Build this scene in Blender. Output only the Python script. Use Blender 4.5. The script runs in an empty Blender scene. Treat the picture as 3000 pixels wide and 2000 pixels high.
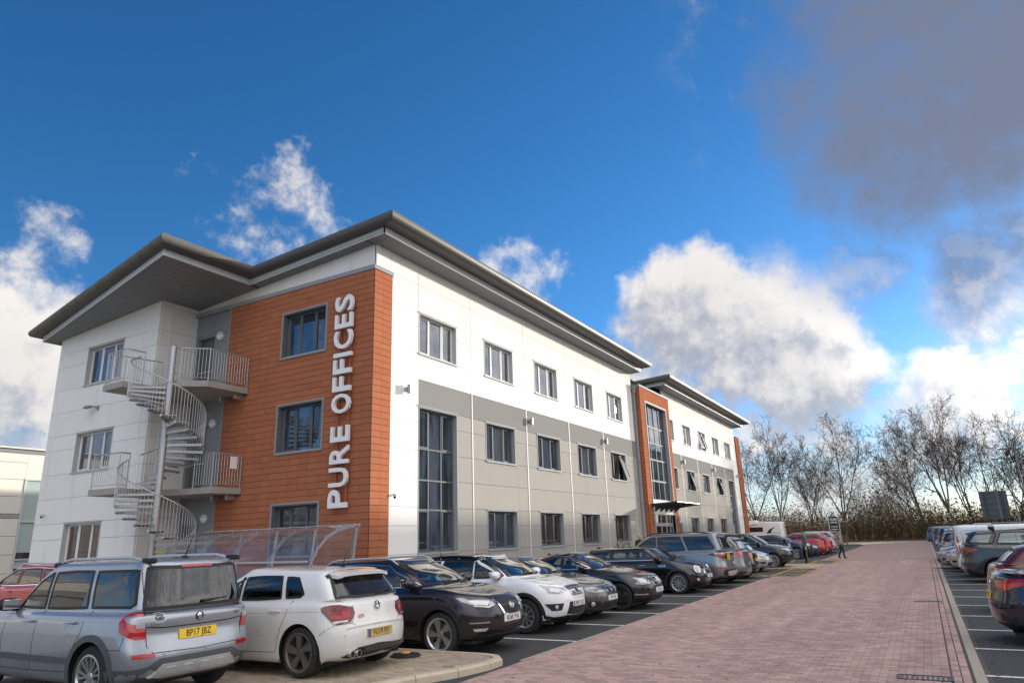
import bpy, bmesh, math, random
from mathutils import Vector, Matrix, geometry
from mathutils.bvhtree import BVHTree
random.seed(7)
S = bpy.context.scene
COL = S.collection
PI = math.pi
# ---------------------------------------------------------------- camera
CAMR = ((0.50186, -0.86435, -0.03201), (0.22371, 0.16546, -0.96051), (0.83552, 0.47488, 0.27641))
cam = bpy.data.cameras.new('camera'); camo = bpy.data.objects.new('camera', cam); COL.objects.link(camo)
cam.lens = 24.107; cam.sensor_width = 36; cam.sensor_fit = 'HORIZONTAL'; cam.clip_start = .05; cam.clip_end = 3000
_r, _d, _f = (Vector(v) for v in CAMR)
_m = Matrix((_r, -_d, -_f)).transposed().to_4x4(); _m.translation = (0, 0, 1.85)
camo.matrix_world = _m
S.camera = camo
S.render.resolution_x = 1024; S.render.resolution_y = 682
# ---------------------------------------------------------------- light
SUN_EL = math.radians(10.0); SUN_AZ = math.radians(-21)      # azimuth from +X
SUND = Vector((math.cos(SUN_EL)*math.cos(SUN_AZ), math.cos(SUN_EL)*math.sin(SUN_AZ), math.sin(SUN_EL)))
sun = bpy.data.lights.new('sun', 'SUN'); suno = bpy.data.objects.new('sun', sun); COL.objects.link(suno)
sun.energy = 2.75; sun.angle = math.radians(.6); sun.color = (1, .93, .82)
suno.rotation_euler = SUND.to_track_quat('Z', 'Y').to_euler(); suno.location = SUND*150
S.view_settings.view_transform = 'Standard'; S.view_settings.look = 'None'
S.view_settings.exposure = 1.55; S.view_settings.gamma = 1; S.view_settings.use_curve_mapping = False
W = bpy.data.worlds.new('World'); S.world = W; W.use_nodes = True
W.cycles.sampling_method = 'MANUAL'; W.cycles.sample_map_resolution = 512

class NT:
    """small helper to write node trees"""
    def __init__(s, tree): s.t = tree; s.n = tree.nodes; s.l = tree.links
    def node(s, typ, ins=None, **kw):
        n = s.n.new(typ)
        for k, v in kw.items(): setattr(n, k, v)
        for k, v in (ins or {}).items():
            sk = n.inputs[k]
            if hasattr(v, 'is_linked') or isinstance(v, bpy.types.NodeSocket): s.l.new(v, sk)
            else: sk.default_value = v
        return n
    def math(s, op, a, b=0.0, c=None, clamp=False):
        n = s.node('ShaderNodeMath', {0: a, 1: b}, operation=op, use_clamp=clamp)
        if c is not None:
            if isinstance(c, bpy.types.NodeSocket): s.l.new(c, n.inputs[2])
            else: n.inputs[2].default_value = c
        return n.outputs[0]
    def vmath(s, op, a, b=(0, 0, 0)):
        n = s.node('ShaderNodeVectorMath', {0: a, 1: b}, operation=op)
        return n.outputs['Value'] if op in ('DOT_PRODUCT', 'LENGTH') else n.outputs[0]
    def sstep(s, v, a, b):
        n = s.node('ShaderNodeMapRange', {0: v, 1: a, 2: b, 3: 0.0, 4: 1.0}, interpolation_type='SMOOTHSTEP')
        return n.outputs[0]
    def mix(s, f, a, b, typ='MIX'):
        n = s.node('ShaderNodeMix', data_type='RGBA', blend_type=typ)
        for i, v in ((0, f), (6, a), (7, b)):
            if isinstance(v, bpy.types.NodeSocket): s.l.new(v, n.inputs[i])
            else: n.inputs[i].default_value = v if i == 0 else (tuple(v)+(1,))[:4]
        return n.outputs[2]

def build_world():
    # cloud masses: direction, radius (rad), weight, darkness
    blobs = [((.380,.895,.215),.085,.9,.0), ((.386,.908,.165),.08,.75,.12), ((.37,.91,.12),.10,.7,.1), ((.351,.866,.356),.06,.44,0),
             ((.566,.684,.46),.085,.50,.0), ((.588,.70,.403),.085,.54,.0), ((.815,.445,.362),.065,.50,0),
             ((.924,.246,.293),.085,.95,.1), ((.945,.17,.262),.085,.95,.12), ((.965,.11,.225),.08,.9,.15), ((.976,.075,.205),.065,.78,.05), ((.986,.03,.165),.04,.6,.05), ((.93,.27,.22),.09,.8,.25),
             ((.843,-.122,.524),.15,.85,1), ((.78,-.17,.60),.17,.9,1), ((.889,-.085,.453),.12,.85,.9), ((.906,-.018,.423),.08,.66,.8), ((.93,-.36,.15),.22,.9,.2), ((.95,-.27,.22),.10,.6,.1),
             ((.950,-.110,.300),.06,.80,.0), ((.962,-.108,.265),.055,.76,.0), ((.955,.029,.297),.035,.55,0), ((.955,.005,.305),.03,.5,0),
             ((.984,-.07,.160),.06,.62,.05), ((.985,-.11,.13),.07,.62,.1), ((.994,.002,.111),.07,.7,.35), ((.994,.087,.071),.10,.7,.05), ((.98,.18,.08),.09,.6,.05),
             ((.30,-.80,.35),.30,.75,.3), ((.72,-.62,.30),.25,.8,.3), ((-.2,-.85,.45),.30,.7,.5), ((-.75,-.5,.3),.25,.6,.3),
             ((-.8,.45,.25),.25,.6,.2), ((-.3,.9,.22),.28,.7,.2), ((-.5,.2,.8),.3,.55,.2), ((.2,-.4,.85),.25,.5,.4)]
    g = bpy.data.node_groups.new('cloud_density', 'ShaderNodeTree')
    g.interface.new_socket('Vector', in_out='INPUT', socket_type='NodeSocketVector')
    g.interface.new_socket('Density', in_out='OUTPUT', socket_type='NodeSocketFloat')
    g.interface.new_socket('Dark', in_out='OUTPUT', socket_type='NodeSocketFloat')
    t = NT(g); gi = t.node('NodeGroupInput'); go = t.node('NodeGroupOutput')
    v = t.vmath('NORMALIZE', gi.outputs[0])
    warp = t.node('ShaderNodeTexNoise', {'Vector': v, 'Scale': 5.0, 'Detail': 3.0, 'Roughness': .6})
    vv = t.vmath('ADD', v, t.vmath('SCALE', t.vmath('SUBTRACT', warp.outputs['Color'], (.5, .5, .5))))
    vv.node.inputs[1].links[0].from_node.inputs['Scale'].default_value = .10
    dens = None; dark = None
    for d, r, w, dk in blobs:
        dd = Vector(d).normalized()
        dot = t.vmath('DOT_PRODUCT', t.vmath('NORMALIZE', vv), tuple(dd))
        m = t.math('MULTIPLY', t.sstep(dot, math.cos(r*1.75), math.cos(r*.15)), w)
        dens = m if dens is None else t.math('MAXIMUM', dens, m)
        if dk > .04:
            m2 = t.math('MULTIPLY', m if dk < .5 else t.sstep(dot, math.cos(r*2.5), math.cos(r*1.0)), dk); dark = m2 if dark is None else t.math('MAXIMUM', dark, m2)
    back = t.math('MULTIPLY', t.sstep(t.vmath('DOT_PRODUCT', v, tuple(Vector((-.12, -.90, .42)).normalized())), -.12, .50), .86)  # cloud cover out of view, thickened as fill for the shaded ground
    dens = t.math('MAXIMUM', dens, back)
    n1 = t.node('ShaderNodeTexNoise', {'Vector': v, 'Scale': 8.0, 'Detail': 9.0, 'Roughness': .60})
    n2 = t.node('ShaderNodeTexNoise', {'Vector': v, 'Scale': 34.0, 'Detail': 5.0, 'Roughness': .62})
    fb = t.math('ADD', t.math('MULTIPLY', n1.outputs[0], .75), t.math('MULTIPLY', n2.outputs[0], .25))
    out = t.math('ADD', dens, t.math('MULTIPLY', t.math('SUBTRACT', fb, .5), 1.9))
    t.l.new(out, go.inputs[0]); t.l.new(dark, go.inputs[1])
    t = NT(W.node_tree); t.n.clear()
    tc = t.node('ShaderNodeTexCoord')
    sky = t.node('ShaderNodeTexSky', sky_type='NISHITA', sun_disc=False, sun_elevation=SUN_EL, sun_rotation=PI/2-SUN_AZ,
                 altitude=100, air_density=.85, dust_density=.15, ozone_density=4.0)
    d0 = t.node('ShaderNodeGroup', {'Vector': tc.outputs['Generated']}, node_tree=g) if False else t.node('ShaderNodeGroup', node_tree=g)
    t.l.new(tc.outputs['Generated'], d0.inputs[0])
    off = t.vmath('ADD', tc.outputs['Generated'], tuple(Vector((SUND.x*.5, SUND.y*.5, .75)).normalized()*.045))
    d1 = t.node('ShaderNodeGroup', node_tree=g); t.l.new(off, d1.inputs[0])
    cov = t.sstep(d0.outputs[0], .36, .76)
    cvd = t.sstep(d0.outputs[0], .02, 1.0)
    dkm = t.sstep(d0.outputs[1], .15, .6)
    cov = t.math('ADD', t.math('MULTIPLY', cov, t.math('SUBTRACT', 1.0, dkm)), t.math('MULTIPLY', cvd, dkm))
    lit = t.sstep(t.math('SUBTRACT', d0.outputs[0], d1.outputs[0]), -.26, .22)
    thick = t.sstep(d0.outputs[0], .75, 1.5)
    shade = t.math('SUBTRACT', lit, t.math('MULTIPLY', thick, .18), clamp=True)
    ccol = t.mix(shade, (1.50, 1.53, 1.70), (2.9, 2.72, 2.50))
    # unseen cloud bank behind the camera, brightened to fill the shaded areas
    sd = t.math('MAXIMUM', t.math('MULTIPLY', t.vmath('DOT_PRODUCT', t.vmath('NORMALIZE', tc.outputs['Generated']), tuple(Vector((.0, -.90, .43)))), 1.0), 0.0)
    fl = t.math('ADD', t.math('MULTIPLY', t.math('POWER', sd, .8), 2.6), 1.0)
    ccol = t.mix(1.0, ccol, t.node('ShaderNodeCombineColor', {0: fl, 1: fl, 2: fl}).outputs[0], 'MULTIPLY')
    dk = t.math('MULTIPLY', d0.outputs[1], t.math('SUBTRACT', 1.45, t.math('MULTIPLY', shade, .40)), clamp=True)
    ccol = t.mix(dk, ccol, (.58, .64, .86))
    # the real sky's blue is a little deeper and cooler than the model's
    hs = t.node('ShaderNodeHueSaturation', {'Saturation': 1.13, 'Value': .60, 'Color': sky.outputs[0]})
    col = t.mix(t.math('MULTIPLY', cov, .93), hs.outputs[0], ccol)
    zz = t.node('ShaderNodeSeparateXYZ', {0: t.vmath('NORMALIZE', tc.outputs['Generated'])}).outputs[2]
    hz = t.math('MULTIPLY', t.sstep(t.math('ABSOLUTE', zz), .17, -.02), .62)
    col = t.mix(hz, col, (1.9, 2.05, 2.3))      # pale haze low on the horizon
    bg = t.node('ShaderNodeBackground', {'Color': col, 'Strength': .12})
    o = t.node('ShaderNodeOutputWorld'); t.l.new(bg.outputs[0], o.inputs[0])
build_world()

# ---------------------------------------------------------------- materials
MATS = {}
def mat(name, col, rough=.5, metal=0.0, coat=0.0, spec=.5, var=None, isl=0.0, bump=None, dirt=None, dark_inside=False, emit=0.0, trans=0.0, rib=None, streak=None, track=None):
    """var=(scale, amount) brightness noise; isl=random per piece; bump=(scale, strength, distance); dirt=(colour, scale, lo, hi, zlo, zhi) object-space film"""
    m = bpy.data.materials.new(name); m.use_nodes = True; MATS[name] = m
    t = NT(m.node_tree); b = t.n['Principled BSDF']; out = t.n['Material Output']
    b.inputs['Base Color'].default_value = tuple(col)+(1,)
    b.inputs['Roughness'].default_value = rough; b.inputs['Metallic'].default_value = metal
    b.inputs['Specular IOR Level'].default_value = spec
    b.inputs['Coat Weight'].default_value = coat; b.inputs['Coat Roughness'].default_value = .04
    if emit: b.inputs['Emission Color'].default_value = tuple(col)+(1,); b.inputs['Emission Strength'].default_value = emit
    c = None
    tc = None
    def coords():
        nonlocal tc
        if tc is None: tc = t.node('ShaderNodeTexCoord')
        return tc.outputs['Object']
    def geo(): return t.node('ShaderNodeNewGeometry')
    cur = tuple(col)+(1,)
    if isl:
        r = geo().outputs['Random Per Island']; oi = t.node('ShaderNodeObjectInfo').outputs['Random']
        rr = t.math('FRACT', t.math('ADD', r, t.math('MULTIPLY', oi, 7.31)))
        k = t.math('ADD', t.math('MULTIPLY', rr, 2*isl), 1-isl)
        cur = t.mix(1.0, cur, t.node('ShaderNodeCombineColor', {0: k, 1: k, 2: k}).outputs[0], 'MULTIPLY')
        hs = t.node('ShaderNodeHueSaturation', {'Hue': t.math('ADD', t.math('MULTIPLY', t.math('FRACT', t.math('MULTIPLY', rr, 17.7)), isl*.10), .5-isl*.05), 'Color': cur})
        cur = hs.outputs[0]
    if var:
        pos = geo().outputs['Position']
        n = t.node('ShaderNodeTexNoise', {'Vector': pos, 'Scale': var[0], 'Detail': 6.0, 'Roughness': .65})
        k = t.math('ADD', t.math('MULTIPLY', n.outputs[0], 2*var[1]), 1-var[1])
        cur = t.mix(1.0, cur, t.node('ShaderNodeCombineColor', {0: k, 1: k, 2: k}).outputs[0], 'MULTIPLY')
        rn = t.math('ADD', t.math('MULTIPLY', n.outputs[0], .25), rough-.125, clamp=True); t.l.new(rn, b.inputs['Roughness'])
    if track:       # wheel tracks and spills: noise drawn out along x, plus blotches
        pos = geo().outputs['Position']
        n = t.node('ShaderNodeTexNoise', {'Vector': t.vmath('MULTIPLY', pos, (.035, 1, 1)), 'Scale': 1.5, 'Detail': 4.0, 'Roughness': .6})
        n2 = t.node('ShaderNodeTexNoise', {'Vector': pos, 'Scale': .55, 'Detail': 8.0, 'Roughness': .7})
        k = t.math('ADD', t.math('MULTIPLY', n.outputs[0], track), t.math('MULTIPLY', n2.outputs[0], track*.9))
        k = t.math('ADD', k, 1-track*.95)
        n3 = t.node('ShaderNodeTexNoise', {'Vector': pos, 'Scale': 2.3, 'Detail': 3.0})
        k = t.math('MULTIPLY', k, t.math('SUBTRACT', 1.0, t.math('MULTIPLY', t.sstep(n3.outputs[0], .66, .74), .35)))
        cur = t.mix(1.0, cur, t.node('ShaderNodeCombineColor', {0: k, 1: k, 2: k}).outputs[0], 'MULTIPLY')
    if streak:      # rain streaks: noise stretched along z
        pos = t.vmath('MULTIPLY', geo().outputs['Position'], (1, 1, .06))
        n = t.node('ShaderNodeTexNoise', {'Vector': pos, 'Scale': streak[0], 'Detail': 5.0, 'Roughness': .7})
        f = t.math('MULTIPLY', t.sstep(n.outputs[0], .52, .75), streak[1])
        cur = t.mix(f, cur, streak[2])
    if dirt:
        dc, sc, lo, hi, z0, z1 = dirt
        n = t.node('ShaderNodeTexNoise', {'Vector': coords(), 'Scale': sc, 'Detail': 8.0, 'Roughness': .7})
        sep = t.node('ShaderNodeSeparateXYZ', {0: coords()})
        zf = t.sstep(sep.outputs[2], z1, z0) if z1 != z0 else 1.0
        zf = t.node('ShaderNodeMapRange', {0: sep.outputs[2], 1: z0, 2: z1, 3: hi, 4: 0.0}).outputs[0]
        f = t.math('MULTIPLY', t.sstep(n.outputs[0], lo, .75), zf, clamp=True)
        cur = t.mix(f, cur, dc)
        b.inputs['Coat Weight'].default_value = coat
        t.l.new(t.math('MULTIPLY', t.math('SUBTRACT', 1.0, f), coat), b.inputs['Coat Weight'])
    if isinstance(cur, bpy.types.NodeSocket): t.l.new(cur, b.inputs['Base Color'])
    if bump:
        n = t.node('ShaderNodeTexNoise', {'Vector': geo().outputs['Position'], 'Scale': bump[0], 'Detail': 6.0, 'Roughness': .7})
        bn = t.node('ShaderNodeBump', {'Strength': bump[1], 'Distance': bump[2], 'Height': n.outputs[0]})
        t.l.new(bn.outputs[0], b.inputs['Normal'])
    if rib:
        pos = geo().outputs['Position']
        w = t.node('ShaderNodeTexWave', {'Vector': pos, 'Scale': rib[0], 'Distortion': 0.0, 'Detail': 0.0}, wave_type='BANDS', bands_direction='Z')
        bn = t.node('ShaderNodeBump', {'Strength': rib[1], 'Distance': .004, 'Height': w.outputs[0]})
        t.l.new(bn.outputs[0], b.inputs['Normal'])
    sh = b.outputs[0]
    if dark_inside:
        dk = t.node('ShaderNodeBsdfDiffuse', {'Color': (.05, .05, .053, 1)})
        mx = t.node('ShaderNodeMixShader', {0: geo().outputs['Backfacing'], 1: sh, 2: dk.outputs[0]})
        t.l.new(mx.outputs[0], out.inputs[0])
    return m
def glass(name, tint, trans, ior=1.5, rough=.0, refl=1.0, haze=.0):
    """thin pane: tinted see-through plus mirror reflection by angle"""
    m = bpy.data.materials.new(name); m.use_nodes = True; MATS[name] = m
    t = NT(m.node_tree); t.n.clear()
    tr = t.node('ShaderNodeBsdfTransparent', {'Color': tuple(x*trans for x in tint)+(1,)})
    gl = t.node('ShaderNodeBsdfGlossy', {'Color': (refl, refl, refl, 1), 'Roughness': rough})
    fr = t.node('ShaderNodeFresnel', {'IOR': ior})
    f = t.math('MULTIPLY_ADD', fr.outputs[0], 1.5, .02, clamp=True)
    mx = t.node('ShaderNodeMixShader', {0: f, 1: tr.outputs[0], 2: gl.outputs[0]})
    if haze:        # pale diffuse veil mixed in, uneven by noise
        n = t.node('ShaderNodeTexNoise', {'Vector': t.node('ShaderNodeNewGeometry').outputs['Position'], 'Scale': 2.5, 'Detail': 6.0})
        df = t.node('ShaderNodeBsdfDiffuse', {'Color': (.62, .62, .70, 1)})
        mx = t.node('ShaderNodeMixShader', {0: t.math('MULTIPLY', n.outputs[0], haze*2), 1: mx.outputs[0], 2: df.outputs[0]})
    o = t.node('ShaderNodeOutputMaterial'); t.l.new(mx.outputs[0], o.inputs[0])
    return m
def dark_glass(name, col, ior=1.55, base=.04, blind=None):
    """window with a dim room behind: dark body and clear reflection"""
    m = bpy.data.materials.new(name); m.use_nodes = True; MATS[name] = m
    t = NT(m.node_tree); t.n.clear()
    pos = t.node('ShaderNodeNewGeometry').outputs['Position']
    n = t.node('ShaderNodeTexNoise', {'Vector': t.vmath('MULTIPLY', pos, (1.3, 1.3, .35)), 'Scale': 1.6, 'Detail': 2.0})
    c = t.mix(t.sstep(n.outputs[0], .42, .62), col, tuple(x*2.6 for x in col))
    if blind:       # vertical blind slats dimly seen inside
        sp = t.node('ShaderNodeSeparateXYZ', {0: pos}); u = t.math('FRACT', t.math('MULTIPLY', t.math('ADD', sp.outputs[0], sp.outputs[1]), 8.0))
        c = t.mix(t.sstep(u, .25, .75), c, blind)
    df = t.node('ShaderNodeBsdfDiffuse', {'Color': c})
    wv = t.node('ShaderNodeTexNoise', {'Vector': pos, 'Scale': .9, 'Detail': 1.0})
    bn = t.node('ShaderNodeBump', {'Strength': .05, 'Distance': .03, 'Height': wv.outputs[0]})
    gl = t.node('ShaderNodeBsdfGlossy', {'Color': (.92, .95, 1, 1), 'Roughness': .0, 'Normal': bn.outputs[0]})
    fr = t.node('ShaderNodeFresnel', {'IOR': ior, 'Normal': bn.outputs[0]})
    f = t.math('MULTIPLY_ADD', fr.outputs[0], 1.6, base, clamp=True)
    mx = t.node('ShaderNodeMixShader', {0: f, 1: df.outputs[0], 2: gl.outputs[0]})
    o = t.node('ShaderNodeOutputMaterial'); t.l.new(mx.outputs[0], o.inputs[0])
    return m

# ---------------------------------------------------------------- mesh helpers
class MB:
    def __init__(s): s.v = []; s.f = []; s.m = []
    def add(s, vs, fs, mi=0):
        o = len(s.v); s.v += [tuple(p) for p in vs]; s.f += [tuple(i+o for i in f) for f in fs]; s.m += [mi]*len(fs); return s
    def box(s, a, b, mi=0):
        (x0, y0, z0), (x1, y1, z1) = a, b
        if x0 > x1: x0, x1 = x1, x0
        if y0 > y1: y0, y1 = y1, y0
        if z0 > z1: z0, z1 = z1, z0
        return s.add([(x0,y0,z0),(x1,y0,z0),(x1,y1,z0),(x0,y1,z0),(x0,y0,z1),(x1,y0,z1),(x1,y1,z1),(x0,y1,z1)],
                     [(0,3,2,1),(4,5,6,7),(0,1,5,4),(1,2,6,5),(2,3,7,6),(3,0,4,7)], mi)
    def cbox(s, a, b, c=.01, mi=0):
        """box with chamfered edges"""
        x0, x1 = sorted((a[0], b[0])); y0, y1 = sorted((a[1], b[1])); z0, z1 = sorted((a[2], b[2]))
        c = min(c, (x1-x0)*.45, (y1-y0)*.45, (z1-z0)*.45); bm = bmesh.new()
        bmesh.ops.create_cube(bm, size=1)
        for v in bm.verts: v.co = Vector(((x0+x1)/2+v.co.x*(x1-x0), (y0+y1)/2+v.co.y*(y1-y0), (z0+z1)/2+v.co.z*(z1-z0)))
        bmesh.ops.bevel(bm, geom=bm.edges[:], offset=c, segments=2, affect='EDGES', profile=.5)
        bm.verts.index_update()
        s.add([v.co for v in bm.verts], [[v.index for v in f.verts] for f in bm.faces], mi); bm.free(); return s
    def prism(s, poly, h0, h1, axis='z', mi=0):
        n = len(poly)
        def P(p, h): return (p[0], p[1], h) if axis == 'z' else ((h, p[0], p[1]) if axis == 'x' else (p[0], h, p[1]))
        vs = [P(p, h0) for p in poly]+[P(p, h1) for p in poly]
        return s.add(vs, [tuple(range(n))[::-1], tuple(range(n, 2*n))]+[(i, (i+1) % n, n+(i+1) % n, n+i) for i in range(n)], mi)
    def tube(s, pts, r, n=8, mi=0, cap=True):
        pts = [Vector(p) for p in pts]; k = len(pts); rs = r if isinstance(r, (list, tuple)) else [r]*k
        o = len(s.v); up = None
        for i, p in enumerate(pts):
            d = (pts[min(i+1, k-1)]-pts[max(i-1, 0)]).normalized()
            if up is None: up = d.orthogonal().normalized()
            up = (up-d*up.dot(d)); up = up.normalized() if up.length > 1e-6 else d.orthogonal().normalized()
            w = d.cross(up)
            for j in range(n):
                a = 2*PI*j/n; s.v.append(tuple(p+(up*math.cos(a)+w*math.sin(a))*rs[i]))
        for i in range(k-1):
            for j in range(n):
                s.f.append((o+i*n+j, o+i*n+(j+1) % n, o+(i+1)*n+(j+1) % n, o+(i+1)*n+j)); s.m.append(mi)
        if cap:
            s.f.append(tuple(o+j for j in range(n))[::-1]); s.f.append(tuple(o+(k-1)*n+j for j in range(n))); s.m += [mi, mi]
        return s
    def cyl(s, a, b, r, n=16, mi=0): return s.tube([a, b], r, n, mi)
    def lathe(s, prof, n=32, c=(0, 0, 0), axis='z', mi=0, closed=False):
        o = len(s.v); k = len(prof)
        for j in range(n):
            a = 2*PI*j/n; ca, sa = math.cos(a), math.sin(a)
            for r, h in prof:
                p = (r*ca, r*sa, h) if axis == 'z' else ((r*ca, h, r*sa) if axis == 'y' else (h, r*ca, r*sa))
                s.v.append((p[0]+c[0], p[1]+c[1], p[2]+c[2]))
        for j in range(n):
            for i in range(k if closed else k-1):
                i2 = (i+1) % k; j2 = (j+1) % n
                s.f.append((o+j*k+i, o+j2*k+i, o+j2*k+i2, o+j*k+i2)); s.m.append(mi)
        return s
    def xf(s, M, start=0):
        for i in range(start, len(s.v)): s.v[i] = tuple(M @ Vector(s.v[i]))
        return s
    def mesh(s, name, mats, smooth=False):
        me = bpy.data.meshes.new(name); me.from_pydata(s.v, [], s.f)
        for m in (mats if isinstance(mats, (list, tuple)) else [mats]): me.materials.append(m)
        if any(s.m): me.polygons.foreach_set('material_index', s.m)
        me.update()
        if smooth: smooth_mesh(me, smooth)
        return me
    def build(s, name, mats, parent=None, smooth=False, fix=True, **kw):
        me = s.mesh(name, mats)
        if fix:
            bm = bmesh.new(); bm.from_mesh(me); bmesh.ops.recalc_face_normals(bm, faces=bm.faces[:]); bm.to_mesh(me); bm.free()
        if smooth: smooth_mesh(me, smooth)
        return link(name, me, parent, **kw)
def smooth_mesh(me, ang=40):
    ang = 40 if ang is True else ang
    me.polygons.foreach_set('use_smooth', [True]*len(me.polygons))
    bm = bmesh.new(); bm.from_mesh(me); th = math.radians(ang)
    for e in bm.edges:
        if len(e.link_faces) == 2: e.smooth = e.calc_face_angle(0) < th
        else: e.smooth = True
    bm.to_mesh(me); bm.free()
def link(name, data, parent=None, loc=None, rot=None, label=None, cat=None, group=None, kind=None):
    o = bpy.data.objects.new(name, data); COL.objects.link(o)
    if parent is not None: o.parent = parent
    if loc is not None: o.location = loc
    if rot is not None: o.rotation_euler = rot
    for k, v in (('label', label), ('category', cat), ('group', group), ('kind', kind)):
        if v: o[k] = v
    return o
def empty(name, loc=(0, 0, 0), rz=0, label=None, cat=None, group=None, parent=None):
    return link(name, None, parent, loc, (0, 0, rz), label, cat, group)
def copy_tree(o, parent=None):
    c = o.copy(); COL.objects.link(c); c.parent = parent
    for ch in [x for x in o.children]: copy_tree(ch, c)
    return c
def text_mesh(txt, size, depth=.0, align='CENTER', bold=.0, sp=1.0, sx=1.0):
    """filled letters in the xy plane, centred"""
    cu = bpy.data.curves.new('t', 'FONT'); cu.body = txt; cu.size = size; cu.extrude = depth; cu.align_x = align; cu.align_y = 'CENTER'
    cu.offset = bold; cu.space_character = sp; cu.resolution_u = 3
    ob = bpy.data.objects.new('t', cu); COL.objects.link(ob)
    dg = bpy.context.evaluated_depsgraph_get(); dg.update()
    me = bpy.data.meshes.new_from_object(ob.evaluated_get(dg))
    vs = [(v.co.x*sx, v.co.y, v.co.z) for v in me.vertices]; fs = [tuple(p.vertices) for p in me.polygons]
    bpy.data.objects.remove(ob); bpy.data.curves.remove(cu); bpy.data.meshes.remove(me)
    return vs, fs
# ================================================================ materials used all over
mat('black', (.006, .006, .007), .9)
ASPH = mat('asphalt', (.050, .050, .052), .85, var=(40, .5), track=.5, bump=(160, .7, .006))
EARTH = mat('earth', (.10, .085, .05), .95, var=(.4, .4), bump=(8, .5, .05))
LINE = mat('white_paint', (.70, .70, .68), .7, var=(22, .45))
YELLOW = mat('yellow_paint', (.62, .42, .05), .7, var=(9, .3))
BRICK = mat('paving_brick', (.40, .268, .232), .85, isl=.22, track=.65, bump=(220, .5, .002))
JOINT = mat('paving_joint', (.085, .07, .062), .95, var=(5, .3))
PAVE = mat('pavement_brick', (.37, .30, .225), .88, isl=.18, track=.4, bump=(220, .5, .002))
KERB = mat('concrete_kerb', (.52, .44, .33), .85, var=(5, .22), bump=(120, .5, .003))
CONC = mat('concrete', (.34, .32, .29), .85, var=(2.4, .22), bump=(90, .5, .003), streak=(5, .25, (.14, .13, .10)))
FLAG = mat('buff_paving', (.42, .33, .22), .9, var=(2.5, .2), bump=(90, .5, .003))
EDGS = mat('edging_concrete', (.36, .315, .26), .88, var=(5, .25))
GRASS = mat('grass', (.12, .115, .035), .95, var=(1.2, .45), bump=(14, .8, .05))
# ================================================================ ground
g = MB(); g.add([(-900,-900,-.03),(1500,-900,-.03),(1500,900,-.03),(-900,900,-.03)], [(0,1,2,3)])
g.build('ground', EARTH, kind='structure', label='brown and green earth beyond the car park')
carpark = MB().add([(-30,-30,0),(104,-30,0),(104,34,0),(-30,34,0)], [(0,1,2,3)]).build('car_park', ASPH, kind='structure', label='dark asphalt of the parking bays')
# road of block paving
PX1 = 46
road = MB().add([(-6,-.42,.004),(PX1,-.42,.004),(PX1,5.8,.004),(-6,5.8,.004)], [(0,1,2,3)]).build('paved_road', JOINT, kind='structure', label='pinkish block paved aisle between the parked cars')
def brick_mat():
    m = bpy.data.materials.new('far_brick'); m.use_nodes = True; t = NT(m.node_tree); b = t.n['Principled BSDF']
    pos = t.node('ShaderNodeNewGeometry').outputs['Position']; sp = t.node('ShaderNodeSeparateXYZ', {0: pos})
    v = t.node('ShaderNodeCombineXYZ', {0: sp.outputs[1], 1: sp.outputs[0]})
    br = t.node('ShaderNodeTexBrick', {'Vector': v.outputs[0], 'Color1': (.425, .287, .248, 1), 'Color2': (.35, .235, .203, 1), 'Mortar': (.085, .07, .062, 1), 'Scale': 1.0, 'Mortar Size': .006, 'Brick Width': .2, 'Row Height': .1})
    n = t.node('ShaderNodeTexNoise', {'Vector': pos, 'Scale': .7, 'Detail': 5.0})
    k = t.math('ADD', t.math('MULTIPLY', n.outputs[0], .4), .78)
    c = t.mix(1.0, br.outputs[0], t.node('ShaderNodeCombineColor', {0: k, 1: k, 2: k}).outputs[0], 'MULTIPLY')
    t.l.new(c, b.inputs['Base Color']); b.inputs['Roughness'].default_value = .85; return m
MB().add([(PX1,-.42,.012),(104.5,-.42,.012),(104.5,5.8,.012),(PX1,5.8,.012)], [(0,1,2,3)]).build('far_paving', brick_mat(), road)
MB().add([(86,5.8,.012),(104.5,5.8,.012),(104.5,14,.012),(86,14,.012)], [(0,1,2,3)]).build('turning_area', MATS.get('paving_brick'), road)
def camproj(p):
    d = Vector(p)-Vector((0, 0, 1.85)); z = d.dot(_f)
    return (1500+2008.9*d.dot(_r)/z, 1000+2008.9*d.dot(_d)/z, z) if z > .1 else (-1e5, -1e5, z)
def in_view(p, m=10):
    x, y, z = camproj(p); return z > 0 and -m < x < 3000+m and -m < y < 2000+m
def brick_mesh(name, lx, ly, h, m, ch=.007):
    b = MB(); x, y = lx/2, ly/2
    b.add([(-x,-y,-h),(x,-y,-h),(x,y,-h),(-x,y,-h),(-x,-y,-ch),(x,-y,-ch),(x,y,-ch),(-x,y,-ch),(-x+ch,-y+ch,0),(x-ch,-y+ch,0),(x-ch,y-ch,0),(-x+ch,y-ch,0)],
          [(0,1,5,4),(1,2,6,5),(2,3,7,6),(3,0,4,7),(4,5,9,8),(5,6,10,9),(6,7,11,10),(7,4,8,11),(8,9,10,11)])
    return b.mesh(name, m)
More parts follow.
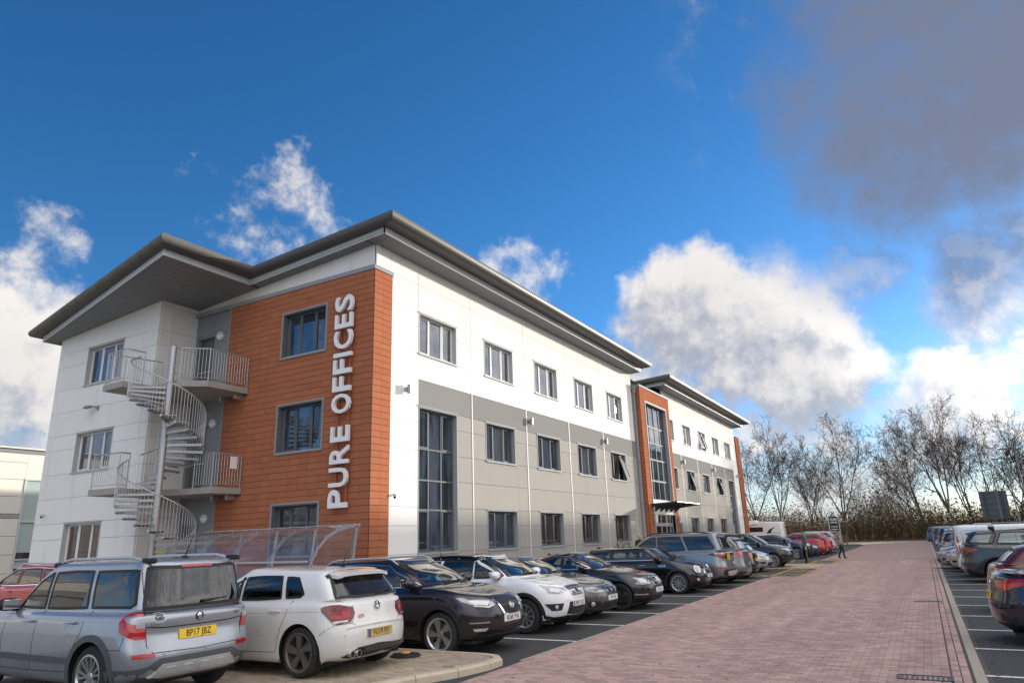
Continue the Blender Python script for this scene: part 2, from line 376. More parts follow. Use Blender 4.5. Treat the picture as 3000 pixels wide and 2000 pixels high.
def lay(parent, cells, zt, lx, ly, m, sub, name='brick'):
    """300 bricks that show largest as objects, the rest joined"""
    cells.sort(key=lambda c: c[2]); me = brick_mesh(name, lx, ly, .008, m)
    half = {}
    rest = MB(); nb = 0
    for x, y, dist, sy, rot in cells:
        dz = random.uniform(-.0015, .0025)
        if nb < 300 and sy > .9:
            o = link(name, me, parent, (x, y, zt+dz)); nb += 1
            if rot: o.rotation_euler = (0, 0, PI/2)
        else:
            a, b_ = (lx/2, ly/2*sy) if not rot else (ly/2*sy, lx/2); c = .006
            rest.add([(x-a,y-b_,zt+dz-.007),(x+a,y-b_,zt+dz-.007),(x+a,y+b_,zt+dz-.007),(x-a,y+b_,zt+dz-.007),(x-a+c,y-b_+c,zt+dz),(x+a-c,y-b_+c,zt+dz),(x+a-c,y+b_-c,zt+dz),(x-a+c,y+b_-c,zt+dz)],
                     [(4,5,6,7),(0,1,5,4),(1,2,6,5),(2,3,7,6),(3,0,4,7)])
    rest.build(sub, m, parent, kind='stuff', fix=False)
cells = []
ix = 0; x = 6.0
while x < PX1:
    off = .1 if ix % 2 else 0.0; y = .02
    ys = []
    if off: ys.append((y+.05, .5))
    yy = y+off+.1
    while yy+.1 < 5.68: ys.append((yy, 1.0)); yy += .2
    if 5.68-(yy-.1) > .03: ys.append(((yy-.1+5.68)/2, (5.68-yy+.1)/.2))
    for yc, sy in ys:
        p = (x+.05, yc, 0)
        if in_view(p, 40): cells.append((p[0], yc, camproj(p)[2], sy, False))
    ix += 1; x += .1
# border courses along both edges: bricks turned
for yb in (-.045, -.15, 5.735):
    x = 6.0+(.1 if yb < -.1 else 0)
    while x < PX1:
        if in_view((x, yb, 0), 40): cells.append((x, yb, camproj((x, yb, 0))[2], .98, True))
        x += .2
# (turned bricks: long side along x)
lay(road, cells, .012, .094, .194, BRICK, 'brick_paving')
# flush edging strip between paving and right-hand bays
for i in range(44):
    x0 = 4+i*.915
    MB().cbox((x0, -.36, -.03), (x0+.905, -.235, .016), .006).build('edging_stone', EDGS, road)
MB().cbox((44.3, -.36, -.03), (104, -.235, .016), .006).build('edging_strip', EDGS, road)
for i in range(22):
    x0 = 10.2+i*.915; MB().cbox((x0, 5.80, -.03), (x0+.905, 5.86, .018), .006).build('edging_stone', EDGS, road)
# bay lines, left and right
def line(x, y0, y1, w=.09, m=LINE, z=.0045, par=None):
    MB().add([(x-w/2,y0,z),(x+w/2,y0,z),(x+w/2,y1,z),(x-w/2,y1,z)], [(0,1,2,3)]).build('bay_line', m, par or carpark)
for i in range(9): line(12.40+2.39*i, 5.88, 10.6)
for i in range(14): line(48.9+2.4*i, 5.82, 10.6)
for i in range(37): line(8.9+2.29*i, -5.2, -.37)
def seg(p, q, w=.085, m=YELLOW, z=.0165):
    p, q = Vector(p).to_3d(), Vector(q).to_3d(); n = (q-p).cross(Vector((0, 0, 1))).normalized()*w/2
    MB().add([(p.x-n.x,p.y-n.y,z),(p.x+n.x,p.y+n.y,z),(q.x+n.x,q.y+n.y,z),(q.x-n.x,q.y-n.y,z)], [(0,1,2,3)]).build('yellow_line', m, carpark)
# hatched aisle and disabled bays
for xa, xb in ((31.4, 37.6), (42.6, 47.0)):
    MB().add([(xa,4.6,.014),(xb,4.6,.014),(xb,5.9,.014),(xa,5.9,.014)], [(0,1,2,3)]).build('asphalt_strip', ASPH, road)
    for xx in (xa+.05, xa+1.25, xb-.1): seg((xx, 4.62), (xx, 10.4))
    seg((xa, 5.9), (xb, 5.9)); seg((xa, 4.7), (xb, 4.7))
    for k in range(5): seg((xa+.05, 5.9+k*.9), (xa+1.25, 6.6+k*.9))
    for k in range(4): seg((xa+1.3+k*1.1, 4.65), (xa+2.0+k*1.1, 5.85))
MB().cbox((38.0, 5.0, -.05), (42.2, 10.9, .035), .01).build('crossing_slab', FLAG, carpark)
# raised pavement under the two nearest cars
PT = .11
kpath = [(-6, 7.3), (3.0, 7.05), (5.6, 6.78), (7.0, 6.55), (8.1, 6.27), (8.75, 6.02), (9.4, 5.90), (9.8, 5.92), (10.02, 6.1), (10.1, 6.4), (10.1, 13.2)]
inner = [(-6, 7.44), (3.0, 7.19), (5.65, 6.92), (7.05, 6.68), (8.16, 6.40), (8.8, 6.15), (9.4, 6.03), (9.72, 6.04), (9.88, 6.16), (9.96, 6.42), (9.96, 13.2)]
pv = MB().prism(inner+[(-6, 13.2)], -.02, PT-.012).build('pavement', JOINT, kind='structure', label='raised brown block pavement under the silver and white cars')
def kerb_stone(pa, pb, ia, ib, par):
    b = MB(); z = PT+.004
    o = [Vector((*p, 0)) for p in (pa, pb, ib, ia)]
    b.add([(p.x, p.y, -.02) for p in o]+[(p.x, p.y, z-.03) for p in o[:2]]+[(o[2].x, o[2].y, z), (o[3].x, o[3].y, z)]+[(o[0]*.8+o[3]*.2)[:2]+(z,) if 0 else tuple((o[0]*.8+o[3]*.2).to_2d())+(z,), tuple((o[1]*.8+o[2]*.2).to_2d())+(z,)],
          [(0,1,5,4),(4,5,9,8),(8,9,6,7),(1,2,6,9,5),(3,0,4,8,7),(2,3,7,6)])
    b.build('kerb_stone', KERB, par)
for i in range(len(kpath)-1):
    a, b_ = Vector(kpath[i]), Vector(kpath[i+1]); c, d = Vector(inner[i]), Vector(inner[i+1])
    n = max(1, round((b_-a).length/.915))
    for k in range(n):
        e = .006/max((b_-a).length, .01); t0, t1 = k/n+e, (k+1)/n-e
        kerb_stone(a.lerp(b_, t0), a.lerp(b_, t1), c.lerp(d, t0), c.lerp(d, t1), pv)
def inside(p, poly):
    r = False
    for i in range(len(poly)):
        (x1, y1), (x2, y2) = poly[i], poly[i-1]
        if (y1 > p[1]) != (y2 > p[1]) and p[0] < (x2-x1)*(p[1]-y1)/(y2-y1)+x1: r = not r
    return r
ppoly = [(x-.02 if x > 9.5 else x, y+.03) for x, y in inner]+[(-6, 13.2)]
cells = []
for ix in range(72):
    x = 2.8+ix*.1
    for iy in range(36):
        y = 6.0+iy*.2+(.1 if ix % 2 else 0)
        if all(inside(q, ppoly) for q in ((x-.045, y-.095), (x+.045, y-.095), (x+.045, y+.095), (x-.045, y+.095))) and in_view((x, y, PT), 30): cells.append((x, y, camproj((x, y, PT))[2], 1.0, False)); continue
        for q in range(4):
            yq = y-.075+q*.05
            if inside((x, yq), ppoly) and in_view((x, yq, PT), 30): cells.append((x, yq, camproj((x, yq, PT))[2], .25, False))
lay(pv, cells, PT, .094, .194, PAVE, 'brick_paving')
# footpath beside the building and its kerb
fp = MB().box((10.1, 10.95, -.02), (86, 14.3, PT)).box((-6, 14.3, -.02), (16.5, 34, PT)).box((-6, 13.2, -.02), (10.1, 14.3, PT)).build('footpath', CONC, kind='structure', label='concrete footpath along the foot of the office building')
for i in range(60): MB().cbox((10.1+i*.915, 10.8, -.02), (10.1+i*.915+.905, 10.948, PT+.004), .012).build('kerb_stone', KERB, fp)
# far verge, island
MB().prism([(104.5,-30),(400,-30),(400,60),(104.5,60),(104.5,14),(110,9.5),(112,4),(108,-1)], -.02, .09).build('grass_verge', GRASS, kind='structure', label='strip of rough grass at the far end of the car park')
MB().prism([(83,7.4),(85.5,6.2),(87.8,7.3),(88.5,12),(83,12)], -.02, .12).build('planted_island', GRASS, kind='structure', label='low planted island at the far end of the left bays')
# slot drains, metal grate
STEEL = mat('galvanised_steel', (.47, .48, .48), .42, metal=.65, var=(7, .18))
DKST = mat('dark_steel', (.055, .058, .062), .45, metal=.5)
def drain(x, y, lx, ly, label):
    e = empty('drain_grate', (x, y, .012), label=label, cat='drain', group='drains in the paved aisle')
    MB().box((-lx/2,-ly/2,-.02),(lx/2,ly/2,-.006)).build('pit', MATS['black'], e)
    f = MB()
    for a, b_ in (((-lx/2,-ly/2),(lx/2,-ly/2+.03)),((-lx/2,ly/2-.03),(lx/2,ly/2)),((-lx/2,-ly/2+.03),(-lx/2+.03,ly/2-.03)),((lx/2-.03,-ly/2+.03),(lx/2,ly/2-.03))): f.box((*a,-.008),(*b_,.009))
    f.build('frame', DKST, e)
    n = int(ly/.055)
    for i in range(1, n): MB().box((-lx/2+.03,-ly/2+i*ly/n-.012,-.006),(lx/2-.03,-ly/2+i*ly/n+.012,.006)).build('bar', DKST, e)
drain(10.73, .30, .32, .62, 'dark slotted drain grate in the paving near the bottom right corner')
drain(21.1, .22, .28, .60, 'dark drain grate in the paving beside the dark saloon on the right')
# rubber bollard base left on the pavement
e = empty('rubber_bollard', (9.42, 7.50, PT), label='black rubber bollard base with a yellow cap on the raised pavement', cat='bollard base')
RUB = mat('black_rubber', (.015, .015, .016), .6, bump=(60, .3, .003))
MB().lathe([(0,.0),(.24,0),(.245,.012),(.20,.035),(.12,.05),(.10,.052),(0,.052)], 28).build('foot', RUB, e, smooth=True)
MB().lathe([(.0,.075),(.05,.072),(.075,.06),(.08,.05)], 20).build('cap', mat('orange_plastic', (.75, .36, .03), .45), e, smooth=True)
for k in range(4):
    a = k*PI/2+.5; MB().cbox((-.035,-.02,.03),(.035,.02,.052),.006).xf(Matrix.Translation((.17*math.cos(a),.17*math.sin(a),0))@Matrix.Rotation(a,4,'Z')).build('lug', RUB, e)

# fallen leaves and grit along the kerbs
LIT = mat('fallen_leaf', (.20, .12, .05), .9, isl=.5); lit = MB(); rl_ = random.Random(3)
for i in range(900):
    k = rl_.random()
    if k < .4: x, y, z = rl_.uniform(7, 45), -.42-abs(rl_.gauss(0, .25)), .006
    elif k < .7: x, y, z = rl_.uniform(10.3, 40), 5.95+abs(rl_.gauss(0, .5)), .006
    else: x, y, z = rl_.uniform(7, 40), rl_.uniform(-.2, 5.7), .018
    a = rl_.uniform(0, 6.28); s_ = rl_.uniform(.012, .035); c_, n_ = math.cos(a)*s_, math.sin(a)*s_
    lit.add([(x-c_, y-n_, z), (x+n_*.6, y-c_*.6, z+.006), (x+c_, y+n_, z+.002), (x-n_*.6, y+c_*.6, z+.008)], [(0, 1, 2, 3)])
lit.build('leaf_litter', LIT, kind='stuff', label='scattered fallen leaves on the paving and bays', fix=False)
# ================================================================ office building
WHITE = mat('white_panel', (.80, .79, .76), .8, spec=.0, isl=.025, var=(.7, .04), rib=(34, .16), streak=(2.6, .30, (.55, .53, .48)))
GREYP = mat('grey_panel', (.345, .332, .31), .8, spec=.0, isl=.025, var=(.7, .04), rib=(34, .16), streak=(2.6, .28, (.25, .24, .22)))
GREYT = mat('mid_grey_panel', (.245, .242, .237), .8, spec=.0, isl=.02, var=(.7, .04), streak=(2.6, .12, (.27, .26, .25)))
DGREYP = mat('dark_grey_panel', (.24, .25, .26), .45, var=(1.2, .05))
STRIP = mat('joint_strip', (.60, .59, .57), .6, spec=.15)
TERRA = mat('terracotta', (.385, .145, .078), .85, spec=.0, isl=.06, var=(30, .10), bump=(90, .3, .002))
TGAP = mat('tile_joint', (.075, .032, .02), .9)
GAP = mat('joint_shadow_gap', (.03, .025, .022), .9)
WFR = mat('white_frame', (.78, .78, .77), .6, spec=.1)
GFR = mat('grey_frame', (.125, .135, .15), .65, spec=.08)
REV = mat('reveal_metal', (.30, .32, .34), .7, spec=.08)
SOFF = mat('soffit_board', (.225, .232, .236), .6, spec=.2, var=(1.5, .07))
FASC = mat('fascia_metal', (.56, .60, .61), .5, spec=.3)
BULL = mat('roof_edge_metal', (.105, .102, .098), .5, spec=.25, var=(.8, .12))
MOSS = mat('mossy_roof_edge', (.14, .138, .135), .6, spec=.2, dirt=((.11, .10, .02), 2.2, .38, 1.4, 10.0, 12.5))
COPE = mat('coping_metal', (.30, .315, .33), .7, spec=.08)
OGL = dark_glass('office_glass', (.020, .026, .036))
BLGL = dark_glass('office_glass_blind', (.022, .028, .038), blind=(.085, .095, .11))
ROOMGL = dark_glass('office_glass_warm', (.030, .016, .010), base=.02)
DOORM = mat('door_grey', (.12, .125, .135), .4)
BLIND = mat('blind_fabric', (.35, .38, .42), .8)
XG, XW, YF, XWG, YS = 15.84, 15.99, 14.15, 14.45, 23.07
def soff(y): return 11.36-.066*(y-14.15)
bld = empty('office_building', (0, 0, 0), label='three storey office building with terracotta corner, white upper and grey lower panels', cat='building')
class Plane:
    def __init__(s, o, u, n): s.o, s.u, s.n = Vector(o), Vector(u), Vector(n)
    def __call__(s, a, z, d): return s.o+s.u*a+s.n*d+Vector((0, 0, z))
FRONT = Plane((0, YF, 0), (1, 0, 0), (0, -1, 0))      # a = x
GABLE = Plane((XG, 0, 0), (0, 1, 0), (-1, 0, 0))      # a = y
GABW = Plane((XW, 0, 0), (0, 1, 0), (-1, 0, 0))
WINGX = Plane((XWG, 0, 0), (0, 1, 0), (-1, 0, 0))
WINGF = Plane((0, YS, 0), (1, 0, 0), (0, -1, 0))
TOWF = Plane((0, 13.71, 0), (1, 0, 0), (0, -1, 0))
TOWL = Plane((39.61, 0, 0), (0, 1, 0), (-1, 0, 0))
def pbox(mb, P, a0, a1, z0, z1, d0, d1, mi=0, ztop=None):
    """box on a wall plane; ztop(a) gives a sloping top"""
    zt = (lambda a: z1) if ztop is None else ztop
    vs = [P(a0,z0,d0),P(a1,z0,d0),P(a1,z0,d1),P(a0,z0,d1),P(a0,zt(a0),d0),P(a1,zt(a1),d0),P(a1,zt(a1),d1),P(a0,zt(a0),d1)]
    return mb.add(vs, [(0,3,2,1),(4,5,6,7),(0,1,5,4),(1,2,6,5),(2,3,7,6),(3,0,4,7)], mi)
def cut(a0, a1, z0, z1, holes):
    out = []; spans = [(a0, a1)]
    for h0, h1, b0, b1 in holes:
        if b0 < z1-.02 and b1 > z0+.02:
            ns = []
            for s0, s1 in spans:
                if h1 <= s0 or h0 >= s1: ns.append((s0, s1)); continue
                if h0-s0 > .03: ns.append((s0, h0))
                if s1-h1 > .03: ns.append((h1, s1))
            spans = ns
    return spans
def clad(P, cols, rows, holes, colour, part, gap=.011, th=.045, top=None, pname='panel'):
    """backing wall (one part) and separate panels on it"""
    back = MB()
    zs = sorted(set(rows)|{h for q in holes for h in q[2:]})
    for i in range(len(zs)-1):
        for s0, s1 in cut(cols[0], cols[-1], zs[i], zs[i+1], holes):
            last = i == len(zs)-2
            pbox(back, P, s0, s1, zs[i], zs[i+1], -.25, -.004, ztop=(top if last else None))
    w = back.build(part, GAP, bld)
    for c0, c1 in zip(cols, cols[1:]):
        for i, (r0, r1) in enumerate(zip(rows, rows[1:])):
            for s0, s1 in cut(c0, c1, r0, r1, holes):
                last = i == len(rows)-2
                g0 = gap/2; b = MB(); t = (lambda a: top(a)-.004) if (last and top) else None
                pbox(b, P, s0+g0, s1-g0, r0+g0, r1-g0, 0, th, ztop=t)
                b.build(pname, colour((s0+s1)/2, (r0+r1)/2), w)
    return w
def cover_strip(P, a, z0, z1, w=.07, d=.062, m=None, ztop=None, par=None):
    pbox(MB(), P, a-w/2, a+w/2, z0, z1, .02, d, ztop=ztop).build('joint_strip', m or STRIP, par or bld)
def window(P, a0, a1, z0, z1, fm, gm, cols=3, rows=None, out=.045, rec=.13, opened=(), lab=None, flip=False, rv=None, sashes=None, sill=True, fw=.055):
    """reveal + frame + sashes + panes, each pane its own piece"""
    rows = rows or [z0+.0, z1]
    b = MB(); t = .045
    pbox(b, P, a0, a0+t, z0, z1, -rec-.06, out+.012); pbox(b, P, a1-t, a1, z0, z1, -rec-.06, out+.012)
    pbox(b, P, a0, a1, z1-t, z1, -rec-.06, out+.016)
    w = b.build('window', rv or REV, bld)
    if sill: pbox(MB(), P, a0-.02, a1+.02, z0-.045, z0+.02, -rec, out+.045).build('sill', rv or REV, w)
    if sill: pbox(MB(), P, a0-.06, a1+.04, z1-.005, z1+.03, 0, out+.03).build('drip', rv or REV, w)
    A0, A1, Z0, Z1 = a0+t, a1-t, z0+.02, z1-t
    fr = MB(); f = fw
    pbox(fr, P, A0, A1, Z0, Z0+f, -rec-.05, -rec+.02); pbox(fr, P, A0, A1, Z1-f, Z1, -rec-.05, -rec+.02)
    for k in range(cols+1):
        x = A0+(A1-A0)*k/cols; h = f/2 if 0 < k < cols else f
        x0, x1 = (x, x+f) if k == 0 else ((x-f, x) if k == cols else (x-f/2, x+f/2))
        pbox(fr, P, x0, x1, Z0+f, Z1-f, -rec-.05, -rec+.021)
    inner = [r for r in rows if z0+.1 < r < z1-.1]
    for r in inner: pbox(fr, P, A0+f, A1-f, r-f/2, r+f/2, -rec-.05, -rec+.023)
    fr.build('frame', fm, w)
    zr = [Z0+f]+[r for r in inner]+[Z1-f]
    for i in range(len(zr)-1):
        lo = zr[i]+(f/2 if i else 0); hi = zr[i+1]-(f/2 if i < len(zr)-2 else 0)
        for k in range(cols):
            x0 = A0+(A1-A0)*k/cols+(f if k == 0 else f/2); x1 = A0+(A1-A0)*(k+1)/cols-(f if k == cols-1 else f/2)
            sa = (k != cols//2 or cols == 4) if sashes is None else ((i, k) in sashes)
            g = gm(i, k) if callable(gm) else gm
            if (i, k) in opened:      # top-hung light pushed out
                ang = math.radians(17); hi_d = -rec+.01
                def Q(a, z, d, _h=hi, _a=ang, _d=hi_d):
                    dz = _h-z; return P(a, _h-dz*math.cos(_a)-d*math.sin(_a)*0, _d+dz*math.sin(_a)+d)
                s = MB(); e = .05
                for q in ((x0,x1,lo,lo+e),(x0,x1,hi-e,hi),(x0,x0+e,lo+e,hi-e),(x1-e,x1,lo+e,hi-e)): pbox(s, Q, *q, 0, .05)
                s.build('open_sash', fm, w); pbox(MB(), Q, x0+e, x1-e, lo+e, hi-e, .018, .03).build('pane', g, w)
                pbox(MB(), P, x0, x1, lo, hi, -rec-.4, -rec-.39).build('room', GAP, w)  # dark sheet standing in for the shade inside the room
                continue
            if sa:
                s = MB(); e = .045
                for q in ((x0,x1,lo,lo+e),(x0,x1,hi-e,hi),(x0,x0+e,lo+e,hi-e),(x1-e,x1,lo+e,hi-e)): pbox(s, P, *q, -rec-.03, -rec+.036)
                s.build('sash', fm, w)
                pbox(MB(), P, x0+.06, x1-.06, hi-e*.8, hi-e*.35, -rec+.036, -rec+.044).build('vent', GAP, w)
                x0 += e; x1 -= e; l2, h2 = lo+e, hi-e
            else: l2, h2 = lo, hi
            pbox(MB(), P, x0, x1, l2, h2, -rec-.02, -rec-.005+random.uniform(-.002, .002)).build('pane', g, w)
    return w
ROWS = [.12, 1.50, 2.36, 2.94, 3.86, 4.77, 5.71, 6.27, 7.20, 8.12, 9.08, 9.60, 10.62]
TOPF = soff(YF)
# --- long facade, near block
WX = [18.27+4.235*i for i in range(5)]; WW = 2.30
H = []
SZ = (1.55, 6.24)                                    # tall stair window
H.append((WX[0], WX[0]+WW, SZ[0], SZ[1])); H.append((WX[0], WX[0]+WW, 8.12, 9.60))
for x in WX[1:]: H += [(x, x+WW, 1.50, 2.94), (x, x+WW, 4.77, 6.27), (x, x+WW, 8.12, 9.60)]
H[0] = (WX[0], WX[0]+WW, 1.50, 6.27)
cols = [16.74, 18.27, 21.56, 25.82, 30.08, 34.35, 38.6, 39.30]
def fcol(a, z): return (GREYT if z > 6.2 else GREYP) if (18.27 < a < 64.6 and z < 7.20) else WHITE
fw_ = clad(FRONT, cols, ROWS+[TOPF], H, fcol, 'facade_wall')
for c in cols[1:-1]:
    z0 = 6.27 if c == 18.27 else .12
    cover_strip(FRONT, c, z0 if c > 18.3 else 9.6, 7.2, .06, par=fw_) if c > 18.3 else None
    cover_strip(FRONT, c, 9.6 if c == 18.27 else 7.2, TOPF-.01, .035, .052, WHITE, par=fw_)
def gl_main(i, k): return random.choice((OGL, OGL, BLGL, ROOMGL))
def gl_up(i, k): return random.choice((OGL, OGL, BLGL))
window(FRONT, WX[0], WX[0]+WW, 1.50, 6.27, GFR, OGL, 3, [2.87, 3.84, 4.88], rec=.14, sashes={(0,0),(0,2),(3,0),(3,2)})
for i, x in enumerate(WX):
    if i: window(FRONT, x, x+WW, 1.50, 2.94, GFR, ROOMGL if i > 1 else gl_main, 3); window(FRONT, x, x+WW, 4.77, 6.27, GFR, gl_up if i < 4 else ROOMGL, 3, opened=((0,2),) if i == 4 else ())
    window(FRONT, x, x+WW, 8.12, 9.60, WFR, gl_up if i < 4 else gl_main, 3, rv=mat('reveal_light', (.45, .46, .46), .7, spec=.08) if i == 0 else MATS['reveal_light'])
# --- far block
WX2 = [45.25+4.21*i for i in range(5)]
H = []
for i, x in enumerate(WX2):
    H.append((x, x+2.1, 8.06, 9.52))
    if i < 4: H += [(x, x+2.1, 1.50, 2.94), (x, x+2.1, 4.77, 6.20)]
    else: H.append((x, x+2.1, 1.50, 6.20))
ROWS2 = [.12, 1.50, 2.36, 2.94, 3.86, 4.77, 5.71, 6.20, 7.20, 8.06, 9.08, 9.52, 10.62]
cols2 = [45.2, 48.45, 52.66, 56.87, 61.08, 64.6, 66.45]
fw2 = clad(FRONT, cols2, ROWS2+[TOPF], H, fcol, 'facade_wall')
for c in cols2[1:-1]:
    cover_strip(FRONT, c, .12, 7.2, .06, par=fw2); cover_strip(FRONT, c, 7.2, TOPF-.01, .035, .052, WHITE, par=fw2)
for i, x in enumerate(WX2):
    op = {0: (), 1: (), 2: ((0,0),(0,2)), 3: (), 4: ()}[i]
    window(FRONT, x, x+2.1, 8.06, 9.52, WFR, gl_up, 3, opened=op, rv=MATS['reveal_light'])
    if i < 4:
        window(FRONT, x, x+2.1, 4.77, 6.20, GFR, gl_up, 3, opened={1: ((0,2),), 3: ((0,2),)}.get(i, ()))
        window(FRONT, x, x+2.1, 1.50, 2.94, GFR, ROOMGL, 3)
    else: window(FRONT, x, x+2.1, 1.50, 6.20, GFR, OGL, 3, [2.87, 3.84, 4.88], sashes={(0,0),(0,2),(3,0),(3,2)})
# --- wing with the stair door recess
H = [(25.12, 27.52, 8.12, 9.66), (25.12, 27.52, 4.77, 6.27), (25.12, 27.52, .9, 2.94)]
RW = [.12, .9, 1.50, 2.36, 2.94, 3.86, 4.77, 5.71, 6.27, 7.20, 8.12, 9.08, 9.66, 10.2]
ww = clad(WINGX, [YS, 23.55, 29.25, 29.62], RW, H, lambda a, z: WHITE, 'wing_wall', top=lambda a: soff(a))
for y in (23.55, 29.25): cover_strip(WINGX, y, .12, 10.2, .09, .055, WHITE, par=ww)
window(WINGX, 25.12, 27.52, 8.12, 9.66, WFR, OGL, 3, rv=MATS['reveal_light']); window(WINGX, 25.12, 27.52, 4.77, 6.27, WFR, OGL, 3, rv=MATS['reveal_light']); window(WINGX, 25.12, 27.52, .9, 2.94, WFR, ROOMGL, 3, rv=MATS['reveal_light'])
wf = clad(WINGF, [XWG, 14.86, XW], [.12, 1.50, 2.36, 2.94, 3.86, 4.77, 5.71, 6.27, 7.20, 8.12, 9.08, 9.66, 10.58, 10.77], [], lambda a, z: WHITE, 'wing_wall')
cover_strip(WINGF, 14.86, .12, 10.7, .09, .055, WHITE, par=wf)
# recess behind the stair: dark grey wall with three doors
H = [(21.87, 22.98, 7.22, 9.62), (21.87, 22.98, 3.79, 6.19), (21.87, 22.98, .12, 2.75)]
rw = clad(GABW, [20.97, 22.0, 23.03], [.12, 2.75, 3.79, 6.19, 7.22, 9.62, 10.43], H, lambda a, z: DGREYP, 'recess_wall')
for z0, z1 in ((7.22, 9.62), (3.79, 6.19), (.12, 2.75)):
    b = MB(); pbox(b, GABW, 21.87, 22.98, z0, z1, -.2, -.14); d = b.build('door', DOORM, bld)
    f = MB(); pbox(f, GABW, 21.87, 21.94, z0, z1, -.14, .03); pbox(f, GABW, 22.91, 22.98, z0, z1, -.14, .03); pbox(f, GABW, 21.94, 22.91, z1-.07, z1, -.14, .03); f.build('frame', DGREYP, d)
    for k in range(4): pbox(MB(), GABW, 21.99, 22.86, z0+.12+k*.54, z0+.60+k*.54, -.14, -.122).build('door_panel', DOORM, d)
    pbox(MB(), GABW, 21.99, 22.86, z0+1.0, z0+1.05, -.12, -.07).build('push_bar', STEEL, d)
# white band above the coping on the gable
gb = clad(GABW, [14.16, 15.2, 19.4, YS-.02], [10.5, 10.9], [], lambda a, z: WHITE, 'gable_band', top=lambda a: soff(a))
clad(FRONT, [16.0, 16.74], [10.5, TOPF], [], lambda a, z: WHITE, 'corner_band')
# copings
MB().box((XG-.03, 14.0, 10.43), (XW+.05, YS-.01, 10.575)).build('coping', COPE, bld)
MB().box((XW+.051, 14.0, 10.43), (16.76, YF+.02, 10.575)).build('coping', COPE, bld)
# --- terracotta cladding: every tile a piece
tiles = []
def tile_field(P, a0, a1, z0, z1, n, holes, course=.2025):
    w = (a1-a0)/n; m = round((z1-z0)/course); h = (z1-z0)/m
    for j in range(m):
        zz0, zz1 = z0+j*h, z0+(j+1)*h
        for i in range(n):
            for s0, s1 in cutz(a0+i*w, a0+(i+1)*w, zz0, zz1, holes): tiles.append((P, s0, s1, zz0, zz1))
def cutz(a0, a1, z0, z1, holes):
    r = [(a0, a1)]
    for h0, h1, b0, b1 in holes:
        if (z0+z1)/2 > b0 and (z0+z1)/2 < b1:
            ns = []
            for s0, s1 in r:
                if h1 <= s0 or h0 >= s1: ns.append((s0, s1)); continue
                if h0-s0 > .03: ns.append((s0, h0))
                if s1-h1 > .03: ns.append((h1, s1))
            r = ns
    return r
GH = [(16.07, 18.11, 8.03, 9.61), (16.07, 18.11, 4.79, 6.37), (16.07, 18.11, 1.55, 3.13)]
tile_field(GABLE, 14.03, 20.95, .12, 10.43, 16, GH)
CORF = Plane((0, 14.03, 0), (1, 0, 0), (0, -1, 0))
tile_field(CORF, XG, 16.74, .12, 10.43, 2, [])
TH = [(40.49, 44.55, 3.20, 9.77), (40.49, 44.55, 0, 3.20)]
tile_field(TOWF, 39.61, 45.35, .12, 10.60, 13, TH)
tile_field(TOWL, 13.72, 14.30, .12, 10.60, 1, [])
ENDF = Plane((0, 14.03, 0), (1, 0, 0), (0, -1, 0))
tile_field(ENDF, 66.45, 68.1, .12, 10.43, 4, [])
cores = []
for P, q in ((GABLE, (14.07, 20.95, .12, 10.43, GH)), (CORF, (XG+.27, 16.74, .12, 10.43, [])), (TOWF, (39.66, 45.35, .12, 10.6, TH)), (TOWL, (13.97, 14.30, .12, 10.6, [])), (ENDF, (66.45, 68.1, .12, 10.43, []))):
    zs = sorted({q[2], q[3]}|{min(max(h, q[2]), q[3]) for hh in q[4] for h in hh[2:]}); tc_ = MB()
    for i in range(len(zs)-1):
        for s0, s1 in cut(q[0], q[1], zs[i], zs[i+1], q[4]): pbox(tc_, P, s0, s1, zs[i], zs[i+1], -.26, -.022)
    cores.append((P, tc_.build('cladding_wall', TGAP, bld)))

def tsize(t):
    P, s0, s1, z0, z1 = t; a = camproj(P(s0, z0, 0)); b = camproj(P(s1, z1, 0))
    hid = .3 if z1 < 2.2 else 1
    return -abs(a[0]-b[0])*abs(a[1]-b[1])*hid
tiles.sort(key=tsize); rest = MB()
for i, (P, s0, s1, z0, z1) in enumerate(tiles):
    d = random.uniform(-.0015, .0015)
    if i < 300: pbox(MB(), P, s0+.003, s1-.003, z0+.006, z1-.006, -.02, d).build('tile', TERRA, next(c for p, c in cores if p is P))
    else: pbox(rest, P, s0+.003, s1-.003, z0+.006, z1-.006, -.02, d)
rest.build('tile_cladding', TERRA, cores[0][1], kind='stuff')
# corner trims of the terracotta
MB().box((XG-.006, 14.016, .12), (XG+.012, 14.03, 10.43)).build('corner_trim', GAP, bld)
MB().box((39.604, 13.696, .12), (39.622, 13.709, 10.6)).build('corner_trim', GAP, bld)
pbox(MB(), GABLE, 20.95, 21.01, .12, 10.43, -.15, .01).build('edge_trim', COPE, bld)
for z0, z1 in ((8.03, 9.61), (4.79, 6.37), (1.55, 3.13)):
    w = window(GABLE, 16.07, 18.11, z0, z1, GFR, OGL, 3, rec=.2, out=.02, sill=False, rv=GFR)
    f = MB(); o = .05
    for q in ((16.07-o, 18.11+o, z1, z1+o), (16.07-o, 18.11+o, z0-o, z0), (16.07-o, 16.07, z0, z1), (18.11, 18.11+o, z0, z1)): pbox(f, GABLE, *q, -.05, .045)
    f.build('surround', COPE, w); pbox(MB(), GABLE, 16.07, 18.11, z0, z0+.03, -.2, .03).build('sill', COPE, w)
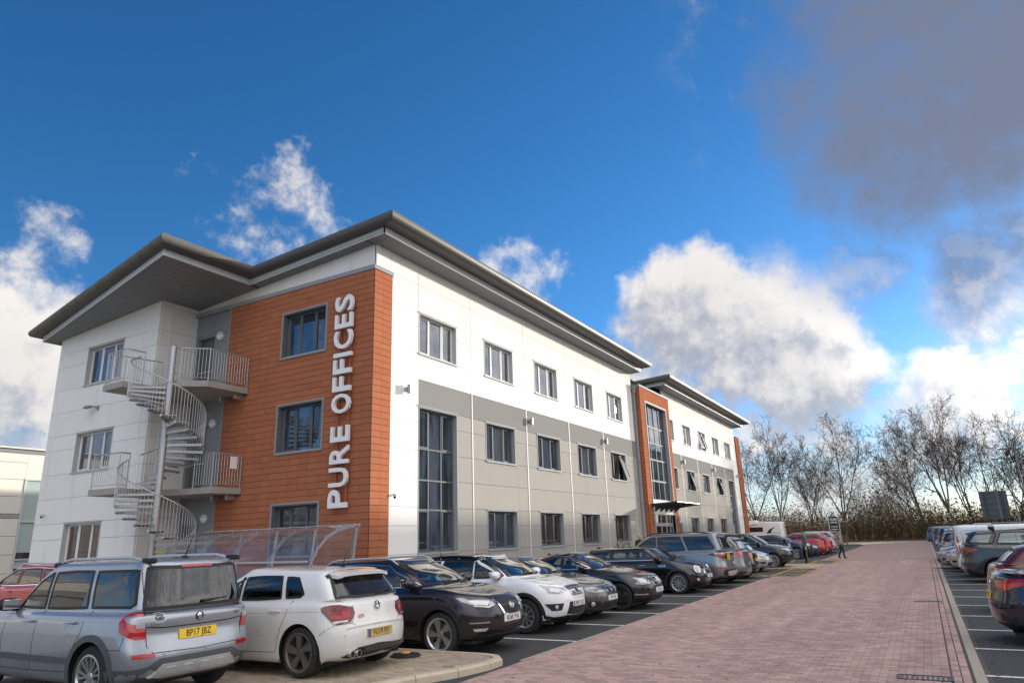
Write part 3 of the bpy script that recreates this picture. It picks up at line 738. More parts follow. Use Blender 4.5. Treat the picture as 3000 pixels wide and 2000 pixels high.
# --- entrance tower
window(TOWF, 40.49, 44.55, 3.83, 9.77, GFR, OGL, 4, [4.99, 6.32, 7.34, 8.33], rec=.22, out=.02, sashes={(1,0),(1,1),(1,2),(1,3),(4,0),(4,1),(4,2),(4,3)}, sill=False, fw=.06)
f = MB()
for q in ((40.42, 44.62, 9.77, 9.84), (40.42, 40.49, 3.21, 9.77), (44.55, 44.62, 3.21, 9.77)): pbox(f, TOWF, *q, -.05, .03)
f.build('surround', COPE, bld)
pbox(MB(), TOWF, 40.49, 44.55, 3.00, 3.83, -.2, -.02).build('lintel_panel', WHITE, bld)
MB().box((39.58, 13.67, 10.60), (45.38, 14.3, 10.72)).build('coping', COPE, bld)
MB().box((39.61+.02, 13.98, .12), (45.3, 16.5, 10.6)).build('tower_core', GREYP, bld)
# entrance screen
es = MB(); pbox(es, TOWF, 40.49, 44.55, .12, 3.0, -.25, -.235); ent = es.build('entrance', GAP, bld)
f = MB()
for x in (40.49, 41.15, 42.2, 43.2, 43.95, 44.49): pbox(f, TOWF, x, x+.06, .12, 3.0, -.235, -.16)
for z in (.12, 2.32, 2.42, 2.93): pbox(f, TOWF, 40.55, 44.49, z, z+.07, -.235, -.165)
f.build('frame', mat('silver_frame', (.36, .38, .41), .6, spec=.1), ent)
for x0, x1 in ((40.55,41.15),(41.21,42.2),(42.26,43.2),(43.26,43.95),(44.01,44.49)):
    pbox(MB(), TOWF, x0, x1, .19, 2.32, -.21, -.20).build('pane', ROOMGL, ent); pbox(MB(), TOWF, x0, x1, 2.49, 2.93, -.21, -.20).build('pane', ROOMGL, ent)
for x in (42.05, 42.40):
    MB().tube([TOWF(x,.9,-.17),TOWF(x,.9,-.11),TOWF(x,1.95,-.11),TOWF(x,1.95,-.17)], .015, 6).build('handle', STEEL, ent)
for x in (40.42, 44.55): pbox(MB(), TOWF, x, x+.07, .12, 3.19, -.25, .03).build('post', COPE, ent)
# canopy of dark louvres
can = MB(); LOU = mat('dark_louvre', (.035, .037, .042), .7, spec=.1)
def cz(y): return 3.50+.10*(13.71-y)/1.5
for x in (40.14, 44.90): can.add([(x,13.70,cz(13.7)-.1),(x+.06,13.70,cz(13.7)-.1),(x+.06,12.15,cz(12.15)-.04),(x,12.15,cz(12.15)-.04),(x,13.70,cz(13.7)+.1),(x+.06,13.70,cz(13.7)+.1),(x+.06,12.15,cz(12.15)+.06),(x,12.15,cz(12.15)+.06)], [(0,3,2,1),(4,5,6,7),(0,1,5,4),(1,2,6,5),(2,3,7,6),(3,0,4,7)])
canopy = can.build('canopy', LOU, bld)
for k in range(12):
    y = 13.62-k*.125; z = cz(y)
    MB().add([(40.2,y,z-.05),(44.9,y,z-.05),(44.9,y-.09,z+.03),(40.2,y-.09,z+.03),(40.2,y,z-.035),(44.9,y,z-.035),(44.9,y-.09,z+.045),(40.2,y-.09,z+.045)], [(0,3,2,1),(4,5,6,7),(0,1,5,4),(1,2,6,5),(2,3,7,6),(3,0,4,7)]).build('louvre', LOU, canopy)
for k in range(5):
    x = 40.7+k*.95; MB().prism([(13.70, 3.12),(13.70, cz(13.7)),(12.2, cz(12.2)),(12.2, cz(12.2)-.05),(13.3, cz(13.3)-.12)], x, x+.025, 'x').build('bracket', LOU, canopy)
MB().tube([(40.17,12.18,cz(12.18)+.02),(44.93,12.18,cz(12.18)+.02)], .035, 10).build('nose_bar', STEEL, canopy)
# downpipe and hopper beside the tower
dp = MB().tube([(39.45, 14.02, .12),(39.45, 14.02, 10.2)], .085, 14).build('downpipe', COPE, bld, smooth=True)
MB().cbox((39.3, 13.9, 10.18), (39.6, 14.12, 10.42), .02).build('hopper', COPE, dp); MB().cbox((39.25, 13.85, 10.42), (39.6, 14.12, 10.58), .02).build('hopper', COPE, dp)
for z in (1.2, 3.6, 6, 8.6): MB().box((39.34, 13.92, z), (39.56, 14.1, z+.05)).build('clip', COPE, dp)
MB().box((39.30, 14.05, .12), (39.61, 14.4, 10.5)).build('link_panel', DGREYP, bld)
# --- closed dark body behind the walls, added to block light leaks
c = MB()
c.prism([(16.3,14.45),(45.2,14.45),(45.2,14.45),(67.9,14.45),(67.9,29.4),(14.75,29.4),(14.75,23.35),(16.3,23.35)], .1, 10.0)
c.build('core', GAP, bld)
c = MB()
c.add([(16.25,14.40,9.9),(67.9,14.40,9.9),(67.9,29.5,9.9),(16.25,29.5,9.9),(16.25,14.40,11.30),(39.0,14.40,11.30),(39.0,29.5,10.3),(16.25,29.5,10.3)], [(0,3,2,1),(4,5,6,7),(0,1,5,4),(2,3,7,6),(3,0,4,7)])
c.build('attic', GAP, bld)
MB().box((16.0, 29.4, .1), (68.0, 29.62, 10.1)).build('rear_wall', WHITE, bld); MB().box((67.9, 14.2, .1), (68.12, 29.62, 10.6)).build('end_wall', TERRA, bld)
MB().box((14.5, 29.4, .1), (16.0, 29.6, 10.2)).build('rear_wall', WHITE, bld)
MB().add([(39.1,14.2,10.4),(39.3,14.2,10.4),(39.3,29.5,9.6),(39.1,29.5,9.6),(39.1,14.2,11.34),(39.3,14.2,11.34),(39.3,29.5,10.34),(39.1,29.5,10.34)], [(0,3,2,1),(4,5,6,7),(0,1,5,4),(1,2,6,5),(2,3,7,6),(3,0,4,7)]).build('parapet_side', WHITE, bld)
MB().add([(45.2,14.2,9.4),(45.4,14.2,9.4),(45.4,29.5,9.4),(45.2,29.5,9.4),(45.2,14.2,11.34),(45.4,14.2,11.34),(45.4,29.5,10.34),(45.2,29.5,10.34)], [(0,3,2,1),(4,5,6,7),(0,1,5,4),(1,2,6,5),(2,3,7,6),(3,0,4,7)]).build('parapet_side', DGREYP, bld)
# --- roofs: soffit polygon, boards, fascia, bullnose edge
def roof(poly, bpoly, name, mossy=()):
    """poly: soffit edge (plan), bpoly: bullnose centre line (plan), same corner order"""
    r = MB(); n = len(poly)
    r.add([(x, y, soff(y)+.20) for x, y in bpoly]+[(x, y, soff(y)+.52) for x, y in bpoly], [tuple(range(n))[::-1], tuple(range(n, 2*n))]+[(i, (i+1) % n, n+(i+1) % n, n+i) for i in range(n)])
    ro = r.build(name, BULL, bld)
    for i in range(n):
        a, b = Vector(poly[i]), Vector(poly[(i+1) % n]); d = (b-a).normalized(); nn = Vector((d.y, -d.x))
        p = [a, b, b-nn*.04, a-nn*.04]
        MB().add([(q.x, q.y, soff(q.y)-.015) for q in p]+[(q.x, q.y, soff(q.y)+.21) for q in p], [(0,3,2,1),(4,5,6,7),(0,1,5,4),(1,2,6,5),(2,3,7,6),(3,0,4,7)]).build('fascia', FASC, ro)
        a, b = Vector(bpoly[i]), Vector(bpoly[(i+1) % n]); pr = Vector(bpoly[i-1]); nx = Vector(bpoly[(i+2) % n])
        # half-round edge as a mitred sweep
        L = (b-a).length; k = max(1, round(L/3.0))
        d = (b-a).normalized(); nn = Vector((d.y, -d.x))
        def miter(c, d0, d1):
            n0, n1 = Vector((d0.y, -d0.x)), Vector((d1.y, -d1.x)); m = (n0+n1); 
            return m/m.dot(n1) if m.length > .1 else n1
        ma = miter(a, (a-pr).normalized(), d); mb_ = miter(b, d, (nx-b).normalized())
        prof = [(math.sin(t*PI/12)*.19, -math.cos(t*PI/12)*.18+.37) for t in range(13)]
        for s in range(k):
            vs = []; e0 = .004/L if s else 0; e1 = .004/L if s < k-1 else 0
            for t in (s/k+e0, (s+1)/k-e1):
                c = a.lerp(b, t); m = ma if (t == 0) else (mb_ if t == 1 else nn)
                for o, h in prof: q = c+m*o; vs.append((q.x, q.y, soff(q.y)+h))
            m_ = len(prof)
            MB().add(vs, [(j, j+1, m_+j+1, m_+j) for j in range(m_-1)]+[tuple(range(m_)), tuple(range(m_, 2*m_))[::-1]]).build('roof_edge', MOSS if i in mossy else BULL, ro, smooth=True, fix=True)
    return ro
P1 = [(15.52, 13.38), (39.38, 13.38), (39.38, 30.1), (13.95, 30.25), (12.17, 19.70), (15.52, 19.66)]
B1 = [(15.38, 12.97), (39.45, 12.97), (39.45, 30.35), (13.72, 30.48), (11.98, 19.42), (15.38, 19.36)]
# bullnose starts at centre line; orientation needs outward normals to the right of travel
R1 = roof(P1, B1, 'roof', mossy=(3,))
P2 = [(43.85, 13.38), (67.4, 13.38), (67.4, 30.1), (43.85, 30.1)]
B2 = [(43.55, 12.97), (67.75, 12.97), (67.75, 30.4), (43.55, 30.4)]
R2 = roof(P2, B2, 'roof')
def board(x0, x1, y0, y1, par):
    z = [soff(y)-.02 for y in (y0, y0, y1, y1)]; xs = (x0, x1, x1, x0); ys = (y0, y0, y1, y1)
    MB().add([(xs[i], ys[i], z[i]+.004) for i in range(4)]+[(xs[i], ys[i], z[i]+.03) for i in range(4)], [(0,3,2,1),(4,5,6,7),(0,1,5,4),(1,2,6,5),(2,3,7,6),(3,0,4,7)]).build('soffit_board', SOFF, par)
x = 15.56
while x < 39.3: board(x+.007, min(x+.293, 39.34), 13.42, 14.16, R1); x += .30
x = 43.9
while x < 67.3: board(x+.007, min(x+.293, 67.36), 13.42, 14.16, R2); x += .30
y = 14.2
while y < 19.6: board(15.56, 16.02, y+.007, min(y+.293, 19.6), R1); y += .30
y = 19.72
while y < 30.1:
    t = (y+.15-19.7)/10.55; xl = 12.17+1.78*max(0, t)+.07
    board(xl, 16.02 if y < YS else XWG+.04, y+.007, y+.293, R1); y += .30
MB().add([(15.5,13.4,11.45),(39.4,13.4,11.45),(39.4,30,10.36),(13.9,30,10.36),(12.2,19.8,11.03),(15.5,19.8,11.03)], [(0,1,2,3,4,5)]).build('soffit_backing', GAP, R1)
MB().add([(43.9,13.4,11.46),(67.4,13.4,11.46),(67.4,30,10.36),(43.9,30,10.36)], [(0,1,2,3)]).build('soffit_backing', GAP, R2)
# ================================================================ PURE OFFICES letters
LETW = mat('letter_face', (.82, .83, .84), .45); LETS = mat('letter_side', (.55, .52, .47), .5); 
sign = empty('building_sign', (XG, 15.1, 2.9), label='tall white PURE OFFICES letters running up the terracotta wall', cat='sign')
spans = [('P',2.91,3.45),('U',3.53,4.10),('R',4.22,4.77),('E',4.89,5.38),('O',5.77,6.39),('F',6.47,6.95),('F',7.04,7.51),('I',7.59,7.72),('C',7.85,8.46),('E',8.55,9.03),('S',9.11,9.66)]
for ch, z0, z1 in spans:
    vs, fs = text_mesh(ch, 1.0, .045, bold=.016)
    xs = [v[0] for v in vs]; ys = [v[1] for v in vs]; x0, x1, y0, y1 = min(xs), max(xs), min(ys), max(ys)
    ca = .745 if ch not in 'OCS' else .775
    b = MB(); out = []
    for v in vs:
        u = (v[0]-x0)/(x1-x0); w = (v[1]-y0)/(y1-y0)     # reading direction runs up the wall, letter tops point left (away from the corner)
        out.append((-.19-v[2]*1.0, (15.475-.0-(1-w)*.745)-15.1+(.015 if ch in 'OCS' else 0)*(w-.5)*2, z0-2.9+u*(z1-z0)))
    o = b.add(out, fs).build('letter', LETW, sign)
for y in (15.32, 14.88): MB().box((-.10, y-15.1-.02, .0), (-.06, y-15.1+.02, 6.75)).build('rail', mat('rail_terracotta', (.36, .11, .05), .6) if y > 15 else MATS['rail_terracotta'], sign)
# ================================================================ wall lights, bulkheads, cameras
LAMPM = mat('light_body', (.33, .34, .35), .4, metal=.6); OPAL = mat('opal_diffuser', (.72, .74, .74), .35)
def wall_light(P, a, z, lab, r=.07, h=.29, m=None):
    o = P(a, z, 0); e = empty('wall_light', o, label=lab, cat='wall light', group='cylinder lights on the long facade')
    n = P.n; q = lambda d, dz: Vector((0, 0, dz))+n*d
    MB().cyl(q(.17+r*.2, -h/2), q(.17+r*.2, h/2), r, 20).build('cylinder', m or LAMPM, e, smooth=True)
    MB().cyl(q(.17+r*.2, -h/2-.006), q(.17+r*.2, -h/2+.02), r*.8, 16).build('lens', OPAL, e)
    b = MB(); s = P.u*.045; pts = [q(.04, -.08)-s, q(.04, -.08)+s, q(.13, -.07)+s, q(.13, -.07)-s]; b.add(pts+[p+Vector((0,0,.15)) for p in pts], [(0,3,2,1),(4,5,6,7),(0,1,5,4),(1,2,6,5),(2,3,7,6),(3,0,4,7)]); b.build('bracket', LAMPM, e)
names = ['grey cylinder wall light on the white strip beside the terracotta corner', 'grey cylinder wall light between the second and third first-floor windows', 'grey cylinder wall light above the first-floor window left of the tower',
         'grey cylinder wall light on grey panels just right of the entrance tower', 'grey cylinder wall light in the middle of the far grey panels', 'grey cylinder wall light at the far end of the facade']
for x, nm in zip((17.6, 26.05, 34.45, 48.75, 57.15, 65.6), names): wall_light(FRONT, x, 6.72, nm)
for x, nm in ((40.2, 'silver cylinder light left of the entrance doors'), (44.95, 'silver cylinder light right of the entrance doors')): wall_light(TOWF, x, 2.72, nm, .11, .46, mat('light_silver', (.62, .63, .64), .35, metal=.3) if x < 41 else MATS['light_silver'])
for z, nm in ((9.47, 'round white bulkhead light beside the top stair door'), (6.18, 'round white bulkhead light beside the middle stair door'), (2.87, 'round white bulkhead light beside the ground floor stair door')):
    e = empty('bulkhead_light', (XW-.045, 21.55, z), label=nm, cat='wall light', group='round lights beside the stair doors')
    MB().lathe([(.17,0),(.17,-.05),(.165,-.06)], 28, axis='x').build('base', mat('light_grey_plastic', (.5, .5, .5), .5) if z > 9 else MATS['light_grey_plastic'], e, smooth=True)
    MB().lathe([(.165,-.05),(.16,-.09),(.12,-.13),(.06,-.15),(.0,-.155)], 28, axis='x').build('diffuser', OPAL, e, smooth=True)
    MB().box((-.155,-.165,.04),(-.05,.165,.055)).build('rim', MATS['light_grey_plastic'], e)
e = empty('flood_light', (XWG-.05, 26.3, 7.12), label='grey street-style floodlight on the white wing wall', cat='wall light')
MB().tube([(0,0,.0),(-.12,0,.03),(-.2,.05,.02)], .035, 8).build('arm', LAMPM, e)
MB().lathe([(0,-.0),(.06,.0),(.10,.15),(.11,.35),(.07,.5),(0,.54)], 16, axis='y').xf(Matrix.Translation((-.22,.03,.03))@Matrix.Diagonal((1,1,.6,1))).build('head', LAMPM, e, smooth=True)
MB().box((-.02,-.06,-.08),(0,.06,.08)).build('plate', LAMPM, e)
def cctv(P, a, z, lab):
    e = empty('security_camera', P(a, z, .05), label=lab, cat='camera', group='security cameras on the walls'); n = P.n
    MB().lathe([(0,-.06),(.05,-.05),(.07,-.01),(.07,.03),(0,.04)], 16).xf(Matrix.Translation(n*.12)).build('dome', OPAL, e, smooth=True)
    MB().cyl(n*0, n*.12, .035, 10).build('bracket', OPAL, e); MB().lathe([(0,-.12),(.03,-.11),(.045,-.07),(.045,-.05)], 12).xf(Matrix.Translation(n*.12)).build('lens', MATS['black'], e, smooth=True)
cctv(FRONT, 16.95, 3.28, 'small white dome camera on the white strip near the corner'); cctv(WINGX, 28.93, 3.3, 'small white dome camera low on the left wing wall'); cctv(FRONT, 66.1, 3.3, 'tiny camera at the far end of the facade')
# ================================================================ spiral escape stair
ST = empty('spiral_staircase', (0, 0, 0), label='galvanised spiral escape stair with two railed landings on the left', cat='staircase')
PCX, PCY, SR = 13.52, 20.68, 1.18
MB().cyl((PCX,PCY,.1),(PCX,PCY,8.38),.10,20).build('pole', STEEL, ST, smooth=True)
MB().lathe([(.10,8.38),(.07,8.42),(0,8.43)],16,c=(PCX,PCY,0)).build('pole_cap', STEEL, ST, smooth=True)
YEL = mat('yellow_nosing', (.80, .50, .02), .5); TREADM = mat('tread_steel', (.50, .51, .52), .5, metal=.35, var=(8, .2))
A0 = math.radians(100)
def tread(ang, z, nose):
    w = math.radians(24); b = MB(); n = 6
    a0, a1 = ang-w/2, ang+w/2
    top = [(PCX+math.cos(a0)*.1, PCY+math.sin(a0)*.1)]+[(PCX+math.cos(a0+w*i/n)*SR, PCY+math.sin(a0+w*i/n)*SR) for i in range(n+1)]+[(PCX+math.cos(a1)*.1, PCY+math.sin(a1)*.1)]
    b.prism(top, z-.012, z)
    for a in (a0, a1):
        d = Vector((math.cos(a), math.sin(a), 0)); p = Vector((-d.y, d.x, 0))*(.006 if a == a0 else -.006); c = Vector((PCX, PCY, 0))
        q = [c+d*.1, c+d*SR, c+d*SR+p, c+d*.1+p]; b.add([(v.x, v.y, z-h) for h in (.07, .001) for v in q], [(0,3,2,1),(4,5,6,7),(0,1,5,4),(1,2,6,5),(2,3,7,6),(3,0,4,7)])
    t = b.build('tread', TREADM, ST)
    # nosing along the outer going edge
    d = Vector((math.cos(a0), math.sin(a0), 0)); c = Vector((PCX, PCY, 0)); p = Vector((-d.y, d.x, 0))
    q = [c+d*.12-p*.008, c+d*(SR+.004)-p*.008, c+d*(SR+.004)+p*.05, c+d*.12+p*.05]; MB().add([(v.x, v.y, z+h) for h in (-.045, .012) for v in q], [(0,3,2,1),(4,5,6,7),(0,1,5,4),(1,2,6,5),(2,3,7,6),(3,0,4,7)]).build('nosing', nose, t)
def flight(ztop, n, rise, yellow_below=-1):
    for k in range(1, n): tread(A0+math.radians(20)*k, ztop-rise*k, YEL if ztop-rise*k < yellow_below else STEEL)
    r = []
    m = (n-1)*4
    for k in range(m+1):
        t = k/4+.5; a = A0+math.radians(20)*t; z = ztop-rise*t
        p = Vector((PCX+math.cos(a)*(SR+.01), PCY+math.sin(a)*(SR+.01), 0)); r.append((p.x, p.y, z+1.0))
        MB().tube([(p.x, p.y, z-.08), (p.x, p.y, z+1.0)], .008, 5).build('baluster', STEEL, ST)
    MB().tube(r, .021, 8).build('handrail', STEEL, ST, smooth=True)
ZU, ZL = 7.22, 3.79
flight(ZU, 18, (ZU-ZL)/18); flight(ZL, 19, (ZL-.11)/19, 2.0)
def landing(z, poly, rails, lab):
    l = MB().prism(poly, z-.2, z).build('landing', CONC, ST)
    for path in rails:
        pts = [Vector((x, y, z)) for x, y in path]
        MB().tube([p+Vector((0,0,1.1)) for p in pts], .022, 8).build('handrail', STEEL, l)
        MB().tube([p+Vector((0,0,.1)) for p in pts], .012, 6).build('lower_rail', STEEL, l)
        for a, b in zip(pts, pts[1:]):
            n = max(1, round((b-a).length/.108))
            for i in range(n+1):
                p = a.lerp(b, i/n); post = i in (0, n)
                if i == n and b is not pts[-1]: continue
                MB().tube([p-Vector((0,0,.1 if post else -.1)), p+Vector((0,0,1.1))], .02 if post else .008, 6 if post else 5).build('post' if post else 'baluster', STEEL, l)
    return l
UP = [(15.82,19.69),(14.24,19.73),(13.62,20.46),(13.62,21.82),(12.61,21.82),(12.66,23.01),(14.44,23.0),(14.44,23.05),(15.97,23.05),(15.97,21.0),(15.82,21.0)]
landing(ZU, UP, [[(15.78,19.73),(14.26,19.77),(13.68,20.45)], [(13.3,21.86),(12.66,21.86),(12.70,22.97)], [(14.44,22.6),(12.72,22.97)]], '')
LO = [(15.82,19.67),(14.71,19.75),(14.55,20.9),(14.3,21.5),(13.62,21.86),(12.71,21.60),(12.60,22.94),(14.44,23.0),(14.44,23.05),(15.97,23.05),(15.97,21.0),(15.82,21.0)]
landing(ZL, LO, [[(15.78,19.71),(14.74,19.79),(14.62,20.55)], [(13.1,21.72),(12.75,21.66),(12.65,22.90)]], '')
for z in (ZU, ZL):
    for y in (20.0, 20.75): MB().cbox((15.5,y-.06,z-.38),(15.84,y+.06,z-.2),.01).build('bracket', STEEL, ST)
MB().box((15.33, 19.685, ZL+.62), (15.60, 19.70, ZL+1.02)).build('notice', mat('paper_white', (.8, .8, .8), .6), label=  'small white notice tied to the lower landing rail', cat='notice')
# ================================================================ cycle shelter with clear curved cover
PERS = glass('clear_polycarbonate', (.84, .82, .92), .88, 1.42, .05, .8, .09)  # violet tint stands in for sky reflected on the cover
sh = empty('cycle_shelter', (12.1, 12.6, .11), label='cycle shelter with clear curved plastic cover on steel arches', cat='shelter')
prof = [(0.05,0.0),(0.0,.55),(.02,1.05),(.14,1.42),(.34,1.70),(.62,1.95),(.98,2.12),(1.38,2.20),(1.78,2.24)]
LY = [0, 1.45, 2.9, 4.35, 5.8]
for i, y in enumerate(LY):
    a = MB(); pts = [(x, y, z) for x, z in prof]
    b = []
    for (x, z) in prof: b.append((x, z))
    nrm = []
    for k in range(len(prof)-1):
        (x0, z0), (x1, z1) = prof[k], prof[k+1]; dx, dz = x1-x0, z1-z0; l = math.hypot(dx, dz); nx, nz = dz/l*.06, -dx/l*.06
        a.add([(x0,y-.025,z0),(x1,y-.025,z1),(x1+nx,y-.025,z1+nz),(x0+nx,y-.025,z0+nz),(x0,y+.025,z0),(x1,y+.025,z1),(x1+nx,y+.025,z1+nz),(x0+nx,y+.025,z0+nz)], [(0,3,2,1),(4,5,6,7),(0,1,5,4),(1,2,6,5),(2,3,7,6),(3,0,4,7)])
    ar = a.build('arch', STEEL, sh)
    MB().add([(1.62,y-.025,2.20),(1.70,y-.025,2.20),(1.42,y-.025,0),(1.34,y-.025,0),(1.62,y+.025,2.20),(1.70,y+.025,2.20),(1.42,y+.025,0),(1.34,y+.025,0)], [(0,3,2,1),(4,5,6,7),(0,1,5,4),(1,2,6,5),(2,3,7,6),(3,0,4,7)]).build('post', STEEL, sh)
    for x, z in prof[1:]: MB().cyl((x-.012, y-.001, z), (x-.03, y, z+.004), .014, 8).build('bolt', STEEL, ar)
    MB().tube([(.20,y,1.35),(.55,y,.05)], .022, 6).build('brace', STEEL, sh)
for y0, y1 in zip(LY, LY[1:]):
    b = MB(); n = len(prof)
    b.add([(x-.012, y0+.0, z+.006) for x, z in prof]+[(x-.012, y1-.0, z+.006) for x, z in prof], [(i, i+1, n+i+1, n+i) for i in range(n-1)])
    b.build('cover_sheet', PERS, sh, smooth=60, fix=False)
MB().add([(prof[i][0], -.03, prof[i][1]) for i in range(len(prof))]+[(1.36,-.03,.1)], [tuple(range(len(prof)+1))]).build('end_sheet', glass('clear_end_sheet', (.86, .84, .88), .9, 1.12, .1, .4, .08), sh, fix=False)
MB().box((.0,0,1.36),(.05,5.8,1.41)).build('purlin', STEEL, sh); MB().box((1.60,0,2.18),(1.70,5.8,2.24)).build('purlin', STEEL, sh)
# ================================================================ neighbouring building at the left edge
CREAM = mat('cream_panel', (.74, .70, .63), .45, var=(.5, .05))
nb = empty('neighbour_building', (0, 0, 0), label='cream panelled neighbouring building at the left edge of the picture', cat='building')
NP = Plane((0, 42, 0), (1, 0, 0), (0, -1, 0))
b = MB(); b.box((-14, 42.0, 0), (26, 60, 7.45)); nbw = b.build('wall', GAP, nb)
rws = [.0, .95, 1.9, 2.85, 3.75, 4.0, 4.9, 5.8, 6.7, 7.2]
for r0, r1 in zip(rws, rws[1:]):
    for c0, c1 in ((-14, -6), (-6, 2), (2, 9), (9, 19.6), (22.6, 26)):
        pbox(MB(), NP, c0+.01, c1-.01, r0+.01, r1-.01, 0, .06).build('panel', GREYP if r0 == 3.75 else CREAM, nbw)
pbox(MB(), NP, -14.1, 26.1, 7.2, 7.42, 0, .1).build('coping', DGREYP, nb); pbox(MB(), NP, -14.1, 26.1, 7.42, 7.5, 0, .2).build('coping', CREAM, nb)
pbox(MB(), NP, 19.6, 22.6, 5.85, 7.2, 0, .06).build('panel', CREAM, nbw)
gw = pbox(MB(), NP, 19.6, 22.6, 0, 5.85, .005, .03).build('glazing', mat('pale_green_glass', (.42, .50, .47), .15), nb)
fr = MB()
for q in ((19.6, 19.7, 0, 5.85), (21.05, 21.13, 0, 5.85), (22.5, 22.6, 0, 5.85), (19.7, 22.5, 5.77, 5.85), (19.7, 22.5, 3.55, 3.63), (19.7, 22.5, 1.6, 1.68), (19.7, 22.5, 1.2, 1.28)): pbox(fr, NP, *q, 0, .09)
fr.build('frame', mat('pale_frame', (.55, .57, .56), .4), gw)
pbox(MB(), NP, 19.7, 22.5, 1.68, 2.0, .03, .045).build('pane', ROOMGL, gw); pbox(MB(), NP, 19.7, 22.5, .1, 1.2, .03, .045).build('pane', ROOMGL, gw)
# unseen block, placed and sized to shade aisle and facade; mirrored in stair glazing
op = empty('industrial_block', (0, 0, 0), label='long dark clad industrial block across the access road', cat='building')
DCLAD = mat('dark_cladding', (.07, .072, .075), .5, rib=(8, .4))
MB().box((79, -44, 0), (158, -20, 18.9)).build('wall', DCLAD, op)
MB().prism([(-45, 18.9), (-19.6, 18.9), (-19.6, 19.2), (-32, 20.4), (-45, 19.2)], 78.6, 158.4, 'x').build('roof', mat('grey_roof_sheet', (.11, .115, .12), .5), op)
for i in range(8): MB().box((82+i*9, -19.99, 0), (87+i*9, -19.9, 5)).build('shutter_door', FASC, op)
# ================================================================ cars
BLK = mat('black_trim', (.014, .014, .015), .55, bump=(80, .15, .002)); GLB = mat('gloss_black', (.008, .008, .009), .08, coat=.6)
CHR = mat('chrome', (.75, .76, .78), .1, metal=1); SILV = mat('silver_plastic', (.52, .53, .53), .4, metal=.4, var=(6, .12))
TYRE = mat('tyre', (.022, .022, .022), .8, var=(9, .3)); ALLOY = mat('alloy', (.56, .57, .58), .28, metal=.85); DALLOY = mat('dark_alloy', (.05, .048, .047), .4, metal=.6, var=(9, .3))
BROWNALLOY = mat('dusty_alloy', (.14, .12, .105), .5, metal=.4, var=(9, .3))
RED = mat('red_lens', (.42, .008, .010), .12, coat=.8, spec=.6); DRED = mat('dark_red_lens', (.16, .006, .008), .12, coat=.8); CLEAR = mat('clear_lens', (.55, .56, .58), .08, metal=.35, coat=.8)
LAMPIN = mat('lamp_reflector', (.30, .31, .33), .15, metal=.6, coat=.8); AMB = mat('amber_lens', (.7, .28, .03), .15, coat=.6)
CGL = glass('car_glass', (.78, .86, .84), .86, 1.5); TGL = glass('tinted_glass', (.32, .35, .36), .62, 1.5); OPG = dark_glass('car_glass_far', (.010, .012, .014), 1.5, .03)
SEAT = mat('seat_fabric', (.07, .07, .074), .8); YPL = mat('yellow_plate', (.78, .52, .02), .45); WPL = mat('white_plate', (.74, .74, .72), .45); PTX = mat('plate_text', (.015, .015, .015), .5); BLU = mat('plate_blue', (.01, .06, .38), .45)
DPL = mat('dirty_yellow_plate', (.52, .36, .10), .6, var=(14, .25)); WELL = mat('wheel_well', (.008, .008, .008), .95); DISC = mat('brake_disc', (.16, .155, .15), .45, metal=.7)
PAINTS = {}
def paint(key, col, metal=.0, rough=.3, dirt=None):
    if key not in PAINTS: PAINTS[key] = mat('paint_'+key, col, rough, metal, coat=1.0, dark_inside=True, dirt=dirt, var=(2.0, .02))
    return PAINTS[key]
def lerp_tab(tab, x):
    if x <= tab[0][0]: return tab[0][1]
    for (x0, z0), (x1, z1) in zip(tab, tab[1:]):
        if x <= x1:
            t = (x-x0)/(x1-x0) if x1 > x0 else 0; t = t*t*(3-2*t)*.5+t*.5; return z0+(z1-z0)*t
    return tab[-1][1]
def ring(xr, xf, b, tab, Lf, nf, Lr, nr, nq, ns, pinch, hl):
    def quarter(xe, Lc, n, sgn):
        raw = []
        for i in range(61):
            p = PI/2*i/60; c, s = math.cos(p), math.sin(p); raw.append((xe-sgn*Lc+sgn*Lc*c**(2/n), b*s**(2/n)))
        d = [0]
        for (x0, y0), (x1, y1) in zip(raw, raw[1:]): d.append(d[-1]+math.hypot(x1-x0, y1-y0))
        out = []; k = 0
        for i in range(nq+1):
            t = d[-1]*i/nq
            while k < 59 and d[k+1] < t: k += 1
            u = (t-d[k])/max(d[k+1]-d[k], 1e-9); u = min(max(u, 0), 1)
            out.append((raw[k][0]+(raw[k+1][0]-raw[k][0])*u, raw[k][1]+(raw[k+1][1]-raw[k][1])*u))
        return out
    f = quarter(xf, Lf, nf, 1); r = quarter(xr, Lr, nr, -1)[::-1]
    x0, x1 = f[-1][0], r[0][0]
    side = [(x0+(x1-x0)*i/ns, b) for i in range(1, ns)]
    pts = f+side+r
    return [Vector((x, y*(1-pinch*(x/hl)**2), lerp_tab(tab, x))) for x, y in pts]
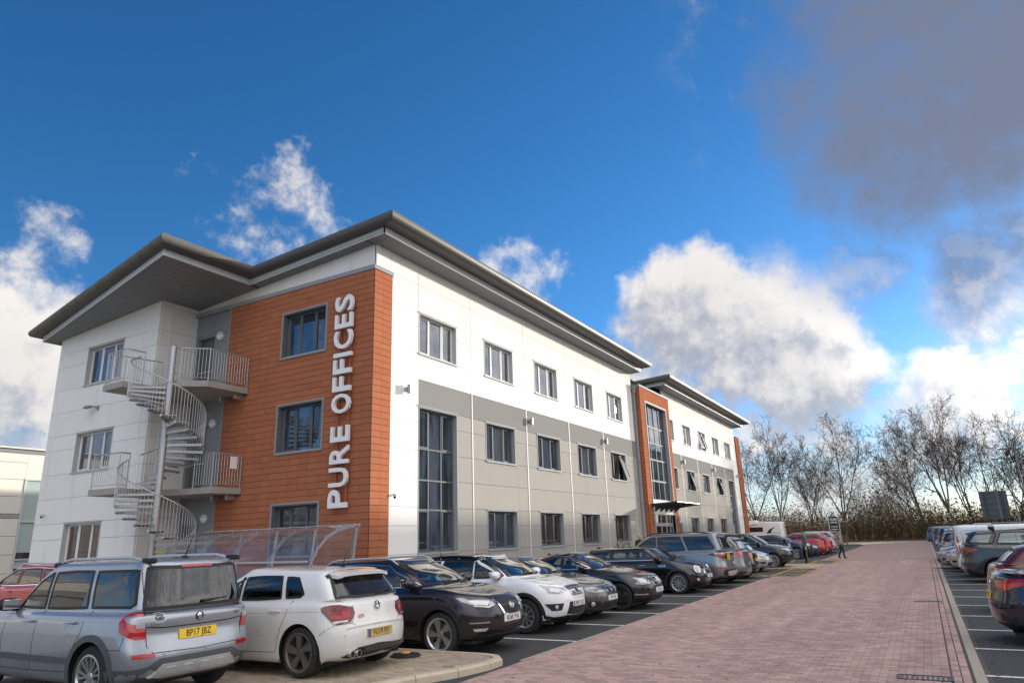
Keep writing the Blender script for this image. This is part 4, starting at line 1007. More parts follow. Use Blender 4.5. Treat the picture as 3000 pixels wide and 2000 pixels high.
def car_rings(s, nq, ns):
    L, Wd, Hh = s['L'], s['W'], s['H']; hl, hw = L/2, Wd/2; X = lambda d: hl-d
    clr = s.get('clr', .2); hf = s['hood']; cx, cz = s['cowl']; wt = s['wst']; rr = s['roofr']; rbx, rbz = s['rwb']; b0, b1 = s['belt']
    tail = s.get('tail', rbz); rw = s.get('rw_', .72); nfp = s.get('nf', 2.7); nrp = s.get('nr', 3.0); Lf = s.get('Lf', .85); Lr = s.get('Lr', .6)
    fl, rl = s.get('flow', .24), s.get('rlow', .30); fb = s.get('fbump', .56); rb = s.get('rbump', .60); hs = s.get('hset', .22); ts = s.get('tset', .10)
    K = []
    def add(xr, xf, b, tab, lf=Lf, n1=nfp, lr=Lr, n2=nrp): K.append(ring(xr, xf, b*hw, sorted(tab), lf, n1, lr, n2, nq, ns, .035, hl))
    add(-hl+.16, hl-.22, .84, [(-hl, rl-.06), (-hl+.9, clr-.02), (hl-.9, clr-.02), (hl, fl-.04)])
    add(-hl+.05, hl-.07, .945, [(-hl, rl), (-hl+.8, clr+.02), (hl-.8, clr+.02), (hl, fl)])
    add(-hl+.01, hl-.015, .975, [(-hl, rl+.10), (-hl+.8, clr+.12), (hl-.8, clr+.12), (hl, fl+.11)])
    add(-hl+.0, hl, .99, [(-hl, rb-.08), (-hl+.8, .46), (hl-.8, .46), (hl, fb-.1)])
    add(-hl+.015, hl-.005, 1.0, [(-hl, rb+.03), (hl*.2, .63), (hl, fb+.03)])
    add(-hl+.05, hl-.04, .995, [(-hl, min(rb+.16, tail-.12)), (hl*.2, .80), (hl, (fb+hf)/2+.02)])
    add(-hl+ts*.8, hl-.09, .972, [(-hl, tail-.09), (0, b0-.07), (X(cx), cz-.14), (hl, hf-.10)])
    add(-hl+ts, hl-.14, .945, [(-hl, tail-.03), (0, b0-.02), (X(cx), cz-.09), (hl, hf-.045)])
    add(-hl+ts+.05, hl-hs, .905, [(-hl, tail), (0, b0+.012), (X(cx), cz-.045), (hl-.15, hf)])
    add(-hl+ts+.08 if rbx > L-.6 else X(rbx)*.5+(-hl+ts)*.5, X(cx*.55+hs*.45), .89, [(-hl, tail+.015), (0, b0+.025), (X(cx), cz-.015), (hl-.15, hf+.045)], .55, 2.6, .4, nrp)
    add(X(rbx), X(cx), .868, [(X(rbx), rbz), (0, b0+.03), (X(cx), cz)], .42, 2.6, .34, nrp+.6)
    t = .55; zt = Hh-.085
    add(X(rbx+(rr-rbx)*(t-.06)), X(cx+(wt-cx)*(t-.02)), .868+(rw+.02-.868)*t+.02, [(X(rbx), rbz+(zt-rbz)*t), (X(cx), cz+(zt-cz)*t)], .36, 2.8, .32, nrp+.6)
    add(X(rr), X(wt), rw+.02, [(X(rr), Hh-s.get('rdrop', .10)), (X(rr)*.5+X(wt)*.5, Hh-.062), (X(wt), Hh-.095)], .32, 3.0, .30, nrp+.8)
    add(X(rr)+.07, X(wt)-.09, rw-.06, [(X(rr), Hh-s.get('rdrop', .10)+.035), (0, Hh-.022), (X(wt), Hh-.05)], .32, 3.2, .3, nrp+.8)
    add(X(rr)+.22, X(wt)-.28, rw*.55, [(X(rr), Hh-s.get('rdrop', .10)+.055), (0, Hh-.004), (X(wt), Hh-.022)], .3, 3.2, .3, 3.4)
    add(X(rr)+.40, X(wt)-.50, .0, [(X(rr), Hh-s.get('rdrop', .10)+.075), (0, Hh), (X(wt), Hh-.010)], .01, 3, .01, 3)
    return K
def loft(K, subs):
    rows = [K[0]]
    n = len(K)
    for i in range(n-1):
        p0, p1, p2, p3 = K[max(i-1, 0)], K[i], K[i+1], K[min(i+2, n-1)]
        for s in range(1, subs[i]+1):
            t = s/subs[i]; row = []
            for a, b, c, d in zip(p0, p1, p2, p3):
                # centripetal-ish Catmull-Rom with clamped tangents
                l1 = (c-b).length; l0 = (b-a).length; l2 = (d-c).length
                m1 = (c-a)*(l1/(l0+l1+1e-6)); m2 = (d-b)*(l1/(l1+l2+1e-6))
                if i == 0: m1 = c-b
                if i == n-2: m2 = c-b
                t2, t3 = t*t, t*t*t
                row.append(b*(2*t3-3*t2+1)+m1*(t3-2*t2+t)+c*(-2*t3+3*t2)+m2*(t3-t2))
            rows.append(row)
    return rows
SUBS_HI = [2, 2, 3, 3, 3, 4, 3, 3, 5, 5, 7, 8, 3, 3, 2]
SUBS_LO = [1, 1, 2, 2, 2, 2, 2, 1, 3, 3, 4, 4, 2, 2, 1]
class Car:
    def __init__(c, s, name, label, x, y, rz, pm, z0=0, near=True, group='cars parked in the bays'):
        c.s = s; c.near = near; c.pm = pm
        c.root = empty(name, (x, y, z0), rz, label, s.get('cat', 'car'), group)
        nq, ns = (18, 46) if near else (9, 22)
        rows = loft(car_rings(s, nq, ns), SUBS_HI if near else SUBS_LO)
        m = len(rows[0]); M = 2*m-2; V = []; F = []
        for r in rows:
            V += r+[Vector((p.x, -p.y, p.z)) for p in r[-2:0:-1]]
        for i in range(len(rows)-1):
            for j in range(M): F.append((i*M+j, i*M+(j+1) % M, (i+1)*M+(j+1) % M, (i+1)*M+j))
        c.bvh = BVHTree.FromPolygons(V, F); c.V, c.F = V, F
        c.hl, c.hw = s['L']/2, s['W']/2; c.X = lambda d: c.hl-d
        c.wx = (c.hl-s['fo'], c.hl-s['fo']-s['wb']); c.cuts = []
    # --- points on the skin
    def S(c, d, z, sd=1):
        x = c.X(d); h = c.bvh.ray_cast(Vector((x, sd*4, z)), Vector((0, -sd, 0)))
        return h[0] if h[0] else c.bvh.find_nearest(Vector((x, sd*c.hw*.8, z)))[0]
    def Fr(c, y, z):
        h = c.bvh.ray_cast(Vector((6, y, z)), Vector((-1, 0, 0))); return h[0] if h[0] else c.bvh.find_nearest(Vector((c.hl, y, z)))[0]
    def R(c, y, z):
        h = c.bvh.ray_cast(Vector((-6, y, z)), Vector((1, 0, 0))); return h[0] if h[0] else c.bvh.find_nearest(Vector((-c.hl, y, z)))[0]
    def T(c, d, y): return c.bvh.ray_cast(Vector((c.X(d), y, 5)), Vector((0, 0, -1)))[0] or Vector((c.X(d), y, 1))
    def P(c, q, sd=1):
        if q[0] == 'S': return c.S(q[1], q[2], sd)
        if q[0] == 'F': return c.Fr(q[1]*sd, q[2])
        if q[0] == 'R': return c.R(q[1]*sd, q[2])
        return c.T(q[1], q[2]*sd)
    def snap(c, p, off):
        h = c.bvh.find_nearest(p); n = h[1]; q = h[0]
        if n.dot(q-Vector((q.x*.55, 0, min(q.z*.6+.2, .75)))) < 0: n = -n
        return q+n*off, n
    def patch(c, name, pts, m, off=.005, thick=.012, sub=.07, parent=None, **kw):
        bm = bmesh.new(); vs = [bm.verts.new(p) for p in pts]
        try: f = bm.faces.new(vs)
        except ValueError: bm.free(); return None
        bmesh.ops.triangulate(bm, faces=[f])
        for it in range(4):
            e = [e for e in bm.edges if e.calc_length() > sub*(1.6 if it else 2.2)]
            if not e: break
            bmesh.ops.subdivide_edges(bm, edges=e, cuts=1); bmesh.ops.triangulate(bm, faces=[f for f in bm.faces if len(f.verts) > 3])
        N = {}
        for v in bm.verts: v.co, N[v] = c.snap(v.co, off)
        bm.normal_update()
        rev = sum(f.normal.dot(N[f.verts[0]])*f.calc_area() for f in bm.faces) < 0
        if rev: bmesh.ops.reverse_faces(bm, faces=bm.faces[:])
        be = [e for e in bm.edges if len(e.link_faces) == 1]; low = {}
        for e in be:
            for v in e.verts:
                if v not in low: low[v] = bm.verts.new(v.co-N[v]*(thick+off))
        for e in be:
            l = e.link_loops[0]; a, b = l.vert, l.link_loop_next.vert; nf = bm.faces.new((b, a, low[a], low[b])); 
        me = bpy.data.meshes.new(name); bm.to_mesh(me); bm.free(); me.materials.append(m); smooth_mesh(me, 50)
        return link(name, me, parent or c.root, **kw)
    def strip(c, name, pts, w, m, off=.003, closed=False, parent=None, step=.05, build=True, mb=None):
        path = []; pts = list(pts)+([pts[0]] if closed else [])
        for a, b in zip(pts, pts[1:]):
            n = max(1, int((b-a).length/step)); path += [a.lerp(b, i/n) for i in range(n)]
        path.append(pts[-1]); q = [c.snap(p, off) for p in path]; mb = mb or MB(); o = len(mb.v); k = len(q)
        for i in range(k):
            t = (q[min(i+1, k-1)][0]-q[max(i-1, 0)][0]); 
            if closed and i in (0, k-1): t = q[1][0]-q[k-2][0]
            sd = t.cross(q[i][1]).normalized()*w/2; nn = q[i][1]
            mb.v += [tuple(q[i][0]-sd-nn*.006), tuple(q[i][0]-sd), tuple(q[i][0]+sd), tuple(q[i][0]+sd-nn*.006)]
        for i in range(k-1):
            for j in range(3): mb.f.append((o+i*4+j, o+i*4+j+1, o+i*4+4+j+1, o+i*4+4+j)); mb.m.append(0)
        if build: return mb.build(name, m, parent or c.root, smooth=60, fix=False)
        return mb
    def window(c, name, q, gm, sd=1, frame=BLK, inner=.017, cutbody=True, sub=.09, parent=None):
        pts = [c.P(p, sd) for p in q]; 
        o = c.patch(name, pts, gm, off=.004, thick=.003, sub=sub, parent=parent)
        c.strip('surround', pts, inner*2, frame, off=.0065, closed=True, parent=o)
        if cutbody and c.near: c.cuts.append((q[0][0], [( -1 if q[0][0] == 'S' else 1) and p for p in pts], sd))
        return o
    def finish(c):
        """cut window and wheel openings, then link the skin"""
        s = c.s; V, F = c.V, c.F; ra = s['rw']+.05; gone = set()
        for xw in c.wx:
            zc = s['rw']; ins = set()
            for i, p in enumerate(V):
                if abs(p.y) > c.hw*.62 and (p.x-xw)**2+(p.z-zc)**2 < ra*ra: ins.add(i)
            for k, f in enumerate(F):
                if all(i in ins for i in f): gone.add(k)
            used = {i for k, f in enumerate(F) if k not in gone for i in f}
            for i in ins & used:
                p = V[i]; dx, dz = p.x-xw, p.z-zc; d = math.hypot(dx, dz) or 1e-3
                V[i] = Vector((xw+dx/d*ra, p.y, zc+dz/d*ra))
        def near_edge(p, poly):
            best = None
            for i in range(len(poly)):
                ax, ay = poly[i-1]; bx, by = poly[i]; dx, dy = bx-ax, by-ay; t = ((p[0]-ax)*dx+(p[1]-ay)*dy)/(dx*dx+dy*dy+1e-9); t = min(max(t, 0), 1)
                q = (ax+dx*t, ay+dy*t); dd = (q[0]-p[0])**2+(q[1]-p[1])**2
                if best is None or dd < best[0]: best = (dd, q)
            return best[1]
        for kind, pts, sd in c.cuts:
            ix = (0, 2) if kind == 'S' else (1, 2); poly = [(p[ix[0]], p[ix[1]]) for p in pts]
            xs = [p.x for p in pts]; zs = [p.z for p in pts]; x0, x1, z0, z1 = min(xs)-.12, max(xs)+.12, min(zs), max(zs)
            ins = set()
            for i, v in enumerate(V):
                if x0 < v.x < x1 and z0 < v.z < z1 and (kind != 'S' or v.y*sd > c.hw*.4) and inside((v[ix[0]], v[ix[1]]), poly): ins.add(i)
            for k, f in enumerate(F):
                if all(i in ins for i in f): gone.add(k)
            used = {i for k, f in enumerate(F) if k not in gone for i in f}
            for i in ins & used:
                q = near_edge((V[i][ix[0]], V[i][ix[1]]), poly)
                V[i] = c.S(c.hl-q[0], q[1], sd) if kind == 'S' else (c.Fr(*q) if kind == 'F' else c.R(*q))
        F2 = [f for k, f in enumerate(F) if k not in gone]
        me = bpy.data.meshes.new('body'); me.from_pydata([tuple(v) for v in V], [], F2); me.materials.append(c.pm)
        bm = bmesh.new(); bm.from_mesh(me); bmesh.ops.remove_doubles(bm, verts=bm.verts[:], dist=.0004)
        bmesh.ops.delete(bm, geom=[v for v in bm.verts if not v.link_faces], context='VERTS')
        bmesh.ops.recalc_face_normals(bm, faces=bm.faces[:]); bm.to_mesh(me); bm.free(); smooth_mesh(me, 55)
        link('body', me, c.root)
        # floor and wheel wells
        b = MB(); z = s.get('clr', .2); b.prism([(-c.hl+.25, -c.hw*.84), (c.hl-.3, -c.hw*.84), (c.hl-.3, c.hw*.84), (-c.hl+.25, c.hw*.84)], z-.01, z+.03)
        b.build('underbody', WELL, c.root)
        for xw in c.wx:
            for sd in (1, -1):
                w = MB(); n = 18; y0, y1 = sd*(c.hw-.03), sd*(c.hw-.38)
                arc = [(xw+math.cos(a)*(ra+.004), s['rw']+math.sin(a)*(ra+.004)) for a in [(-.35+(PI+.7)*i/n) for i in range(n+1)]]
                vs = [(x, y0, zz) for x, zz in arc]+[(x, y1, zz) for x, zz in arc]; m = n+1
                w.add(vs, [(i, i+1, m+i+1, m+i) for i in range(n)]+[tuple(range(m, 2*m))]); w.build('wheel_well', WELL, c.root, fix=False)
    def arches(c, m, w=.06, off=.012):
        ra = c.s['rw']+.05
        for xw in c.wx:
            for sd in (1, -1):
                pts = []
                for i in range(25):
                    a = -.25+(PI+.5)*i/24; r = ra+w*.42; x, z = xw+math.cos(a)*r, c.s['rw']+math.sin(a)*r
                    if z < c.s.get('clr', .2)+.02: continue
                    pts.append(c.S(c.hl-x, z, sd))
                c.strip('wheel_arch', pts, w, m, off=off, step=.06)
    def wheels(c, style, tyre_w=.21, rim=None):
        r = c.s['rw']; rr = rim or r*.68; key = (style, round(r, 3), round(rr, 3), c.near)
        if key not in WHEELS: WHEELS[key] = wheel_meshes(style, r, rr, tyre_w, c.near)
        hub, ty, ri = WHEELS[key]
        for xw in c.wx:
            for sd in (1, -1):
                w = link('wheel', hub, c.root, (xw, sd*(c.hw-.03-tyre_w*.5), r), (0, 0, 0 if sd > 0 else PI))
                link('tyre', ty, w); link('rim', ri, w)
                w.rotation_euler = (0, random.uniform(-1, 1) if style != 'turbine' else .3, 0 if sd > 0 else PI)
    def plate(c, where, z, txt, m, y=0, w=.52, h=.111, eu=False, tilt=None):
        p = c.Fr(y, z) if where == 'F' else c.R(y, z); p1 = c.Fr(y, z+.05) if where == 'F' else c.R(y, z+.05); p2 = c.Fr(y, z-.05) if where == 'F' else c.R(y, z-.05)
        sg = 1 if where == 'F' else -1; up = (p1-p2).normalized(); n = Vector((0, 1, 0)).cross(up).normalized()*(1)
        if n.x*sg < 0: n = -n
        rt = up.cross(n)
        M = Matrix((rt, up, n)).transposed().to_4x4(); M.translation = p+n*.012
        o = MB().cbox((-w/2, -h/2, -.02), (w/2, h/2, .006), .004).xf(M).build('number_plate', m, c.root)
        if txt:
            vs, fs = text_mesh(txt, h*.98, 0, bold=.002, sp=1.05, sx=.80 if len(txt) > 6 else .78)
            xs = [v[0] for v in vs]; k = min(1.0, (w*.86-(.05 if eu else 0))/(max(xs)-min(xs)))
            MB().add([(v[0]*k+(.02 if eu else 0), v[1], .0075) for v in vs], fs).xf(M).build('lettering', PTX, o, fix=False)
        if eu: MB().box((-w/2+.004, -h/2+.004, .0055), (-w/2+.05, h/2-.004, .0072)).xf(M).build('blue_band', BLU, o)
        return M
    def mirror(c, d, z, m, sz=1.0):
        for sd in (1, -1):
            p = c.S(d, z, sd); b = MB(); q = Vector((p.x-.02, p.y+sd*.13*sz, p.z+.06))
            b.lathe([(0,-.125),(.055,-.115),(.085,-.07),(.095,0),(.09,.06),(.065,.11),(0,.125)], 16, axis='y').xf(Matrix.Translation(q)@Matrix.Diagonal((.85*sz, sz, .82*sz, 1)))
            o = b.build('mirror', m, c.root, smooth=60)
            MB().tube([p-Vector((0, sd*.03, 0)), q-Vector((0, sd*.05, .06))], .03, 8).build('stalk', BLK, o)
            MB().cbox((q.x-.09*sz, q.y-.10*sz, q.z-.055*sz), (q.x-.075*sz, q.y+.10*sz, q.z+.06*sz), .005).build('mirror_glass', CHR, o)
    def handles(c, ds, z, m, dz=.03):
        for sd in (1, -1):
            for d in ds:
                a, b = c.S(d-.1, z, sd), c.S(d+.1, z+.003, sd)
                c.patch('handle_recess', [c.S(d+.06*math.cos(t), z+.04*math.sin(t), sd) for t in [i*PI/5 for i in range(10)]], BLK if m is CHR else c.pm, .002, .002, .1)
                n = Vector((0, sd, 0)); MB().tube([a+n*.004, a+n*.03, (a+b)/2+n*.036, b+n*.03, b+n*.004], [.008, .014, .015, .014, .008], 6).build('door_handle', m, c.root, smooth=60)
    def seam(c, q, sd=1, w=.007, m=None, name='door_seam'): c.strip(name, [c.P(p, sd) for p in q], w, m or MATS['black'], off=.0015, step=.06)
    def interior(c, dF, dR, zs=.55, wheel_right=True):
        """seats, dash and steering wheel seen through the glass"""
        s = c.s; hw = c.hw; X = c.X
        def seat(x, y, w, zb, ztop, head=True):
            b = MB(); b.cbox((x-.10, y-w/2, zb-.12), (x+.48, y+w/2, zb+.05), .05)
            n = len(b.v); b.cbox((-.07, -w/2, 0), (.07, w/2, ztop-zb), .06).xf(Matrix.Translation((x-.06, y, zb))@Matrix.Rotation(math.radians(-14), 4, 'Y'), n)
            o = b.build('seat', SEAT, c.root)
            if head: MB().cbox((-.05, -.13, 0), (.05, .13, .18), .05).xf(Matrix.Translation((x-.06-.24*(ztop-zb), y, ztop+.03))).build('headrest', SEAT, o)
        for y in (.36, -.36): seat(X(dF), y*hw/.9, .48, zs, s['H']-.42)
        seat(X(dR), 0, hw*1.3, zs+.02, s['H']-.48, False)
        for y in (.38, -.38): MB().cbox((X(dR)-.27, y-.12, s['H']-.48), (X(dR)-.17, y+.12, s['H']-.32), .04).build('headrest', SEAT, c.root)
        cx, cz = s['cowl']; MB().cbox((X(cx+.85), -hw*.8, cz-.32), (X(cx+.12), hw*.8, cz-.06), .08).build('dashboard', SEAT, c.root)
        p = Vector((X(cx+.92), -.36*hw/.9 if wheel_right else .36, cz-.12)); b = MB()
        M = Matrix.Translation(p)@Matrix.Rotation(math.radians(65), 4, 'Y')
        b.tube([M@Vector((.18*math.cos(a), .18*math.sin(a), 0)) for a in [i*PI/10 for i in range(21)]], .014, 6); b.cyl(M@Vector((0,0,-.2)), M@Vector((0,0,0)), .05, 8); b.build('steering_wheel', SEAT, c.root)
        MB().cbox((-c.hl+.5, -hw*.8, .25), (X(cx), hw*.8, .34), .03).build('cabin_floor', SEAT, c.root)
WHEELS = {}
def wheel_meshes(style, r, rr, w, near):
    n = 40 if near else 20; h = w/2
    t = MB().lathe([(rr-.012,-h+.01),(rr+.01,-h),(r-.035,-h-.004),(r-.012,-h+.018),(r,-h+.045),(r,h-.045),(r-.012,h-.018),(r-.035,h+.004),(rr+.01,h),(rr-.012,h-.01)], n, axis='y').mesh('tyre', TYRE, smooth=45)
    hub = MB().lathe([(0,h-.10),(rr*.62,h-.10),(rr*.62,h-.12),(rr-.02,h-.15),(rr-.02,-h+.02)], n, axis='y').mesh('wheel', [DISC, WELL], smooth=40)
    b = MB(); b.lathe([(rr-.012,-h+.01),(rr+.012,h-.004),(rr+.014,h+.006),(rr-.004,h+.008),(rr-.022,h-.012),(rr-.03,-h+.02)], n, axis='y', closed=True)
    N, two, kind = {'star5': (5, 1, 'y'), 'multi10': (10, 0, 's'), 'turbine': (5, 0, 't'), 'bladed5': (5, 1, 'b'), 'cover5': (5, 0, 'w'), 'y7': (7, 0, 'y'), 'dark_y': (5, 0, 'y'), 'plain6': (6, 0, 'w')}[style]
    b.lathe([(0,h-.012),(.05,h-.014),(.06,h-.03),(.06,h-.06)], 16, axis='y')
    def spoke(a, w0, w1, lean=0, r0=.05, r1=None):
        r1 = r1 or rr-.012; o = len(b.v); ca, sa = math.cos(a), math.sin(a); cb, sb = math.cos(a+lean), math.sin(a+lean)
        pts = []
        for yy0, yy1 in ((h-.02, h-.004), (h-.055, h-.04)):
            for q, w_, y_, (cc, ss) in ((r0, w0, yy0, (ca, sa)), (r1, w1, yy1, (cb, sb))):
                for sg in (-1, 1): pts.append((cc*q-ss*w_*sg, y_, ss*q+cc*w_*sg))
        b.add(pts, [(0,2,3,1),(4,5,7,6),(0,4,6,2),(1,3,7,5),(0,1,5,4),(2,6,7,3)])
    for k in range(N):
        a = 2*PI*k/N+PI/2
        if kind == 's': spoke(a, .016, .026)
        elif kind == 'y': spoke(a-.06, .012, .016, -.14); spoke(a+.06, .012, .016, .14)
        elif kind == 't': spoke(a, .035, .055, .22)
        elif kind == 'b': spoke(a, .026, .046, .12); spoke(a+.40, .008, .008, .02, rr*.55)
        else: spoke(a, .035, .075 if N == 5 else .05)
    m = {'turbine': BROWNALLOY, 'dark_y': DALLOY}.get(style, ALLOY)
    ri = b.mesh('rim', m)
    bm = bmesh.new(); bm.from_mesh(ri); bmesh.ops.recalc_face_normals(bm, faces=bm.faces[:]); bm.to_mesh(ri); bm.free(); smooth_mesh(ri, 35)
    return hub, t, ri
# ---------------------------------------------------------------- fittings shared by the cars
SPEC = dict(
 yeti=dict(L=4.22, W=1.79, H=1.64, wb=2.58, fo=.84, rw=.345, hood=.92, cowl=(1.12, 1.05), wst=1.80, roofr=4.02, rwb=(4.13, 1.06), belt=(1.01, 1.04), rw_=.735, Lr=.34, nr=3.6, clr=.24, rlow=.34, rbump=.62, tset=.05, rdrop=.05, tail=1.03),
 polo=dict(L=4.07, W=1.75, H=1.44, wb=2.55, fo=.80, rw=.33, hood=.80, cowl=(1.02, .97), wst=1.72, roofr=3.62, rwb=(3.91, 1.01), belt=(.93, .98), rw_=.69, Lr=.5, nr=3.0, clr=.18, rlow=.27, rbump=.60, tset=.09, rdrop=.09, tail=.98),
 qash=dict(L=4.39, W=1.81, H=1.57, wb=2.65, fo=.92, rw=.35, hood=.93, cowl=(1.12, 1.09), wst=1.98, roofr=3.92, rwb=(4.24, 1.14), belt=(1.02, 1.12), rw_=.68, clr=.22, flow=.30, fbump=.62, hset=.20),
 arona=dict(L=4.14, W=1.78, H=1.54, wb=2.57, fo=.83, rw=.34, hood=.93, cowl=(1.06, 1.07), wst=1.86, roofr=3.74, rwb=(4.0, 1.12), belt=(1.0, 1.08), rw_=.68, clr=.22, flow=.30, fbump=.62, hset=.18),
 bmw=dict(L=4.63, W=1.81, H=1.43, wb=2.81, fo=.80, rw=.33, hood=.78, cowl=(1.42, .99), wst=2.18, roofr=3.32, rwb=(4.0, 1.04), belt=(.94, 1.0), rw_=.64, clr=.17, flow=.22, fbump=.50, tail=1.03, hset=.16, rdrop=.14),
 merc=dict(L=4.60, W=1.77, H=1.45, wb=2.76, fo=.79, rw=.335, hood=.82, cowl=(1.34, 1.01), wst=2.08, roofr=3.28, rwb=(3.98, 1.05), belt=(.95, 1.01), rw_=.65, clr=.17, flow=.22, fbump=.52, tail=1.05, hset=.14, rdrop=.14),
 mini=dict(L=4.25, W=1.80, H=1.44, wb=2.67, fo=.80, rw=.325, hood=.86, cowl=(1.14, 1.03), wst=1.66, roofr=3.98, rwb=(4.16, 1.0), belt=(.98, 1.0), rw_=.74, clr=.17, flow=.24, fbump=.54, Lr=.4, nr=3.4, rdrop=.07, Lf=.95, nf=2.4),
 disco=dict(L=4.97, W=2.02, H=1.86, wb=2.92, fo=.88, rw=.39, hood=1.08, cowl=(1.28, 1.22), wst=2.02, roofr=4.74, rwb=(4.90, 1.26), belt=(1.18, 1.24), rw_=.74, clr=.28, rlow=.42, rbump=.72, Lr=.45, nr=3.4, tset=.06, rdrop=.07, tail=1.2),
 suv=dict(L=4.55, W=1.86, H=1.69, wb=2.68, fo=.90, rw=.36, hood=1.0, cowl=(1.15, 1.15), wst=1.95, roofr=4.16, rwb=(4.42, 1.18), belt=(1.10, 1.18), rw_=.69, clr=.24, flow=.30, fbump=.64),
 hatch=dict(L=4.0, W=1.74, H=1.48, wb=2.50, fo=.80, rw=.315, hood=.82, cowl=(.98, 1.0), wst=1.72, roofr=3.52, rwb=(3.84, 1.04), belt=(.95, 1.02), rw_=.66, clr=.17, flow=.22, fbump=.54, Lf=.95, nf=2.3),
 sedan=dict(L=4.80, W=1.84, H=1.45, wb=2.80, fo=.92, rw=.335, hood=.80, cowl=(1.36, 1.0), wst=2.1, roofr=3.42, rwb=(4.25, 1.06), belt=(.95, 1.02), rw_=.63, clr=.16, tail=1.07, rdrop=.14, rbump=.60, tset=.12, Lr=.7, nr=2.5),
 estate=dict(L=4.6, W=1.80, H=1.49, wb=2.70, fo=.88, rw=.33, hood=.82, cowl=(1.15, 1.02), wst=1.9, roofr=4.22, rwb=(4.48, 1.03), belt=(.97, 1.04), rw_=.67, clr=.17),
 van=dict(L=5.0, W=1.96, H=1.95, wb=3.1, fo=.95, rw=.34, hood=1.15, cowl=(.95, 1.28), wst=1.55, roofr=4.92, rwb=(4.97, 1.2), belt=(1.2, 1.2), rw_=.86, clr=.22, Lr=.16, nr=5, rdrop=.05, rbump=.55, tset=.03, tail=1.2, cat='van'),
 camper=dict(L=5.9, W=2.02, H=2.75, wb=3.6, fo=1.0, rw=.36, hood=1.25, cowl=(.85, 1.45), wst=1.6, roofr=5.75, rwb=(5.86, 1.3), belt=(1.35, 1.35), rw_=.84, clr=.25, Lr=.2, nr=4, rdrop=.16, rbump=.6, tset=.03, tail=1.3, cat='camper van'))
def zbelt(c, d):
    s = c.s; (cx, cz), (rx, rz), (b0, b1) = s['cowl'], s['rwb'], s['belt']
    return lerp_tab([(cx, cz), (s['L']/2, b0+.03), (rx, rz)], d)+.035
def ztop(c, d):
    s = c.s; m = (s['wst']+s['roofr'])/2
    return lerp_tab([(s['wst'], s['H']-.095), (m, s['H']-.062), (s['roofr'], s['H']-s.get('rdrop', .10))], d)-.055
def side_glass(c, Bp, Cp, Q=None, gm=None, frame=BLK, slant=.16, trim=None, rear_gm=None):
    s = c.s; cx = s['cowl'][0]; g1 = gm or (CGL if c.near else OPG); g2 = rear_gm or g1
    for sd in (1, -1):
        a = [('S', cx+.36, zbelt(c, cx+.36)), ('S', s['wst']+.08, ztop(c, s['wst'])-.09), ('S', s['wst']+.26, ztop(c, s['wst']+.26)-.012), ('S', (s['wst']+Bp)/2+.1, ztop(c, (s['wst']+Bp)/2+.1)), ('S', Bp-.045, ztop(c, Bp)), ('S', Bp-.035, zbelt(c, Bp)), ('S', (cx+.36+Bp)/2, zbelt(c, (cx+.36+Bp)/2))]
        c.window('side_window', a, g1, sd, frame)
        b = [('S', Bp+.045, zbelt(c, Bp)), ('S', Bp+.04, ztop(c, Bp)), ('S', (Bp+Cp)/2, ztop(c, (Bp+Cp)/2)), ('S', Cp-.02, ztop(c, Cp)-.01), ('S', Cp+slant, zbelt(c, Cp)+.01), ('S', (Bp+Cp)/2, zbelt(c, (Bp+Cp)/2))]
        c.window('side_window', b, g2, sd, frame)
        if Q:
            q0 = Cp+.09; b = [('S', q0+slant+.02, zbelt(c, q0)+.012), ('S', q0, ztop(c, q0)-.015), ('S', Q[0], ztop(c, Q[0])-.02), ('S', Q[1], zbelt(c, Q[1])+.05), ('S', Q[1]-.06, zbelt(c, Q[1])+.012)]
            c.window('quarter_window', b, g2, sd, frame)
        if trim:
            end = (Q[1] if Q else Cp+slant)
            pts = [c.S(d, zbelt(c, d)-.012, sd) for d in [cx+.30+(end-cx-.30)*i/8 for i in range(9)]]
            c.strip('window_trim', pts, .018, trim, .009)
            if trim is CHR:
                pts = [c.S(cx+.30, zbelt(c, cx+.30), sd), c.S(s['wst']+.02, ztop(c, s['wst'])-.08, sd)]+[c.S(d, ztop(c, d)+.02, sd) for d in [s['wst']+.2+(end-.12-s['wst']-.2)*i/6 for i in range(7)]]
                c.strip('window_trim', pts, .016, trim, .009)
def screens(c, gm=None, rm=None, rear=True, wlo=.74, whi=None, rlo=.035, rwide=.70, rtop=.80, rhi=.075):
    s = c.s; hw = c.hw; cz = s['cowl'][1]; whi = whi or s['rw_']*.93; g = gm or (CGL if c.near else OPG)
    zt = s['H']-.115
    q = [('F', wlo*hw*k, cz+.03-.0*abs(k)) for k in (-1, -.5, 0, .5, 1)]+[('F', (wlo*.5+whi*.5)*hw, (cz+zt)/2)]+[('F', whi*hw*k, zt) for k in (1, .5, 0, -.5, -1)]+[('F', -(wlo*.5+whi*.5)*hw, (cz+zt)/2)]
    w = c.window('windscreen', q, g, 1, BLK, .02)
    for y0, y1, off in ((-.30, .34, .0), (.28, .62, .0)):
        a, b = c.Fr(y0*hw, cz+.035), c.Fr(y1*hw, cz+.055); n = Vector((.5, 0, .8)).normalized(); MB().tube([a+n*.02, b+n*.02], .009, 5).build('wiper', BLK, w)
    if rear:
        z0, z1 = s['rwb'][1]+rlo, s['H']-s.get('rdrop', .1)-rhi; b0, b1 = rwide*hw, rtop*s['rw_']*hw
        q = [('R', b0*k, z0) for k in (1, .5, 0, -.5, -1)]+[('R', b1*k, z1) for k in (-1, -.5, 0, .5, 1)]
        return c.window('rear_window', q, rm or g, 1, BLK, .022)
